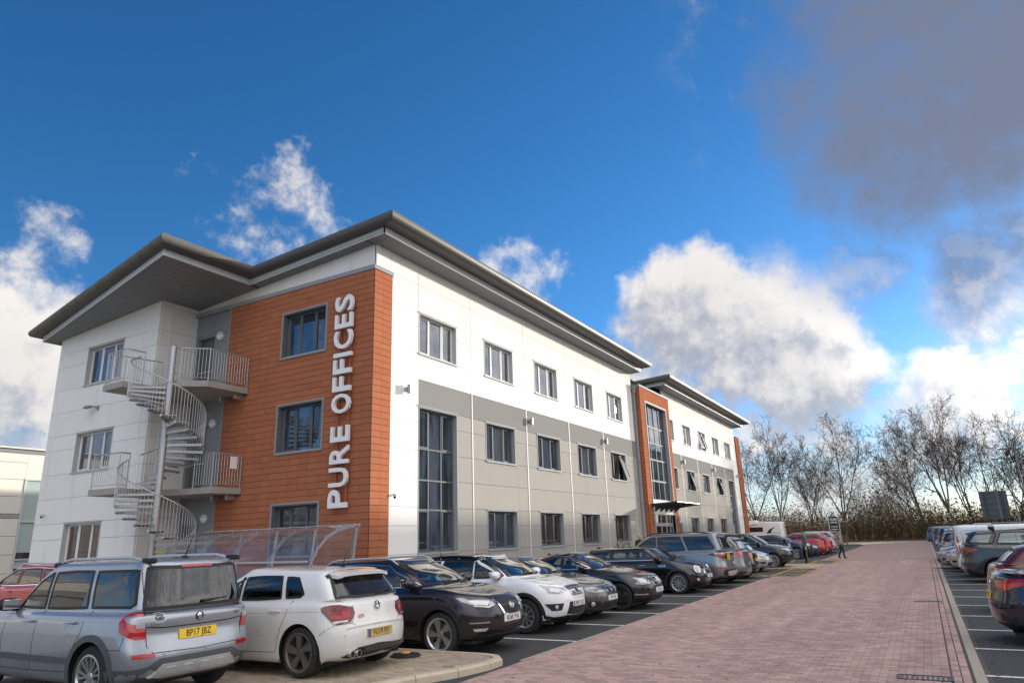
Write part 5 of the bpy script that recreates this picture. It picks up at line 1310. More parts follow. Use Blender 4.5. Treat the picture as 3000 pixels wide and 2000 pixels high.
def rub(c, q, name, m, off=.006, thick=.012, both=True, sub=.07, **kw):
    r = []
    for sd in ((1, -1) if both else (1,)): r.append(c.patch(name, [c.P(p, sd) for p in q], m, off, thick, sub, **kw))
    return r
def disc(c, q, r, m, name, off=.008, rz=1.0, n=20, sd=1, parent=None, thick=.012):
    p = c.P(q, sd); h = c.bvh.find_nearest(p); nn = h[1]; 
    if (q[0] == 'F' and nn.x < 0) or (q[0] == 'R' and nn.x > 0): nn = -nn
    u = Vector((0, 0, 1)).cross(nn).normalized(); v = nn.cross(u)
    b = MB(); b.lathe([(0, off+thick*.4), (r*.55, off+thick*.3), (r*.9, off), (r, off-.004), (r, -.01)], n)
    M = Matrix((u, v*rz, nn)).transposed().to_4x4(); M.translation = p
    return b.xf(M).build(name, m, parent or c.root, smooth=50), M
def ringd(M, r, w, m, name, par, off=.012):
    return MB().lathe([(r-w, off), (r-w*.5, off+.008), (r, off), (r, -.005), (r-w, -.005)], 24, closed=True).xf(M).build(name, m, par, smooth=40)
def mark(M, txt, size, m, par, z=.014, name='lettering', bold=.0, y=0, x=0, sx=1.0):
    vs, fs = text_mesh(txt, size, 0, bold=bold); return MB().add([(v[0]*sx+x, v[1]+y, z) for v in vs], fs).xf(M).build(name, m, par, fix=False)
def word(c, where, y, z, txt, size, m, sx=1.0):
    p = c.R(y, z) if where == 'R' else c.Fr(y, z); sg = -1 if where == 'R' else 1
    p1, p2 = (c.R(y, z+.04), c.R(y, z-.04)) if where == 'R' else (c.Fr(y, z+.04), c.Fr(y, z-.04)); up = (p1-p2).normalized()
    n = Vector((0, 1, 0)).cross(up).normalized(); n = n if n.x*sg > 0 else -n; rt = up.cross(n)
    M = Matrix((rt, up, n)).transposed().to_4x4(); M.translation = p+n*.004
    return mark(M, txt, size, m, c.root, .002, 'badge_lettering', .002, sx=sx)
def rails(c, d0, d1, m, y=None, h=.055, cap=None):
    y = y or c.s['rw_']*c.hw*.93
    for sd in (1, -1):
        pts = []
        for i in range(13):
            t = i/12; d = d0+(d1-d0)*t; p = c.T(d, y*sd); k = min(1, 6*min(t, 1-t)); pts.append((p.x, p.y, p.z+h*k-.005))
        o = MB().tube(pts, [.012]+[.019]*11+[.012], 8).build('roof_rail', m, c.root, smooth=60)
        if cap:
            for dd in (d0, d1-.02): p = c.T(dd, y*sd); MB().cbox((p.x-.16 if dd != d0 else p.x-.2, p.y-.025, p.z-.01), (p.x+.1 if dd != d0 else p.x+.06, p.y+.025, p.z+h+.005), .02).build('rail_foot', cap, o)
def aerial(c, d, kind='whip'):
    p = c.T(d, 0)
    if kind == 'whip': MB().cbox((p.x-.06, -.02, p.z-.01), (p.x+.05, .02, p.z+.025), .01).tube([(p.x, 0, p.z+.01), (p.x-.13, 0, p.z+.26)], [.008, .004], 6).build('aerial', BLK, c.root)
    else: MB().prism([(p.x+.10, p.z-.01), (p.x-.02, p.z+.05), (p.x-.08, p.z+.06), (p.x-.10, p.z-.01)], -.015, .015, 'y').build('aerial', c.pm, c.root)
def doors(c, Bp, Cp, z0=None, fr=None, end=None):
    s = c.s; z0 = z0 or s.get('clr', .2)+.12; a = fr or s['cowl'][0]+.26; e = end or Cp+.12
    xr = s['fo']+s['wb']-(s['rw']+.13)
    for sd in (1, -1):
        c.seam([('S', a+.06, zbelt(c, a+.06)-.02), ('S', a, .75), ('S', a+.04, z0), ('S', Bp, z0), ('S', Bp+.01, .75), ('S', Bp, zbelt(c, Bp)-.02)], sd)
        c.seam([('S', Bp, z0), ('S', xr, z0+.02), ('S', min(xr+.08, e), .60), ('S', e, .82), ('S', e+.04, zbelt(c, e)-.03)], sd)
def spoiler(c, m, depth=.16, under=BLK, w=.62):
    s = c.s; d = s['roofr']; hw = c.hw; b = MB(); n = 8; top = []; bot = []
    for i in range(n+1):
        y = (-1+2*i/n)*w*hw*1.02; p = c.T(d-.06, y*.97); top.append(((p.x, y, p.z+.004), (p.x-.06-depth*(1-.25*(2*i/n-1)**4), y*.97, p.z-.03)))
    vs = [t[0] for t in top]+[t[1] for t in top]+[(t[1][0]+.01, t[1][1], t[1][2]-.045) for t in top]+[(t[0][0]-.02, t[0][1], t[0][2]-.06) for t in top]
    m_ = n+1; fs = []
    for r in range(3): fs += [(r*m_+i, r*m_+i+1, (r+1)*m_+i+1, (r+1)*m_+i) for i in range(n)]
    fs += [tuple(r*m_ for r in range(4)), tuple(r*m_+n for r in range(4))[::-1]]
    o = b.add(vs, fs).build('spoiler', m, c.root, smooth=40); return o
def rear_basic(c, lamp, lm=RED, plate=None, pz=.62, pm=YPL, bump=True):
    rub(c, lamp, 'tail_light', lm, .008, .014)
    if plate is not None: c.plate('R', pz, plate, pm)
    hw = c.hw; s = c.s
    if bump: c.patch('rear_bumper', [c.R(y*hw, z) for y, z in ((-.84, s.get('rlow', .3)+.14), (-.84, s.get('rlow', .3)+.03), (.84, s.get('rlow', .3)+.03), (.84, s.get('rlow', .3)+.14))], BLK, .006)
    c.seam([('R', .80*hw, s.get('rbump', .6)+.0), ('R', 0, s.get('rbump', .6)-.02), ('R', -.80*hw, s.get('rbump', .6))], 1)
def front_basic(c, lamp, grille, low, plate=None, pz=.5, pm=WPL, gm=BLK, fog=None, lm=None, eu=False):
    rub(c, lamp, 'headlight', lm or CLEAR, .007, .014)
    hw = c.hw
    g = c.patch('grille', [c.Fr(y, z) for y, z in grille], gm, .005) if grille else None
    l = c.patch('lower_grille', [c.Fr(y, z) for y, z in low], BLK, .006) if low else None
    if fog: rub(c, fog, 'fog_light', LAMPIN, .007)
    if plate is not None: c.plate('F', pz, plate, pm, eu=eu)
    s = c.s; hz = s['hood']
    c.seam([('F', .0, hz-.0), ('F', .45*hw, hz-.005), ('F', .70*hw, hz+.0), ('T', s.get('hset', .22)+.42, .83*hw), ('T', s['cowl'][0]-.05, .82*hw)], 1, name='bonnet_seam'); c.seam([('F', .0, hz-.0), ('F', .45*hw, hz-.005), ('F', .70*hw, hz+.0), ('T', s.get('hset', .22)+.42, .83*hw), ('T', s['cowl'][0]-.05, .82*hw)], -1, name='bonnet_seam')
    return g, l
def grille_bars(c, poly_y, zs, m, par, off=.012, w=.012):
    for z, y in zip(zs, poly_y): c.strip('grille_bar', [c.Fr(yy*y, z) for yy in (-1, -.5, 0, .5, 1)], w, m, off, parent=par)
def honeycomb(c, pts, m, par, where='F', r=.028, off=.009):
    """cell walls of a mesh grille inside a polygon of (y,z)"""
    ys = [p[0] for p in pts]; zs = [p[1] for p in pts]; mb = MB(); z = min(zs); k = 0
    get = c.Fr if where == 'F' else c.R
    while z < max(zs):
        y = min(ys)+(r if k % 2 else 0)
        while y < max(ys):
            if inside((y, z), pts):
                p = get(y, z); sg = 1 if where == 'F' else -1
                for a in (0, PI/3, 2*PI/3):
                    dy, dz = math.cos(a+PI/6)*r*.55, math.sin(a+PI/6)*r*.55
                    q0, q1 = p+Vector((sg*off, dy, dz)), p+Vector((sg*off, -dy, -dz)); mb.tube([q0, q1], .0035, 3, cap=False)
            y += 2*r
        z += r*1.0; k += 1
    return mb.build('mesh_insert', m, par, fix=False)
# ---------------------------------------------------------------- the nearest cars
UP, DN = PI/2, -PI/2
def build_yeti():
    p = paint('silver_blue', (.335, .36, .40), .55, .30, ((.20, .18, .15), 5, .35, .35, .2, .9))
    c = Car(SPEC['yeti'], 'parked_car', 'silver-blue boxy estate car seen from the rear at the bottom left, plate BP17 JBZ', 5.95, 7.95+2.11, UP, p, PT)
    s = c.s; hw = c.hw
    side_glass(c, 2.15, 3.02, (3.90, 3.98), rear_gm=TGL, slant=.04)
    w = screens(c, rm=TGL, rlo=.02, rwide=.745, rtop=.93, rhi=.05)
    doors(c, 2.15, 3.05); c.handles((2.0, 2.95), .93, c.pm); c.mirror(1.42, 1.06, BLK, 1.05)
    c.arches(mat('grey_cladding', (.085, .09, .095), .6), .075, .014); c.wheels('y7')
    for sd in (1, -1): c.patch('rub_strip', [c.S(d, z, sd) for d, z in ((1.45, .47), (3.02, .47), (3.05, .50), (3.0, .54), (1.45, .54))], MATS['grey_cladding'], .016, .02)
    rub(c, [('R', .66, 1.04), ('R', .655, .76), ('R', .76, .76), ('S', 4.04, .79), ('S', 3.93, .85), ('S', 3.90, .95), ('S', 3.96, 1.04)], 'tail_light', RED, .012, .02)
    rub(c, [('R', .675, .93), ('R', .675, .88), ('R', .76, .885), ('R', .76, .93)], 'reversing_light', CLEAR, .016, .006)
    rub(c, [('R', .56, .60), ('R', .56, .555), ('R', .78, .56), ('R', .80, .605)], 'reflector', RED, .014, .012)
    c.patch('bumper_cladding', [c.P(q) for q in [('S', 3.72, .42), ('S', 3.95, .45), ('R', .62, .47), ('R', .50, .535), ('R', -.50, .535), ('R', -.62, .47)]]+[c.P(('S', 3.95, .45), -1), c.P(('S', 3.72, .42), -1), c.P(('S', 3.72, .30), -1), c.P(('R', -.7, .36)), c.P(('R', .7, .36)), c.P(('S', 3.72, .30))], MATS['grey_cladding'], .008, .02, .06)
    sk = c.patch('skid_plate', [c.R(y, z) for y, z in ((.60, .345), (-.60, .345), (-.56, .36), (-.46, .47), (.46, .47), (.56, .36))], SILV, .024, .03)
    for y0 in (-.40, -.17, .06, .29): c.patch('skid_rib', [c.R(y, z) for y, z in ((y0, .37), (y0+.14, .37), (y0+.13, .435), (y0+.01, .435))], SILV, .036, .012, parent=sk)
    for sd in (1, -1):
        c.seam([('R', .655, s['H']-.10), ('R', .665, 1.12), ('R', .655, .80), ('R', .65, .68), ('R', .58, .60), ('R', .0, .585)], sd, .009, name='tailgate_seam'); c.seam([('S', 4.0, .80), ('S', 3.98, .66), ('S', 3.75, .655), ('S', 3.72, .64)], sd, .007)
    c.seam([('R', .655, .885), ('R', .45, .865), ('R', 0, .86), ('R', -.45, .865), ('R', -.655, .885)], 1, .012, name='tailgate_crease')
    c.plate('R', .765, 'BP17 JBZ', YPL)
    o, M = disc(c, ('R', 0, .955), .048, CHR, 'badge'); ringd(M, .05, .009, GLB, 'ring', o); mark(M, '>', .055, GLB, o, .016, 'emblem'); 
    word(c, 'R', .53, .905, 'SKODA', .05, CHR, 1.1); word(c, 'R', -.56, .94, 'YETI', .045, CHR, 1.1)
    st = c.patch('sticker', [c.R(.52+.085*math.cos(a), .98+.055*math.sin(a)) for a in [i*PI/8 for i in range(16)]], mat('sticker_white', (.62, .63, .64), .4), .004, .002); word(c, 'R', .52, .98, 'GB', .085, PTX)
    rl = c.patch('brake_light', [c.R(y, z) for y, z in ((.22, s['H']-.075), (.22, s['H']-.105), (-.22, s['H']-.105), (-.22, s['H']-.075))], RED, .012, .015)
    a, b = c.R(-.05, 1.12), c.R(-.42, 1.145); MB().tube([a-Vector((.02,0,0)), (a+b)/2-Vector((.03,0,0)), b-Vector((.02,0,0))], [.022, .012, .007], 6).build('rear_wiper', BLK, c.root)
    rails(c, 1.95, 3.95, SILV, .60, .05, BLK); aerial(c, 3.78, 'whip'); c.interior(1.9, 2.85, .62)
    for y in (.45, -.1, -.5): disc(c, ('R', y, .575), .012, c.pm, 'parking_sensor', .004)
    c.finish()
build_yeti()
def build_polo():
    p = paint('white_dirty', (.78, .78, .77), 0, .3, ((.42, .34, .23), 2.2, .12, .55, .15, 1.25))
    c = Car(SPEC['polo'], 'parked_car', 'white hatchback seen from the rear with a dirty tailgate, plate VU19 FJY', 8.22, 7.02+2.035, UP, p, PT)
    s = c.s; hw = c.hw
    side_glass(c, 1.98, 2.78, (3.10, 3.28), slant=.06); screens(c, rwide=.74, rtop=.92, rlo=.01, rhi=.055); doors(c, 1.98, 2.95); c.handles((1.85, 2.85), .86, c.pm); c.mirror(1.38, .98, c.pm); c.arches(c.pm, .05, .010); c.wheels('turbine', .225, .245)
    rub(c, [('R', .47, .90), ('R', .44, .82), ('R', .52, .705), ('R', .70, .685), ('S', 3.86, .72), ('S', 3.72, .86), ('S', 3.70, .905), ('R', .78, .925)], 'tail_light', DRED, .012, .018)
    rub(c, [('R', .53, .865), ('R', .52, .80), ('R', .58, .755), ('R', .74, .75), ('R', .76, .80), ('R', .64, .80), ('R', .62, .865)], 'brake_light', RED, .017, .006)
    rub(c, [('R', .56, .735), ('R', .58, .71), ('R', .74, .70), ('R', .75, .728)], 'reversing_light', CLEAR, .017, .006)
    c.seam([('R', .62, .985), ('R', .46, .91), ('R', .44, .82), ('R', .50, .69), ('R', .44, .655), ('R', 0, .645), ('R', -.44, .655), ('R', -.50, .69), ('R', -.44, .82), ('R', -.46, .91), ('R', -.62, .985)], 1, .007, name='tailgate_seam')
    for sd in (1, -1): c.seam([('R', .50, .69), ('R', .74, .68), ('S', 3.80, .62), ('S', 3.70, .55)], sd, .006); c.seam([('S', 1.3, .80), ('S', 2.4, .82), ('S', 3.68, .86)], sd, .008, mat('crease_shadow', (.45, .45, .45), .5) if sd > 0 else MATS['crease_shadow'], 'crease')  # grey strip paints the shade along the side crease
    c.patch('tailgate_fold', [c.R(y, z) for y, z in ((.50, .655), (-.50, .655), (-.60, .63), (.60, .63))], c.pm, .02, .03)
    rc = c.patch('plate_recess', [c.R(y, z) for y, z in ((.36, .60), (.30, .465), (-.30, .465), (-.36, .60))], c.pm, .003, .005)
    c.plate('R', .535, 'VU19 FJY', DPL, eu=True)
    df = c.patch('diffuser', [c.R(y, z) for y, z in ((.62, .27), (.40, .37), (.0, .385), (-.72, .36), (-.72, .285), (-.1, .275))], BLK, .016, .03)
    honeycomb(c, [(.30, .285), (.30, .37), (-.70, .35), (-.70, .295)], mat('grey_mesh', (.12, .115, .105), .5), df, 'R', .024, .022)
    for y in (.43, .53): q = c.R(y, .30); MB().lathe([(.042, .02), (.046, -.06), (.038, -.06), (.034, .02), (.034, .05), (0, .05)], 18, axis='x').xf(Matrix.Translation((q.x-.01, y, .30))).build('exhaust_tip', CHR, c.root, smooth=40)
    o, M = disc(c, ('R', 0, .885), .062, GLB, 'badge'); ringd(M, .062, .008, CHR, 'ring', o, .014); mark(M, 'V', .062, CHR, o, .018, 'emblem', .002, .024); mark(M, 'W', .060, CHR, o, .018, 'emblem', .002, -.022)
    word(c, 'R', .33, .765, 'GTI', .06, mat('red_badge', (.5, .01, .015), .3), 1.2)
    sp = spoiler(c, c.pm, .17); c.patch('spoiler_underside', [c.R(y, z) for y, z in ((.60, s['H']-.165), (.60, s['H']-.125), (-.60, s['H']-.125), (-.60, s['H']-.165))], BLK, .012, .01)
    a, b = c.R(-.10, 1.045), c.R(-.46, 1.075); MB().tube([a-Vector((.02,0,0)), b-Vector((.03,0,0))], [.018, .007], 6).build('rear_wiper', BLK, c.root)
    aerial(c, 3.30); c.interior(1.75, 2.6, .5); disc(c, ('R', .62, .55), .014, c.pm, 'parking_sensor', .004)
    c.finish()
build_polo()
def build_qash():
    p = paint('dark_aubergine', (.020, .015, .020), .5, .25)
    c = Car(SPEC['qash'], 'parked_car', 'black-brown crossover facing out with a chrome V grille, plate BD68 YVG', 10.98, 6.42+2.195, DN, p)
    s = c.s; hw = c.hw
    side_glass(c, 2.25, 3.15, (3.48, 3.75), trim=CHR, rear_gm=TGL, slant=.06); screens(c); doors(c, 2.25, 3.2); c.handles((2.1, 3.05), 1.0, c.pm); c.mirror(1.52, 1.10, GLB, 1.1); c.arches(BLK, .07, .012); c.wheels('bladed5', .22, .25)
    lamp = [('F', .42, .855), ('F', .40, .80), ('F', .55, .765), ('F', .72, .79), ('S', .50, .86), ('S', .62, .925), ('S', .52, .925), ('F', .74, .885)]
    g, l = front_basic(c, lamp, [(.36, .86), (.20, .63), (-.20, .63), (-.36, .86), (0, .885)], [(.34, .46), (.40, .40), (-.40, .40), (-.34, .46)], 'BD68 YVG', .565, lm=LAMPIN)
    honeycomb(c, [(.34, .85), (.18, .65), (-.18, .65), (-.34, .85)], mat('grille_mesh', (.06, .06, .06), .4), g, 'F', .03, .01)
    c.strip('grille_chrome', [c.Fr(y, z) for y, z in ((.40, .87), (.23, .63), (.12, .61), (-.12, .61), (-.23, .63), (-.40, .87))], .045, CHR, .016, parent=g)
    rub(c, [('F', .48, .845), ('F', .56, .79), ('F', .72, .81), ('F', .76, .865)], 'lamp_lens', CLEAR, .012, .005)
    rub(c, [('F', .46, .80), ('F', .45, .785), ('F', .56, .755), ('F', .74, .785), ('F', .74, .797), ('F', .56, .772)], 'running_light', mat('bright_lens', (.8, .82, .85), .1, coat=.5), .015, .006)
    rub(c, [('F', .56, .60), ('F', .60, .50), ('F', .78, .50), ('F', .80, .57), ('F', .70, .62)], 'fog_surround', BLK, .01, .012); rub(c, [('F', .55, .545), ('F', .57, .525), ('F', .80, .525), ('F', .80, .54)], 'fog_blade', CHR, .018, .008)
    rub(c, [('F', .58, .445), ('F', .60, .40), ('F', .74, .40), ('F', .76, .44)], 'fog_light', CLEAR, .012, .01)
    c.patch('lower_bumper', [c.Fr(y, z) for y, z in ((.80, .375), (.40, .345), (-.40, .345), (-.80, .375), (-.80, .305), (-.4, .29), (.4, .29), (.80, .305))], BLK, .014, .03)
    o, M = disc(c, ('F', 0, .755), .062, mat('badge_bronze', (.35, .32, .26), .3, metal=.6), 'badge', .02); ringd(M, .066, .012, CHR, 'ring', o, .022); MB().box((-.075, -.014, .02), (.075, .014, .032)).xf(M).build('bar', CHR, o); mark(M, 'NISSAN', .022, PTX, o, .034)
    rails(c, 2.05, 3.85, SILV, None, .05); aerial(c, 3.75, 'fin'); c.interior(2.0, 2.95, .58)
    c.patch('sun_visor_card', [c.Fr(y, z)-Vector((.03, 0, 0)) for y, z in ((.05, 1.17), (.10, 1.40), (-.50, 1.20))], mat('paper_blue', (.45, .60, .68), .6), -.03, .002) if False else None
    c.finish()
build_qash()
def build_arona():
    p = paint('white', (.80, .81, .82), 0, .25)
    c = Car(SPEC['arona'], 'parked_car', 'white crossover with a black roof facing out, plate BP67 USZ', 13.85, 6.48+2.07, DN, p)
    s = c.s; hw = c.hw
    side_glass(c, 2.12, 2.95, (3.28, 3.50), rear_gm=TGL, slant=.06); screens(c); doors(c, 2.12, 3.0); c.handles((1.98, 2.85), .97, c.pm); c.mirror(1.45, 1.07, c.pm, 1.1); c.arches(BLK, .07, .012); c.wheels('multi10', .21, .215)
    # black roof and pillars
    rf = [c.T(s['wst']+.03, y) for y in (-.50, -.25, 0, .25, .50)]+[c.T(d, .60) for d in (2.1, 2.7, 3.3, 3.7)]+[c.T(3.74, y) for y in (.4, 0, -.4)]+[c.T(d, -.60) for d in (3.7, 3.3, 2.7, 2.1)]
    c.patch('roof_panel', rf, GLB, .004, .004, .10)
    for sd in (1, -1): c.strip('roof_edge', [c.S(1.28, 1.10, sd), c.S(1.62, 1.32, sd), c.S(1.92, 1.455, sd)]+[c.S(d, ztop(c, d)+.055, sd) for d in (2.15, 2.6, 3.1, 3.5)], .11, GLB, .005)
    for sd in (1, -1): c.strip('pillar', [c.Fr(sd*hw*(.83-.145*t), 1.09+(1.43-1.09)*t) for t in (0, .25, .5, .75, 1)], .10, GLB, .004)
    g, l = front_basic(c, [('F', .40, .84), ('F', .39, .80), ('F', .58, .75), ('F', .74, .77), ('S', .40, .86), ('S', .52, .93), ('F', .70, .90)], [(.34, .87), (.24, .72), (-.24, .72), (-.34, .87)], [(.36, .585), (.42, .36), (-.42, .36), (-.36, .585)], 'BP67 USZ', .545, eu=True, lm=LAMPIN)
    honeycomb(c, [(.32, .86), (.23, .73), (-.23, .73), (-.32, .86)], CHR, g, 'F', .03, .009); honeycomb(c, [(.36, .48), (.40, .37), (-.40, .37), (-.36, .48)], mat('lower_mesh', (.05, .05, .05), .4), l, 'F', .035, .009)
    c.strip('grille_chrome', [c.Fr(y, z) for y, z in ((.35, .88), (.245, .71), (-.245, .71), (-.35, .88))], .016, CHR, .011, True, parent=g)
    rub(c, [('F', .48, .825), ('F', .60, .775), ('F', .72, .795), ('F', .68, .87)], 'lamp_lens', CLEAR, .012, .005)
    rub(c, [('F', .52, .57), ('F', .56, .44), ('F', .72, .44), ('F', .80, .57)], 'fog_surround', BLK, .01, .012)
    for sd in (1, -1): o, M = disc(c, ('F', .655, .505), .042, CLEAR, 'fog_light', .02, sd=sd); ringd(M, .055, .013, BLK, 'ring', o, .02)
    c.patch('lower_bumper', [c.Fr(y, z) for y, z in ((.80, .36), (.40, .34), (-.40, .34), (-.80, .36), (-.80, .29), (-.4, .285), (.4, .285), (.80, .29))], BLK, .012, .03)
    o, M = disc(c, ('F', 0, .80), .05, BLK, 'badge', .016); mark(M, 'S', .11, CHR, o, .022, 'emblem', .004)
    rails(c, 1.98, 3.6, BLK, .62, .05); c.interior(1.85, 2.75, .55); aerial(c, 3.5)
    c.finish()
build_arona()
def build_bmw():
    p = paint('metallic_grey', (.10, .098, .097), .65, .3, ((.18, .15, .12), 5, .4, .3, .2, .8))
    c = Car(SPEC['bmw'], 'parked_car', 'grey saloon with twin kidney grilles facing out beside the white crossover', 16.05, 6.62+2.315, DN, p)
    side_glass(c, 2.5, 3.35, trim=GLB, slant=.24); screens(c); doors(c, 2.5, 3.4); c.handles((2.35, 3.2), .88, c.pm); c.mirror(1.85, .98, c.pm); c.arches(c.pm, .04, .006); c.wheels('star5', .21, .24)
    front_basic(c, [('F', .36, .70), ('F', .38, .62), ('F', .60, .60), ('F', .76, .63), ('S', .38, .70), ('F', .70, .725)], None, [(.42, .40), (.46, .28), (-.46, .28), (-.42, .40)], 'YF14 DLS', .47, lm=LAMPIN)
    for sd in (1, -1):
        g = c.patch('grille', [c.Fr(y*sd, z) for y, z in ((.03, .70), (.02, .63), (.06, .575), (.20, .58), (.25, .64), (.23, .70))], BLK, .008); c.strip('grille_chrome', [c.Fr(y*sd, z) for y, z in ((.03, .705), (.018, .63), (.06, .57), (.205, .575), (.258, .64), (.235, .705))], .02, CHR, .014, True, parent=g)
        for y in (.07, .11, .15, .19): c.strip('grille_bar', [c.Fr(y*sd, .59), c.Fr(y*sd, .69)], .010, DALLOY, .012, parent=g)
        c.patch('bumper_intake', [c.Fr(y*sd, z) for y, z in ((.52, .42), (.50, .30), (.74, .31), (.78, .42))], BLK, .008); disc(c, ('F', .68, .36), .05, CLEAR, 'fog_light', .015, sd=sd)
    o, M = disc(c, ('F', 0, .775), .038, BLU, 'badge', .008); ringd(M, .04, .01, CHR, 'ring', o)
    c.interior(2.3, 3.2, .48); aerial(c, 3.2, 'fin'); c.finish()
build_bmw()
def build_merc():
    p = paint('black_blue', (.008, .009, .013), .3, .22)
    c = Car(SPEC['merc'], 'parked_car', 'black saloon with a large star in its grille and dark wheels facing out', 18.45, 6.28+2.30, DN, p)
    side_glass(c, 2.45, 3.3, trim=CHR, slant=.24); screens(c); doors(c, 2.45, 3.35); c.handles((2.3, 3.15), .90, c.pm); c.mirror(1.78, 1.0, c.pm); c.arches(c.pm, .04, .006); c.wheels('dark_y', .22, .25)
    g, l = front_basic(c, [('F', .42, .75), ('F', .44, .64), ('F', .66, .62), ('F', .78, .64), ('S', .32, .72), ('S', .46, .80), ('F', .66, .785)], [(.36, .775), (.31, .60), (-.31, .60), (-.36, .775)], [(.40, .38), (.44, .27), (-.44, .27), (-.40, .38)], 'DU62 A', .475, lm=LAMPIN)
    grille_bars(c, (.34, .31), (.72, .655), CHR, g, .014, .022); c.strip('grille_chrome', [c.Fr(y, z) for y, z in ((.365, .78), (.315, .595), (-.315, .595), (-.365, .78))], .018, CHR, .012, True, parent=g)
    o, M = disc(c, ('F', 0, .69), .03, CHR, 'badge', .02); ringd(M, .105, .014, CHR, 'ring', o, .022)
    b = MB()
    for k in range(3): a = PI/2+k*2*PI/3; b.tube([M@Vector((0, 0, .03)), M@Vector((.098*math.cos(a), .098*math.sin(a), .03))], [.016, .005], 5)
    b.build('star', CHR, o)
    rub(c, [('F', .55, .40), ('F', .56, .375), ('F', .78, .38), ('F', .80, .40)], 'running_light', CHR, .014, .01); rub(c, [('F', .52, .40), ('F', .55, .30), ('F', .76, .30), ('F', .80, .37)], 'bumper_intake', BLK, .006)
    rub(c, [('F', .52, .725), ('F', .56, .66), ('F', .70, .65), ('F', .68, .75)], 'lamp_lens', CLEAR, .012, .005); c.interior(2.25, 3.1, .48); aerial(c, 3.15, 'fin'); c.finish()
build_merc()
def build_mini():
    p = paint('black', (.006, .006, .007), .1, .2)
    c = Car(SPEC['mini'], 'parked_car', 'black small estate with round headlights and chrome belt line facing out', 23.55, 6.28+2.125, DN, p)
    hw = c.hw
    side_glass(c, 2.12, 3.0, (3.78, 3.90), slant=.04, trim=mat('bright_trim', (.7, .71, .72), .2, metal=.9)); screens(c); doors(c, 2.12, 3.1); c.handles((1.95, 2.85), .87, CHR); c.mirror(1.42, 1.02, BLK, 1.05); c.arches(BLK, .07, .012); c.wheels('multi10', .21, .225)
    for sd in (1, -1):
        o, M = disc(c, ('F', .60, .735), .105, CLEAR, 'headlight', .02, 1.15, 28, sd=sd); ringd(M, .125, .022, CHR, 'ring', o, .02); ringd(M, .06, .012, BLK, 'inner_ring', o, .026)
        c.patch('side_vent', [c.S(d, z, sd) for d, z in ((1.18, .88), (1.40, .88), (1.40, .83), (1.18, .83))], CHR, .010, .01); c.patch('side_vent_insert', [c.S(d, z, sd) for d, z in ((1.20, .867), (1.42, .867), (1.42, .843), (1.20, .843))], c.pm, .014, .006)
        disc(c, ('F', .62, .42), .045, CLEAR, 'fog_light', .012, sd=sd)
    g, l = front_basic(c, [('F', .70, .9), ('F', .71, .9), ('F', .71, .901)], [(.34, .72), (.40, .58), (.34, .42), (-.34, .42), (-.40, .58), (-.34, .72)], [(.40, .34), (.44, .25), (-.44, .25), (-.40, .34)], 'DB19 X', .52)
    c.strip('grille_chrome', [c.Fr(y, z) for y, z in ((.34, .725), (.405, .58), (.34, .415), (-.34, .415), (-.405, .58), (-.34, .725))], .024, CHR, .012, True, parent=g); grille_bars(c, (.33, .36, .37, .36), (.68, .645, .61, .575), CHR, g, .012, .014)
    c.interior(1.85, 2.75, .48); aerial(c, 3.8, 'fin'); c.finish()
build_mini()
def build_disco():
    p = paint('silver_grey', (.26, .265, .275), .7, .3, ((.22, .20, .17), 4, .35, .3, .3, 1.2))
    c = Car(SPEC['disco'], 'parked_car', 'large silver-grey off-roader seen from the rear with black roof rails and roof spoiler', 25.75, 6.02+2.485, UP, p)
    s = c.s; hw = c.hw
    side_glass(c, 2.55, 3.42, (4.38, 4.60), gm=TGL, slant=.16); screens(c, gm=CGL, rm=TGL, rlo=.05, rwide=.74, rtop=.95); doors(c, 2.55, 3.6); c.handles((2.4, 3.5), 1.10, c.pm); c.mirror(1.75, 1.22, BLK, 1.2); c.arches(c.pm, .05, .008); c.wheels('plain6', .25, .27)
    rub(c, [('R', .62, 1.13), ('R', .62, 1.0), ('R', .86, 1.0), ('S', 4.62, 1.06), ('S', 4.40, 1.13), ('S', 4.52, 1.15)], 'tail_light', GLB, .010, .014); rub(c, [('R', .66, 1.10), ('R', .66, 1.03), ('R', .86, 1.03), ('S', 4.65, 1.085), ('S', 4.60, 1.12)], 'light_bar', RED, .015, .006)
    c.patch('plate_panel', [c.R(y, z) for y, z in ((.60, 1.13), (.60, .93), (-.60, .93), (-.60, 1.13))], GLB, .010); c.plate('R', 1.03, 'JA67 YC', YPL, y=.30, w=.36, h=.20)
    c.patch('bumper_cladding', [c.R(y, z) for y, z in ((.86, .50), (.80, .62), (-.80, .62), (-.86, .50), (-.80, .44), (.80, .44))], BLK, .012, .02); c.patch('skid_plate', [c.R(y, z) for y, z in ((.58, .43), (.66, .56), (-.66, .56), (-.58, .43))], SILV, .03, .03)
    rub(c, [('R', .76, .70), ('R', .76, .655), ('S', 4.72, .66), ('S', 4.66, .70)], 'reflector', RED, .01, .008); c.seam([('R', .80, 1.2), ('R', .80, .75), ('R', 0, .72), ('R', -.80, .75), ('R', -.80, 1.2)], 1, .008, name='tailgate_seam')
    spoiler(c, c.pm, .24, w=.70); rails(c, 2.05, 4.5, BLK, .72, .05); c.interior(2.4, 3.4, .78); aerial(c, 4.4, 'fin'); c.finish()
build_disco()
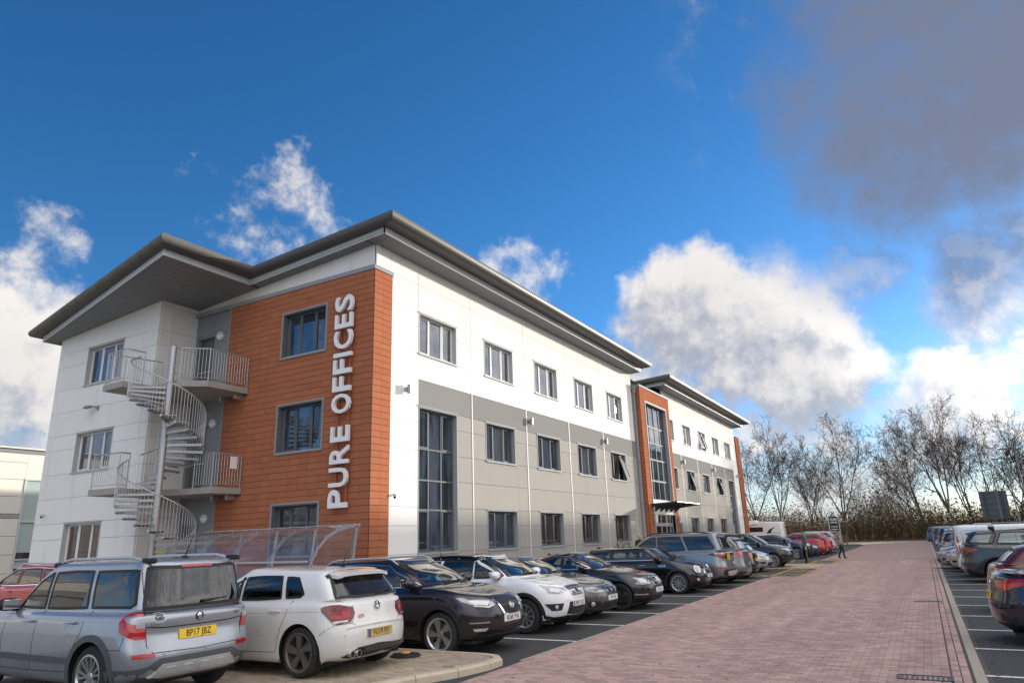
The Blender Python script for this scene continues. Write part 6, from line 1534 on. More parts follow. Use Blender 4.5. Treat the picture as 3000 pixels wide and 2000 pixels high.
# ---------------------------------------------------------------- the other parked cars
GP = dict(black=paint('black', (.006,.006,.007)), navy=paint('navy', (.010, .014, .030), .4), grey=paint('mid_grey', (.16, .165, .17), .6), silver=paint('silver', (.50, .515, .53), .6), white=paint('white', (.8,.8,.8)),
          red=paint('red', (.42, .012, .016), .1), dred=paint('dark_red', (.09, .006, .010), .2), dgrey=paint('dark_grey', (.045, .048, .054), .5), blue=paint('steel_blue', (.05, .09, .16), .5), dblue=paint('dark_blue', (.012, .016, .034), .5), lgrey=paint('pale_grey', (.36, .37, .38), .5))
def generic(kind, x, yend, out, col, label, wheel='plain6', near=False, txt=None, name='parked_car', group='cars parked in the bays', rl=None, rail=False, trim=None, lampm=None, side='left', over=None, dark_rim=False):
    """out='front': nose toward the aisle, out='rear': tail toward the aisle"""
    s = dict(SPEC[kind]); s.update(over or {})
    hd = DN if (out == 'front') == (side == 'left') else UP
    yc = yend+s['L']/2 if side == 'left' else yend-s['L']/2
    c = Car(s, name, label, x, yc, hd, GP[col], 0, near, group); L, hw = s['L'], c.hw
    Bp = s['wst']+.55; Cp = min(Bp+.85, s['rwb'][0]-.75)
    van = kind in ('van', 'camper')
    if not van: side_glass(c, Bp, Cp, (s['roofr']-.12, s['rwb'][0]-.18) if kind in ('suv', 'estate') else None, slant=.14 if kind != 'sedan' else .35, trim=trim)
    else:
        for sd in (1, -1): c.window('side_window', [('S', s['cowl'][0]+.42, s['belt'][0]+.06), ('S', s['wst']+.12, min(s['H']-.35, 2.0)), ('S', 2.2, min(s['H']-.35, 2.0)), ('S', 2.2, s['belt'][0]+.06)], OPG, sd)
    screens(c, rear=not van); 
    if near or not van: doors(c, Bp if not van else 2.25, Cp if not van else 3.2)
    c.handles((Bp-.13, Cp), zbelt(c, 2)-.14, c.pm) if near else None
    c.mirror(s['cowl'][0]+.40, zbelt(c, s['cowl'][0]+.4)-.02, BLK if col != 'red' else c.pm); c.arches(BLK if kind == 'suv' else c.pm, .05, .008); c.wheels(wheel, .21)
    hz = s['hood']; fbm = s.get('fbump', .55); tz = s.get('tail', s['rwb'][1]); rbz = s.get('rbump', .6)
    front_basic(c, [('F', .46*hw, hz-.07), ('F', .48*hw, hz-.16), ('F', .72*hw, hz-.17), ('S', .42, hz-.11), ('S', .52, hz-.02), ('F', .74*hw, hz-.035)], [(.40*hw, hz-.05), (.34*hw, hz-.20), (-.34*hw, hz-.20), (-.40*hw, hz-.05)], [(.5*hw, fbm-.10), (.56*hw, fbm-.24), (-.56*hw, fbm-.24), (-.5*hw, fbm-.10)], txt if out == 'front' else None, fbm-.04, lm=lampm or CLEAR)
    c.strip('grille_chrome', [c.Fr(.39*hw*k, hz-.12) for k in (-1, -.5, 0, .5, 1)], .022, CHR, .012); rub(c, [('F', .64*hw, fbm-.08), ('F', .66*hw, fbm-.17), ('F', .84*hw, fbm-.16), ('F', .86*hw, fbm-.07)], 'fog_light', BLK, .008)
    if not van:
        rl = rl or [('R', .52*hw, tz-.05), ('R', .52*hw, tz-.20), ('R', .80*hw, tz-.24), ('S', L-.22, tz-.20), ('S', L-.34, tz-.06), ('R', .82*hw, tz-.02)]
        rear_basic(c, rl, RED, txt if out == 'rear' else None, rbz+.12, YPL)
        if kind in ('suv', 'hatch', 'estate'): spoiler(c, c.pm, .12)
    if rail: rails(c, s['wst']+.1, s['roofr']-.1, SILV, None, .045)
    c.finish() if not near else (c.interior(Bp-.1, Cp-.05, .5), c.finish()); return c
generic('suv', 28.15, 5.95, 'rear', 'grey', 'mid grey crossover half hidden behind the large silver off-roader', near=False)
generic('hatch', 30.75, 6.15, 'rear', 'black', 'black hatchback seen from the rear beside the silver hatchback, yellow plate', txt='KJ15')
generic('hatch', 35.45, 6.45, 'front', 'silver', 'silver small hatchback with dark wheels facing out by the yellow hatching', 'dark_y', near=True, lampm=LAMPIN, over=dict(L=3.97, hood=.80))
generic('suv', 39.2, 6.0, 'front', 'black', 'tall black off-roader facing out beside the silver hatchback', 'multi10', near=True, lampm=LAMPIN, over=dict(H=1.74, W=1.9))
generic('suv', 50.3, 6.5, 'front', 'navy', 'navy crossover with silver wheels facing out behind the man in grey', 'star5', lampm=LAMPIN, over=dict(H=1.58))
generic('sedan', 52.8, 6.4, 'front', 'dgrey', 'dark grey saloon facing out right of the navy crossover', 'plain6', over=dict(H=1.46))
generic('suv', 55.6, 6.2, 'rear', 'red', 'bright red crossover with silver rails seen from the rear', rail=True, over=dict(H=1.6, L=4.4))
generic('hatch', 58.4, 6.1, 'rear', 'red', 'red hatchback seen from the rear right of the red crossover')
generic('suv', 60.9, 6.0, 'rear', 'lgrey', 'pale grey crossover seen from the rear beyond the two red cars')
generic('estate', 63.6, 6.1, 'rear', 'dgrey', 'dark estate car with a pale rear window at the end of the left row', rail=True)
generic('suv', 10.0, 17.3, 'rear', 'red', 'red crossover with silver roof rails behind the silver-blue car at the left edge', rail=True, trim=CHR, near=True, over=dict(H=1.65, L=4.45))
# right-hand row
def build_mazda():
    c = generic('sedan', 14.55, -.72, 'rear', 'dblue', 'dark blue saloon with wrap-round red lights at the right edge', 'dark_y', True, txt='MK64', side='right', group='cars parked in the bays', lampm=LAMPIN,
                rl=[('R', .42, .94), ('R', .44, .84), ('R', .70, .78), ('S', 4.60, .80), ('S', 4.18, .93), ('S', 4.12, .955), ('S', 4.5, .965), ('R', .78, .965)])
    rub(c, [('R', .50, .925), ('R', .52, .86), ('R', .72, .82), ('R', .78, .90)], 'light_core', mat('lamp_amber_red', (.55, .06, .02), .15, coat=.7), .014, .006)
    c.strip('chrome_strip', [c.R(y, .985-.0*y) for y in (-.40, -.2, 0, .2, .40)], .025, CHR, .012); o, M = disc(c, ('R', 0, .90), .05, CHR, 'badge')
    rub(c, [('R', .56, .46), ('R', .56, .36), ('R', .80, .36), ('S', 4.62, .42)], 'bumper_insert', BLK, .008)
build_mazda()
generic('hatch', 19.2, -1.0, 'rear', 'dred', 'dark red hatchback mostly hidden behind the dark blue saloon on the right', 'plain6', True, side='right', over=dict(H=1.43, roofr=3.3, rwb=(3.75, 1.0), tail=.98))
def build_cx():
    c = generic('suv', 28.7, -.88, 'rear', 'dgrey', 'dark grey crossover with silver roof bars on the right-hand row', 'star5', True, side='right', over=dict(H=1.67),
                rl=[('R', .56, 1.04), ('R', .54, .98), ('R', .74, .90), ('S', 4.32, .93), ('S', 4.02, 1.045), ('S', 4.0, 1.06), ('R', .82, 1.07)])
    for d in (2.4, 3.5):
        p = c.T(d, 0); MB().cbox((p.x-.04, -.82, p.z+.10), (p.x+.04, .82, p.z+.14), .012).build('roof_bar', SILV, c.root)
        for y in (.56, -.56): q = c.T(d, y); MB().cbox((q.x-.05, y-.04, q.z-.02), (q.x+.05, y+.04, q.z+.12), .015).build('bar_foot', BLK, c.root)
    p = c.T(3.0, 0); MB().cbox((p.x-.95, .18, p.z+.15), (p.x+.85, .30, p.z+.20), .012).build('bike_carrier', SILV, c.root); MB().tube([(p.x-.2, .24, p.z+.2), (p.x-.05, .12, p.z+.34), (p.x+.1, .24, p.z+.2)], .02, 6).build('bike_clamp', BLK, c.root)
    MB().cbox((p.x-.5, -.62, p.z+.15), (p.x+.7, -.30, p.z+.19), .01).build('basket_floor', BLK, c.root)
build_cx()
def build_van():
    c = generic('van', 31.6, -.85, 'rear', 'white', 'white panel van with tall red tail lights on the right-hand row', 'plain6', side='right', txt=None, over=dict(H=1.81, W=1.84, L=4.5, roofr=4.42, rwb=(4.47, 1.15), wb=2.8))
    rub(c, [('R', .74, 1.45), ('R', .76, .78), ('R', .88, .78), ('R', .86, 1.45)], 'tail_light', RED, .01, .02); c.plate('R', .75, 'FD66', YPL); c.seam([('R', 0, 1.7), ('R', 0, .5)], 1, .012); c.seam([('S', 2.6, 1.62), ('S', 4.2, 1.62), ('S', 4.2, .55), ('S', 2.6, .55), ('S', 2.6, 1.62)], 1, .01); c.seam([('S', 2.6, 1.62), ('S', 4.2, 1.62), ('S', 4.2, .55), ('S', 2.6, .55), ('S', 2.6, 1.62)], -1, .01)
    c.patch('rear_bumper', [c.R(y, z) for y, z in ((-.9, .50), (-.9, .34), (.9, .34), (.9, .50))], SILV, .02, .03)
build_van()
for kind, x, ye, out, col, lab in (('hatch', 34.5, -.55, 'front', 'silver', 'silver hatchback facing the aisle beside the white van'), ('hatch', 36.9, -.25, 'front', 'lgrey', 'pale grey car with its nose furthest out beyond the white van'),
    ('suv', 41.6, -.6, 'front', 'navy', 'navy crossover facing the aisle in the middle of the right row'), ('hatch', 44.0, -.5, 'front', 'white', 'white hatchback facing the aisle in the middle of the right row'), ('estate', 46.4, -.6, 'rear', 'black', 'black estate seen from the rear in the right row'),
    ('suv', 49.0, -.7, 'rear', 'silver', 'silver crossover seen from the rear in the right row'), ('sedan', 53.5, -.6, 'front', 'dgrey', 'dark grey saloon facing the aisle far down the right row'), ('suv', 58.2, -.6, 'rear', 'dblue', 'dark blue crossover seen from the rear far down the right row'),
    ('hatch', 63, -.5, 'front', 'silver', 'small silver hatchback far down the right row'), ('suv', 70, -.4, 'rear', 'dgrey', 'dark grey crossover near the far end of the right row'), ('suv', 85, .0, 'rear', 'blue', 'blue crossover at the far end of the right row')):
    generic(kind, x, ye, out, col, lab, side='right', rail=kind == 'suv')
cv = generic('camper', 74, 11.8, 'rear', 'white', 'tall white camper van parked beyond the far end of the building', group='vans in the car park')
for sd in (1, -1):
    cv.patch('camper_window', [cv.S(d, z, sd) for d, z in ((2.5, 1.75), (3.9, 1.75), (3.9, 2.2), (2.5, 2.2))], OPG, .01); cv.patch('swoosh', [cv.S(d, z, sd) for d, z in ((4.2, 1.6), (4.5, 1.95), (5.1, 2.2), (4.75, 1.9), (4.6, 1.6))], PTX, .006); cv.strip('stripe', [cv.S(d, z, sd) for d, z in ((4.2, 1.6), (4.9, 1.62), (5.5, 1.6))], .05, PTX, .006); cv.strip('stripe', [cv.S(d, z, sd) for d, z in ((2.6, 2.3), (3.0, 2.4), (3.4, 2.42))], .05, PTX, .006)
MB().cbox((-.3, -.35, 2.74), (.4, .35, 2.86), .04).build('roof_vent', OPAL, cv.root)
# ================================================================ people
SKIN = mat('skin', (.48, .28, .20), .55); HAIRD = mat('dark_hair', (.015, .012, .010), .6); HAIRB = mat('blond_hair', (.42, .25, .09), .55)
def person(name, label, x, y, rz, z0, J, cloth, hair=None, scale=1.0, extra=None):
    """J: joint positions in metres (x forward, y left); one skinned body"""
    base = dict(pel=(0,0,.96), sp=(0,0,1.12), ch=(0,0,1.34), nk=(0,0,1.50), hb=(.01,0,1.58), hm=(.015,0,1.66), ht=(.005,0,1.755),
        ls=(0,.17,1.44), le=(-.02,.22,1.16), lw=(.04,.23,.92), lh=(.06,.225,.85), rs=(0,-.17,1.44), re=(-.02,-.22,1.16), rwr=(.04,-.23,.92), rh=(.06,-.225,.85),
        lp=(0,.09,.92), lk=(.02,.10,.50), la=(-.02,.10,.09), lt=(.15,.11,.035), rp=(0,-.09,.92), rk=(.02,-.10,.50), ra=(-.02,-.10,.09), rt=(.15,-.11,.035), lhl=(-.06,.10,.04), rhl=(-.06,-.10,.04))
    base.update(J); R = dict(pel=.135, sp=.125, ch=.145, nk=.058, hb=.075, hm=.098, ht=.062, ls=.075, le=.05, lw=.034, lh=.036, rs=.075, re=.05, rwr=.034, rh=.036, lp=.095, lk=.062, la=.044, lt=.036, rp=.095, rk=.062, ra=.044, rt=.036, lhl=.036, rhl=.036)
    E = [('pel','sp'),('sp','ch'),('ch','nk'),('nk','hb'),('hb','hm'),('hm','ht'),('ch','ls'),('ls','le'),('le','lw'),('lw','lh'),('ch','rs'),('rs','re'),('re','rwr'),('rwr','rh'),('pel','lp'),('lp','lk'),('lk','la'),('la','lt'),('pel','rp'),('rp','rk'),('rk','ra'),('ra','rt'),('la','lhl'),('ra','rhl')]
    for s_, hn, wn in (('l', 'lh', 'lw'), ('r', 'rh', 'rwr')):     # five fingers
        h, w = Vector(base[hn]), Vector(base[wn]); d = (h-w).normalized(); sd = Vector((1, 0, 0)); sd = (sd-d*sd.dot(d)).normalized(); pal = d.cross(sd)*(-1 if s_ == 'l' else 1)
        for i, ln in enumerate((.072, .085, .09, .08)):
            a = h+sd*(.034-.022*i)+d*.02; b = a+d*ln*.5+pal*.008; e = b+d*ln*.4+pal*.03
            base[f'{s_}f{i}a'], base[f'{s_}f{i}b'], base[f'{s_}f{i}c'] = a, b, e
            for q in 'abc': R[f'{s_}f{i}{q}'] = .0095
            E += [(hn, f'{s_}f{i}a'), (f'{s_}f{i}a', f'{s_}f{i}b'), (f'{s_}f{i}b', f'{s_}f{i}c')]
        base[f'{s_}ta'] = w+sd*.035+d*.035; base[f'{s_}tb'] = w+sd*.055+d*.085+pal*.02; R[f'{s_}ta'] = .012; R[f'{s_}tb'] = .010
        E += [(wn, f'{s_}ta'), (f'{s_}ta', f'{s_}tb')]
    K = list(base); me = bpy.data.meshes.new('p'); me.from_pydata([tuple(Vector(base[k])*scale) for k in K], [(K.index(a), K.index(b)) for a, b in E], [])
    ob = bpy.data.objects.new('p', me); COL.objects.link(ob); md = ob.modifiers.new('s', 'SKIN'); sub = ob.modifiers.new('u', 'SUBSURF'); sub.levels = 2; sub.render_levels = 2
    for k, v in zip(K, me.skin_vertices[0].data): v.radius = (R[k]*scale,)*2; v.use_root = k == 'pel'
    for k in ('pel', 'sp', 'ch'): v = me.skin_vertices[0].data[K.index(k)]; v.radius = (R[k]*.72*scale, R[k]*1.12*scale)
    dg = bpy.context.evaluated_depsgraph_get(); dg.update(); bme = bpy.data.meshes.new_from_object(ob.evaluated_get(dg)); bpy.data.objects.remove(ob)
    for m in cloth['mats']: bme.materials.append(m)
    for p in bme.polygons: p.material_index = cloth['fn'](p.center/scale, base); p.use_smooth = True
    e = empty(name, (x, y, z0), rz, label, 'person', 'people in the car park'); link('body', bme, e)
    hm = Vector(base['hm'])*scale
    MB().lathe([(0,.03),(.012,.02),(.014,0),(.010,-.02),(0,-.025)], 8).xf(Matrix.Translation(hm+Vector((.095, 0, -.02))*scale)).build('nose', SKIN, e, smooth=True)
    for sd in (1, -1):
        MB().lathe([(0,.010),(.009,.004),(.009,-.004),(0,-.010)], 8).xf(Matrix.Translation(hm+Vector((.085, .034*sd, .012))*scale)).build('eye', PTX, e); MB().lathe([(0,.03),(.012,.015),(.012,-.02),(0,-.03)], 8).xf(Matrix.Translation(hm+Vector((.0, .098*sd, 0))*scale)).build('ear', SKIN, e, smooth=True)
    MB().box((.083, -.022, -.066), (.09, .022, -.058)).xf(Matrix.Translation(hm)).build('mouth', mat('lips', (.3, .12, .10), .5) if 'lips' not in MATS else MATS['lips'], e)
    if hair:
        b = MB(); n = 14; vs = []; 
        for i in range(7):
            for j in range(n):
                a = 2*PI*j/n; el = PI/2-(i/6)*(1.75 if math.cos(a) < .3 else 1.0); r = .108+.004*math.sin(5*a+i)
                vs.append(hm*1+Vector((math.cos(a)*math.cos(el)*r*1.02-.006, math.sin(a)*math.cos(el)*r*.95, math.sin(el)*r*1.02+.006))*scale)
        b.add(vs, [(i*n+j, i*n+(j+1) % n, (i+1)*n+(j+1) % n, (i+1)*n+j) for i in range(6) for j in range(n)]); b.build('hair', hair, e, smooth=70)
    return e
JKT = mat('dark_suit', (.010, .010, .014), .75, bump=(30, .3, .004)); GJM = mat('grey_jumper', (.13, .135, .14), .85, bump=(40, .4, .004)); JEAN = mat('black_trousers', (.010, .010, .012), .8); SHOE = mat('black_shoe', (.012, .012, .012), .5); SHOEW = mat('white_sole', (.6, .6, .6), .6)
def striped():
    m = bpy.data.materials.new('striped_knit'); m.use_nodes = True; t = NT(m.node_tree); b = t.n['Principled BSDF']; b.inputs['Roughness'].default_value = .9
    z = t.node('ShaderNodeSeparateXYZ', {0: t.node('ShaderNodeTexCoord').outputs['Object']}).outputs[2]
    r = t.node('ShaderNodeValToRGB', {0: t.math('FRACT', t.math('MULTIPLY', z, 4.2))}); cr = r.color_ramp; cr.interpolation = 'CONSTANT'
    cols = [(0, (.30, .26, .22)), (.2, (.10, .02, .03)), (.36, (.42, .38, .32)), (.5, (.06, .07, .06)), (.62, (.10, .42, .16)), (.72, (.35, .30, .26)), (.86, (.22, .04, .03))]
    while len(cr.elements) < len(cols): cr.elements.new(.5)
    for el, (p, c) in zip(cr.elements, cols): el.position = p; el.color = c+(1,)
    t.l.new(r.outputs[0], b.inputs['Base Color']); return m
def clothes(top, bot, shoe):
    def fn(c, b):
        if c.z > Vector(b['nk']).z-.0: return 0
        hands = min((c-Vector(b['lh'])).length, (c-Vector(b['rh'])).length)
        if hands < .12 and abs(c.y) > .15 and min((c-Vector(b['lw'])).length, (c-Vector(b['rwr'])).length) > .02 and c.z < min(b['lw'][2], b['rwr'][2])+.02: return 0
        if c.z < .10: return 3
        arm = abs(c.y) > .17
        if c.z < .93 and not arm: return 2
        return 1
    return dict(mats=[SKIN, top, bot, shoe], fn=fn)
person('person', 'bald person in a dark jacket walking by the wall, seen from behind', 33.8, 12.3, .1, PT, {}, clothes(JKT, JEAN, SHOE))
person('person', 'fair-haired person half hidden beside the entrance doors', 43.2, 12.7, 2.2, PT, {}, clothes(JKT, JEAN, SHOE), HAIRB, 1.02)
mg = person('person', 'person in a grey top and dark trousers standing by the steel bollard', 43.2, 6.0, 2.1, 0, dict(hm=(.02,.02,1.66), re=(-.05,-.23,1.17), rwr=(.03,-.26,.93), rh=(.05,-.27,.86), lk=(.03,.12,.5), la=(-.01,.14,.09), lt=(.16,.16,.035), lhl=(-.05,.13,.04)), clothes(GJM, JEAN, SHOE), HAIRD, 1.01)
person('person', 'person in a striped jumper walking along the aisle with hands in pockets', 49.2, 4.75, -1.9, 0.012, dict(lk=(.10,.09,.52), la=(.12,.09,.09), lt=(.28,.09,.035), lhl=(.08,.09,.04), rk=(.03,-.09,.50), ra=(-.16,-.09,.14), rt=(-.05,-.09,.04), rhl=(-.20,-.09,.11), le=(-.12,.24,1.18), lw=(.05,.20,.98), lh=(.09,.17,.93), re=(-.12,-.24,1.18), rwr=(.05,-.20,.98), rh=(.09,-.17,.93)), clothes(striped(), JEAN, SHOE), HAIRD, .97)
# carrier bag beside the standing man
MB().cbox((-.16, -.06, .30), (.16, .06, .72), .03).tube([(-.08, 0, .72), (-.05, 0, .86), (.05, 0, .86), (.08, 0, .72)], .008, 5).build('carrier_bag', mat('navy_bag', (.012, .018, .06), .5), loc=(42.95, 6.22, 0), rot=(0, 0, .5), label='dark blue carrier bag held by the person in grey', cat='bag')
# ================================================================ posts, signs
def post_light(x, y, h, lab, arm=1, kind='arm'):
    e = empty('lamp_post', (x, y, 0), label=lab, cat='lamp post', group='lamp posts round the car park')
    MB().tube([(0,0,0),(0,0,1.2),(0,0,1.25),(0,0,h)], [.09,.085,.06,.045], 10).build('pole', mat('post_grey', (.20, .22, .24), .45, metal=.5) if 'post_grey' not in MATS else MATS['post_grey'], e, smooth=True)
    if kind == 'arm':
        MB().tube([(0,0,h-.05),(0,.3,h+.0),(0,.45,h-.06)], .035, 8).build('arm', MATS['post_grey'], e)
        MB().lathe([(0,0),(.09,.02),(.15,.2),(.14,.5),(.07,.66),(0,.68)], 14, axis='y').xf(Matrix.Translation((0,.40,h-.10))@Matrix.Diagonal((1,1,.45,1))).build('head', MATS['post_grey'], e, smooth=True)
        MB().lathe([(0,.08),(.08,.1),(.11,.3),(.09,.52),(0,.6)], 12, axis='y').xf(Matrix.Translation((0,.42,h-.14))@Matrix.Diagonal((1,1,.3,1))).build('lens', OPAL, e, smooth=True)
    else:
        MB().lathe([(.05,-.02),(.22,.0),(.24,.05),(.10,.18),(0,.22)], 18, c=(0,0,h+.05)).build('hood', OPAL, e, smooth=True); MB().lathe([(.06,-.2),(.10,-.1),(.10,.05),(0,.05)], 14, c=(0,0,h)).build('lens', OPAL, e, smooth=True)
post_light(75, -7.2, 7.4, 'tall grey lamp post with one arm at the right, middle of the three'); post_light(90, -7.2, 7.4, 'furthest grey lamp post with one arm, in front of the big sign back'); post_light(65, -6.95, 7.4, 'grey lamp head reaching in at the right picture edge'); post_light(81, 13.2, 6.15, 'white post-top lamp on a thin pole behind the camper van', kind='top')
# back of a big road sign
e = empty('road_sign', (95, -7.2, 0), label='back of a large grey road sign on posts among the trees', cat='sign')
SGB = mat('sign_back', (.11, .115, .125), .5, metal=.4)
MB().box((-.03, -1.3, 2.3), (.0, 1.3, 5.3)).build('panel', SGB, e)
for z in (2.6, 3.25, 3.9, 4.55, 5.1): MB().box((-.09, -1.28, z), (-.03, 1.28, z+.07)).build('rail', SGB, e)
for y in (-.8, .8): MB().cyl((-.14, y, 0), (-.14, y, 5.2), .06, 10).build('post', SGB, e)
# black totem sign
e = empty('totem_sign', (80, 8.0, 0), math.radians(-172), 'black PURE OFFICES totem sign with white lettering beyond the left row', 'sign')
MB().cbox((-.06, -.42, .1), (.06, .42, 3.0), .01).build('panel', mat('totem_black', (.012, .012, .013), .4), e)
for y in (-.52, .44): MB().cbox((-.08, y, 0), (.08, y+.08, 3.02), .01).build('post', mat('totem_silver', (.45, .47, .50), .4, metal=.4) if y < 0 else MATS['totem_silver'], e)
TW = mat('sign_white', (.78, .78, .78), .5); MT = Matrix(((0,0,1,.062),(1,0,0,0),(0,1,0,0),(0,0,0,1)))
for txt, sz, z in (('PURE', .30, 2.72), ('OFFICES', .185, 2.44), ('Over 20', .17, 2.02), ('locations', .17, 1.76), ('throughout', .16, 1.52), ('the UK', .17, 1.28)):
    vs, fs = text_mesh(txt, sz, 0, bold=.006); MB().add([(v[0]*.98, v[1]+z, 0) for v in vs], fs).xf(MT).build('lettering', TW, e, fix=False)
# steel bollard, timber posts along the verge
e = empty('bollard', (43.9, 6.95, .0), label='round stainless bollard on the buff paving beside the standing person', cat='bollard')
MB().lathe([(.075,0),(.075,1.05),(.07,1.08),(.0,1.10)], 20).build('post', STEEL, e, smooth=True); MB().lathe([(.078,.86),(.078,.92)], 20).build('band', OPAL, e)
TIM = mat('timber', (.30, .24, .16), .9, var=(6, .3))
for i, (x, y) in enumerate(((120.6, 9.3), (120.3, 6.95), (121.6, 4.9), (121.3, 2.8))):
    MB().lathe([(.11,0),(.11,.72),(.08,.80),(0,.82)], 10).build('verge_post', TIM, loc=(x-8, y*.935, .08), label=['timber verge post nearest the totem sign', 'second timber verge post from the left', 'third timber verge post from the left', 'timber verge post nearest the blue crossover'][i], cat='post', group='timber posts on the verge')
# ================================================================ trees and scrub
BARK = mat('bark', (.155, .125, .09), .9, var=(3, .4), bump=(14, .6, .02)); TWIG = mat('twig', (.095, .055, .032), .9); LEAFO = mat('olive_leaf', (.13, .125, .04), .8, isl=.35); LEAFB = mat('brown_leaf', (.25, .15, .065), .9, isl=.4); LEAFG = mat('green_leaf', (.08, .12, .035), .7, isl=.35); STRAW = mat('dry_stem', (.30, .21, .11), .9, isl=.3)
def bare_tree(seed, Ht, spread=1.0):
    rnd = random.Random(seed); thick = MB(); thin = MB()
    KN = {0: 4, 1: 9, 2: 6, 3: 4, 4: 3}; SEG = {0: 3, 1: 6, 2: 5, 3: 4, 4: 3, 5: 2}
    def branch(p, d, L, r, lev):
        n = SEG[lev]; pts = [p]; rs = [r]; q = p.copy(); dd = d.copy(); ds = [dd]
        for i in range(n):
            dd = (dd+Vector((rnd.gauss(0, .10), rnd.gauss(0, .10), .07 if lev else .0))).normalized(); q = q+dd*L/n; pts.append(q.copy()); rs.append(r*(1-.72*(i+1)/n)); ds.append(dd)
        (thick if lev < 2 else thin).tube(pts, [max(x, .0125) for x in rs], 7 if lev < 2 else (4 if lev < 3 else 3), cap=False)
        if lev >= 5: return
        k = KN[lev]; ph = rnd.uniform(0, 6.28)
        for i in range(k):
            t = 1.0 if lev == 0 else .22+.78*(i+rnd.random())/k
            j = min(int(t*n), n-1); u = t*n-j; b = pts[j].lerp(pts[j+1], u); dj = ds[j+1]; a = ph+i*2.4+rnd.gauss(0, .3)
            o = dj.orthogonal().normalized(); ax = o*math.cos(a)+dj.cross(o)*math.sin(a)
            tilt = (rnd.uniform(.16, .48) if lev == 0 else rnd.uniform(.45, .85))*spread
            nd = (dj*math.cos(tilt)+ax*math.sin(tilt)).normalized()
            l2 = {0: Ht*rnd.uniform(.55, .72), 1: L*rnd.uniform(.28, .44)*(1.15-.5*t), 2: L*rnd.uniform(.35, .55), 3: L*rnd.uniform(.35, .6), 4: L*rnd.uniform(.4, .6)}[lev]
            branch(b, nd, l2, rs[j]*({0: .62, 1: .48}.get(lev, .55)), lev+1)
    branch(Vector((0, 0, -.1)), Vector((rnd.gauss(0, .10), rnd.gauss(0, .10), 1)).normalized(), Ht*rnd.uniform(.10, .2), Ht*.0185, 0)
    zmax = max(v[2] for v in thin.v); k = Ht/zmax
    for m in (thick, thin): m.v = [(x*k, y*k, z*k) for x, y, z in m.v]
    return thick.mesh('trunk', BARK, smooth=60), thin.mesh('crown', TWIG)
TR = [bare_tree(11, 15, 1.0), bare_tree(23, 15, 1.15), bare_tree(35, 15, .9), bare_tree(52, 15, 1.1)]
tl = [(2292, 112, 20.5, 'bare tree nearest the end of the building, behind the camper van'), (2235, 122, 19, 'bare tree just showing beside the far roof corner'), (2385, 124, 17, 'slim bare tree left of the totem sign'), (2478, 112, 18.5, 'leaning bare tree just right of the totem sign'),
      (2428, 126, 14.5, 'bare tree behind the totem sign'), (2548, 114, 9.5, 'short twisted bare tree in the gap at the end of the aisle'), (2615, 128, 8.5, 'small bare tree behind the gap at the end of the aisle'), (2728, 114, 18.5, 'bare tree with long left-leaning limbs right of the gap'),
      (2690, 126, 15, 'bare tree behind the far end of the right row'), (2810, 110, 19.5, 'tallest bare tree right of the gap above the right row'), (2865, 118, 17.5, 'bare tree in front of the big sign back'), (2925, 108, 16.5, 'bare tree right of the big sign back'), (2985, 116, 15, 'bare tree at the right picture edge'), (3060, 100, 15, 'bare tree beyond the right picture edge')]
for i, (px, X, h, lab) in enumerate(tl):
    d = _r*((px-1500)/2008.9)+_d*((1560-1000)/2008.9)+_f; yy = d.y*X/d.x
    th, tn = TR[i % 4]; k = h/15*random.uniform(.97, 1.03)
    e = empty('bare_tree', (X, yy, 0), random.uniform(0, 6.28), lab, 'tree', 'bare trees behind the car park'); e.scale = (k*.92, k*.92, k)
    link('trunk', th, e); link('crown', tn, e)
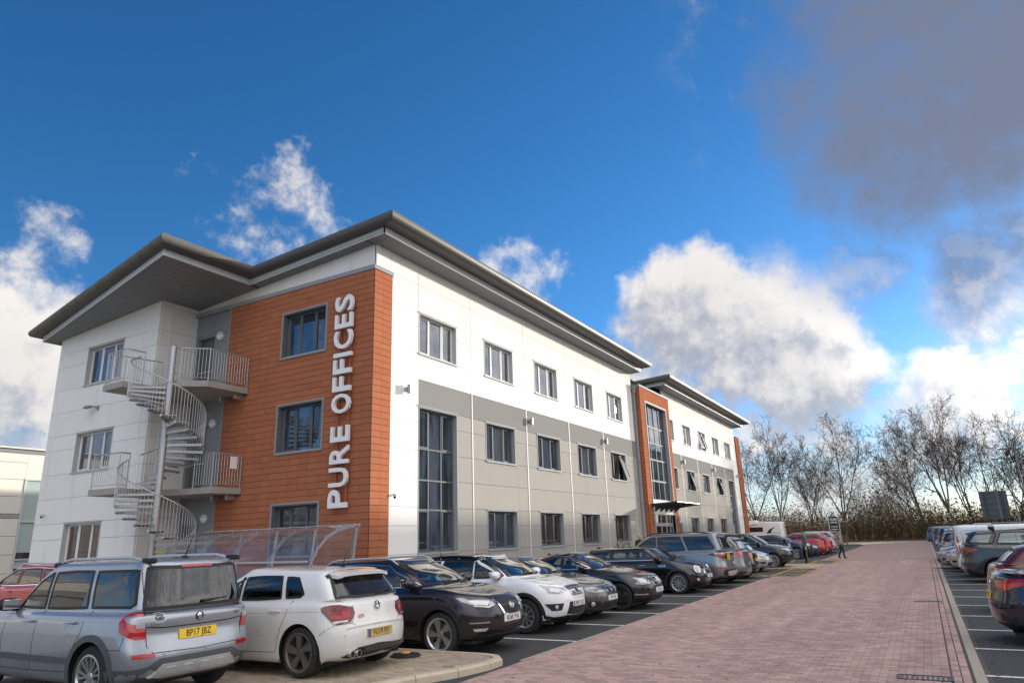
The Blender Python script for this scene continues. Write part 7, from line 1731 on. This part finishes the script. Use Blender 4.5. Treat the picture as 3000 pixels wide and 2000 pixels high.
def scrub(name, label, n_st, n_lf, xr, yr, hfun, seed, lm):
    rnd = random.Random(seed); st = MB(); 
    for i in range(n_st):
        x, y = rnd.uniform(*xr), rnd.uniform(*yr); h = hfun(x, y)*rnd.uniform(.35, 1.05); a = rnd.uniform(0, 6.28); h *= (1.35 if rnd.random() < .12 else 1); l = rnd.uniform(.05, .45)*h; w = rnd.uniform(.010, .028)
        p0, p1 = Vector((x, y, 0)), Vector((x+math.cos(a)*l, y+math.sin(a)*l, h)); m = p0.lerp(p1, .5)+Vector((rnd.gauss(0, .45), rnd.gauss(0, .45), .25))
        st.tube([p0, m, p1], [w, w*.7, w*.3], 3, mi=0 if rnd.random() < .8 else 1, cap=False)
    for i in range(n_lf):
        x, y = rnd.uniform(*xr), rnd.uniform(*yr); z = hfun(x, y)*(rnd.random()**2.0)*rnd.uniform(.7, 1.5); s = rnd.uniform(.06, .17); v = [Vector((rnd.gauss(0, 1), rnd.gauss(0, 1), rnd.gauss(0, 1))).normalized()*s for _ in range(2)]
        c = Vector((x, y, z+.05)); k = rnd.random(); mi = 2 if k < lm[0] else (3 if k < lm[1] else 4)
        st.add([c-v[0]-v[1]*.5, c+v[0]-v[1]*.5, c+v[0]*.6+v[1], c-v[0]*.6+v[1]], [(0, 1, 2, 3)], mi)
    st.build(name, [TWIG, STRAW, LEAFO, LEAFB, LEAFG], kind='stuff', label=label, fix=False)
scrub('undergrowth', 'tangled brown scrub and brambles under the bare trees', 12000, 40000, (112, 125), (-42, 50), lambda x, y: 3.4+1.4*math.sin(y*.37)*math.sin(y*.11+1)+1.0*math.sin(y*1.7+x)*math.sin(y*.83)+.14*(x-112), 5, (.34, .78))
scrub('far_wood', 'low brown wood fading behind the trees', 7000, 42000, (126, 170), (-60, 80), lambda x, y: 5.2+1.8*math.sin(y*.21+.5)+.03*(x-126), 9, (.25, .9))
# small shrubs
def shrub(x, y, r, h, lab, n=900, mats=None):
    rnd = random.Random(int(x*10)); b = MB(); e = empty('shrub', (x, y, .1), label=lab, cat='shrub', group='shrubs in the planting')
    for i in range(n):
        a = rnd.uniform(0, 6.28); q = rnd.random()**.5*r; z = rnd.random()*h*(1-.5*(q/r)**2); s = rnd.uniform(.03, .07)
        v = [Vector((rnd.gauss(0, 1), rnd.gauss(0, 1), rnd.gauss(0, 1))).normalized()*s for _ in range(2)]; c = Vector((q*math.cos(a), q*math.sin(a), z)); b.add([c-v[0], c+v[1], c+v[0]*1.2, c-v[1]], [(0, 1, 2, 3)], rnd.choice((0, 0, 1)))
    b.build('foliage', mats or [LEAFG, LEAFO], e, fix=False); s = MB()
    for i in range(9): a = rnd.uniform(0, 6.28); s.tube([(0, 0, 0), (math.cos(a)*r*.5, math.sin(a)*r*.5, h*.75)], [.02, .006], 4)
    s.build('stems', TWIG, e)
shrub(34.0, 13.3, .9, 1.5, 'green leafy shrub against the wall beside the bald person'); shrub(31.0, 13.4, .6, .9, 'low shrub at the foot of the grey wall'); shrub(86, 8.8, 1.5, 1.6, 'dark shrub on the island at the end of the left row', 1500, [LEAFB, TWIG]); shrub(84.5, 10.5, 1.3, 1.2, 'second dark shrub on the far island', 1100, [LEAFB, LEAFO])
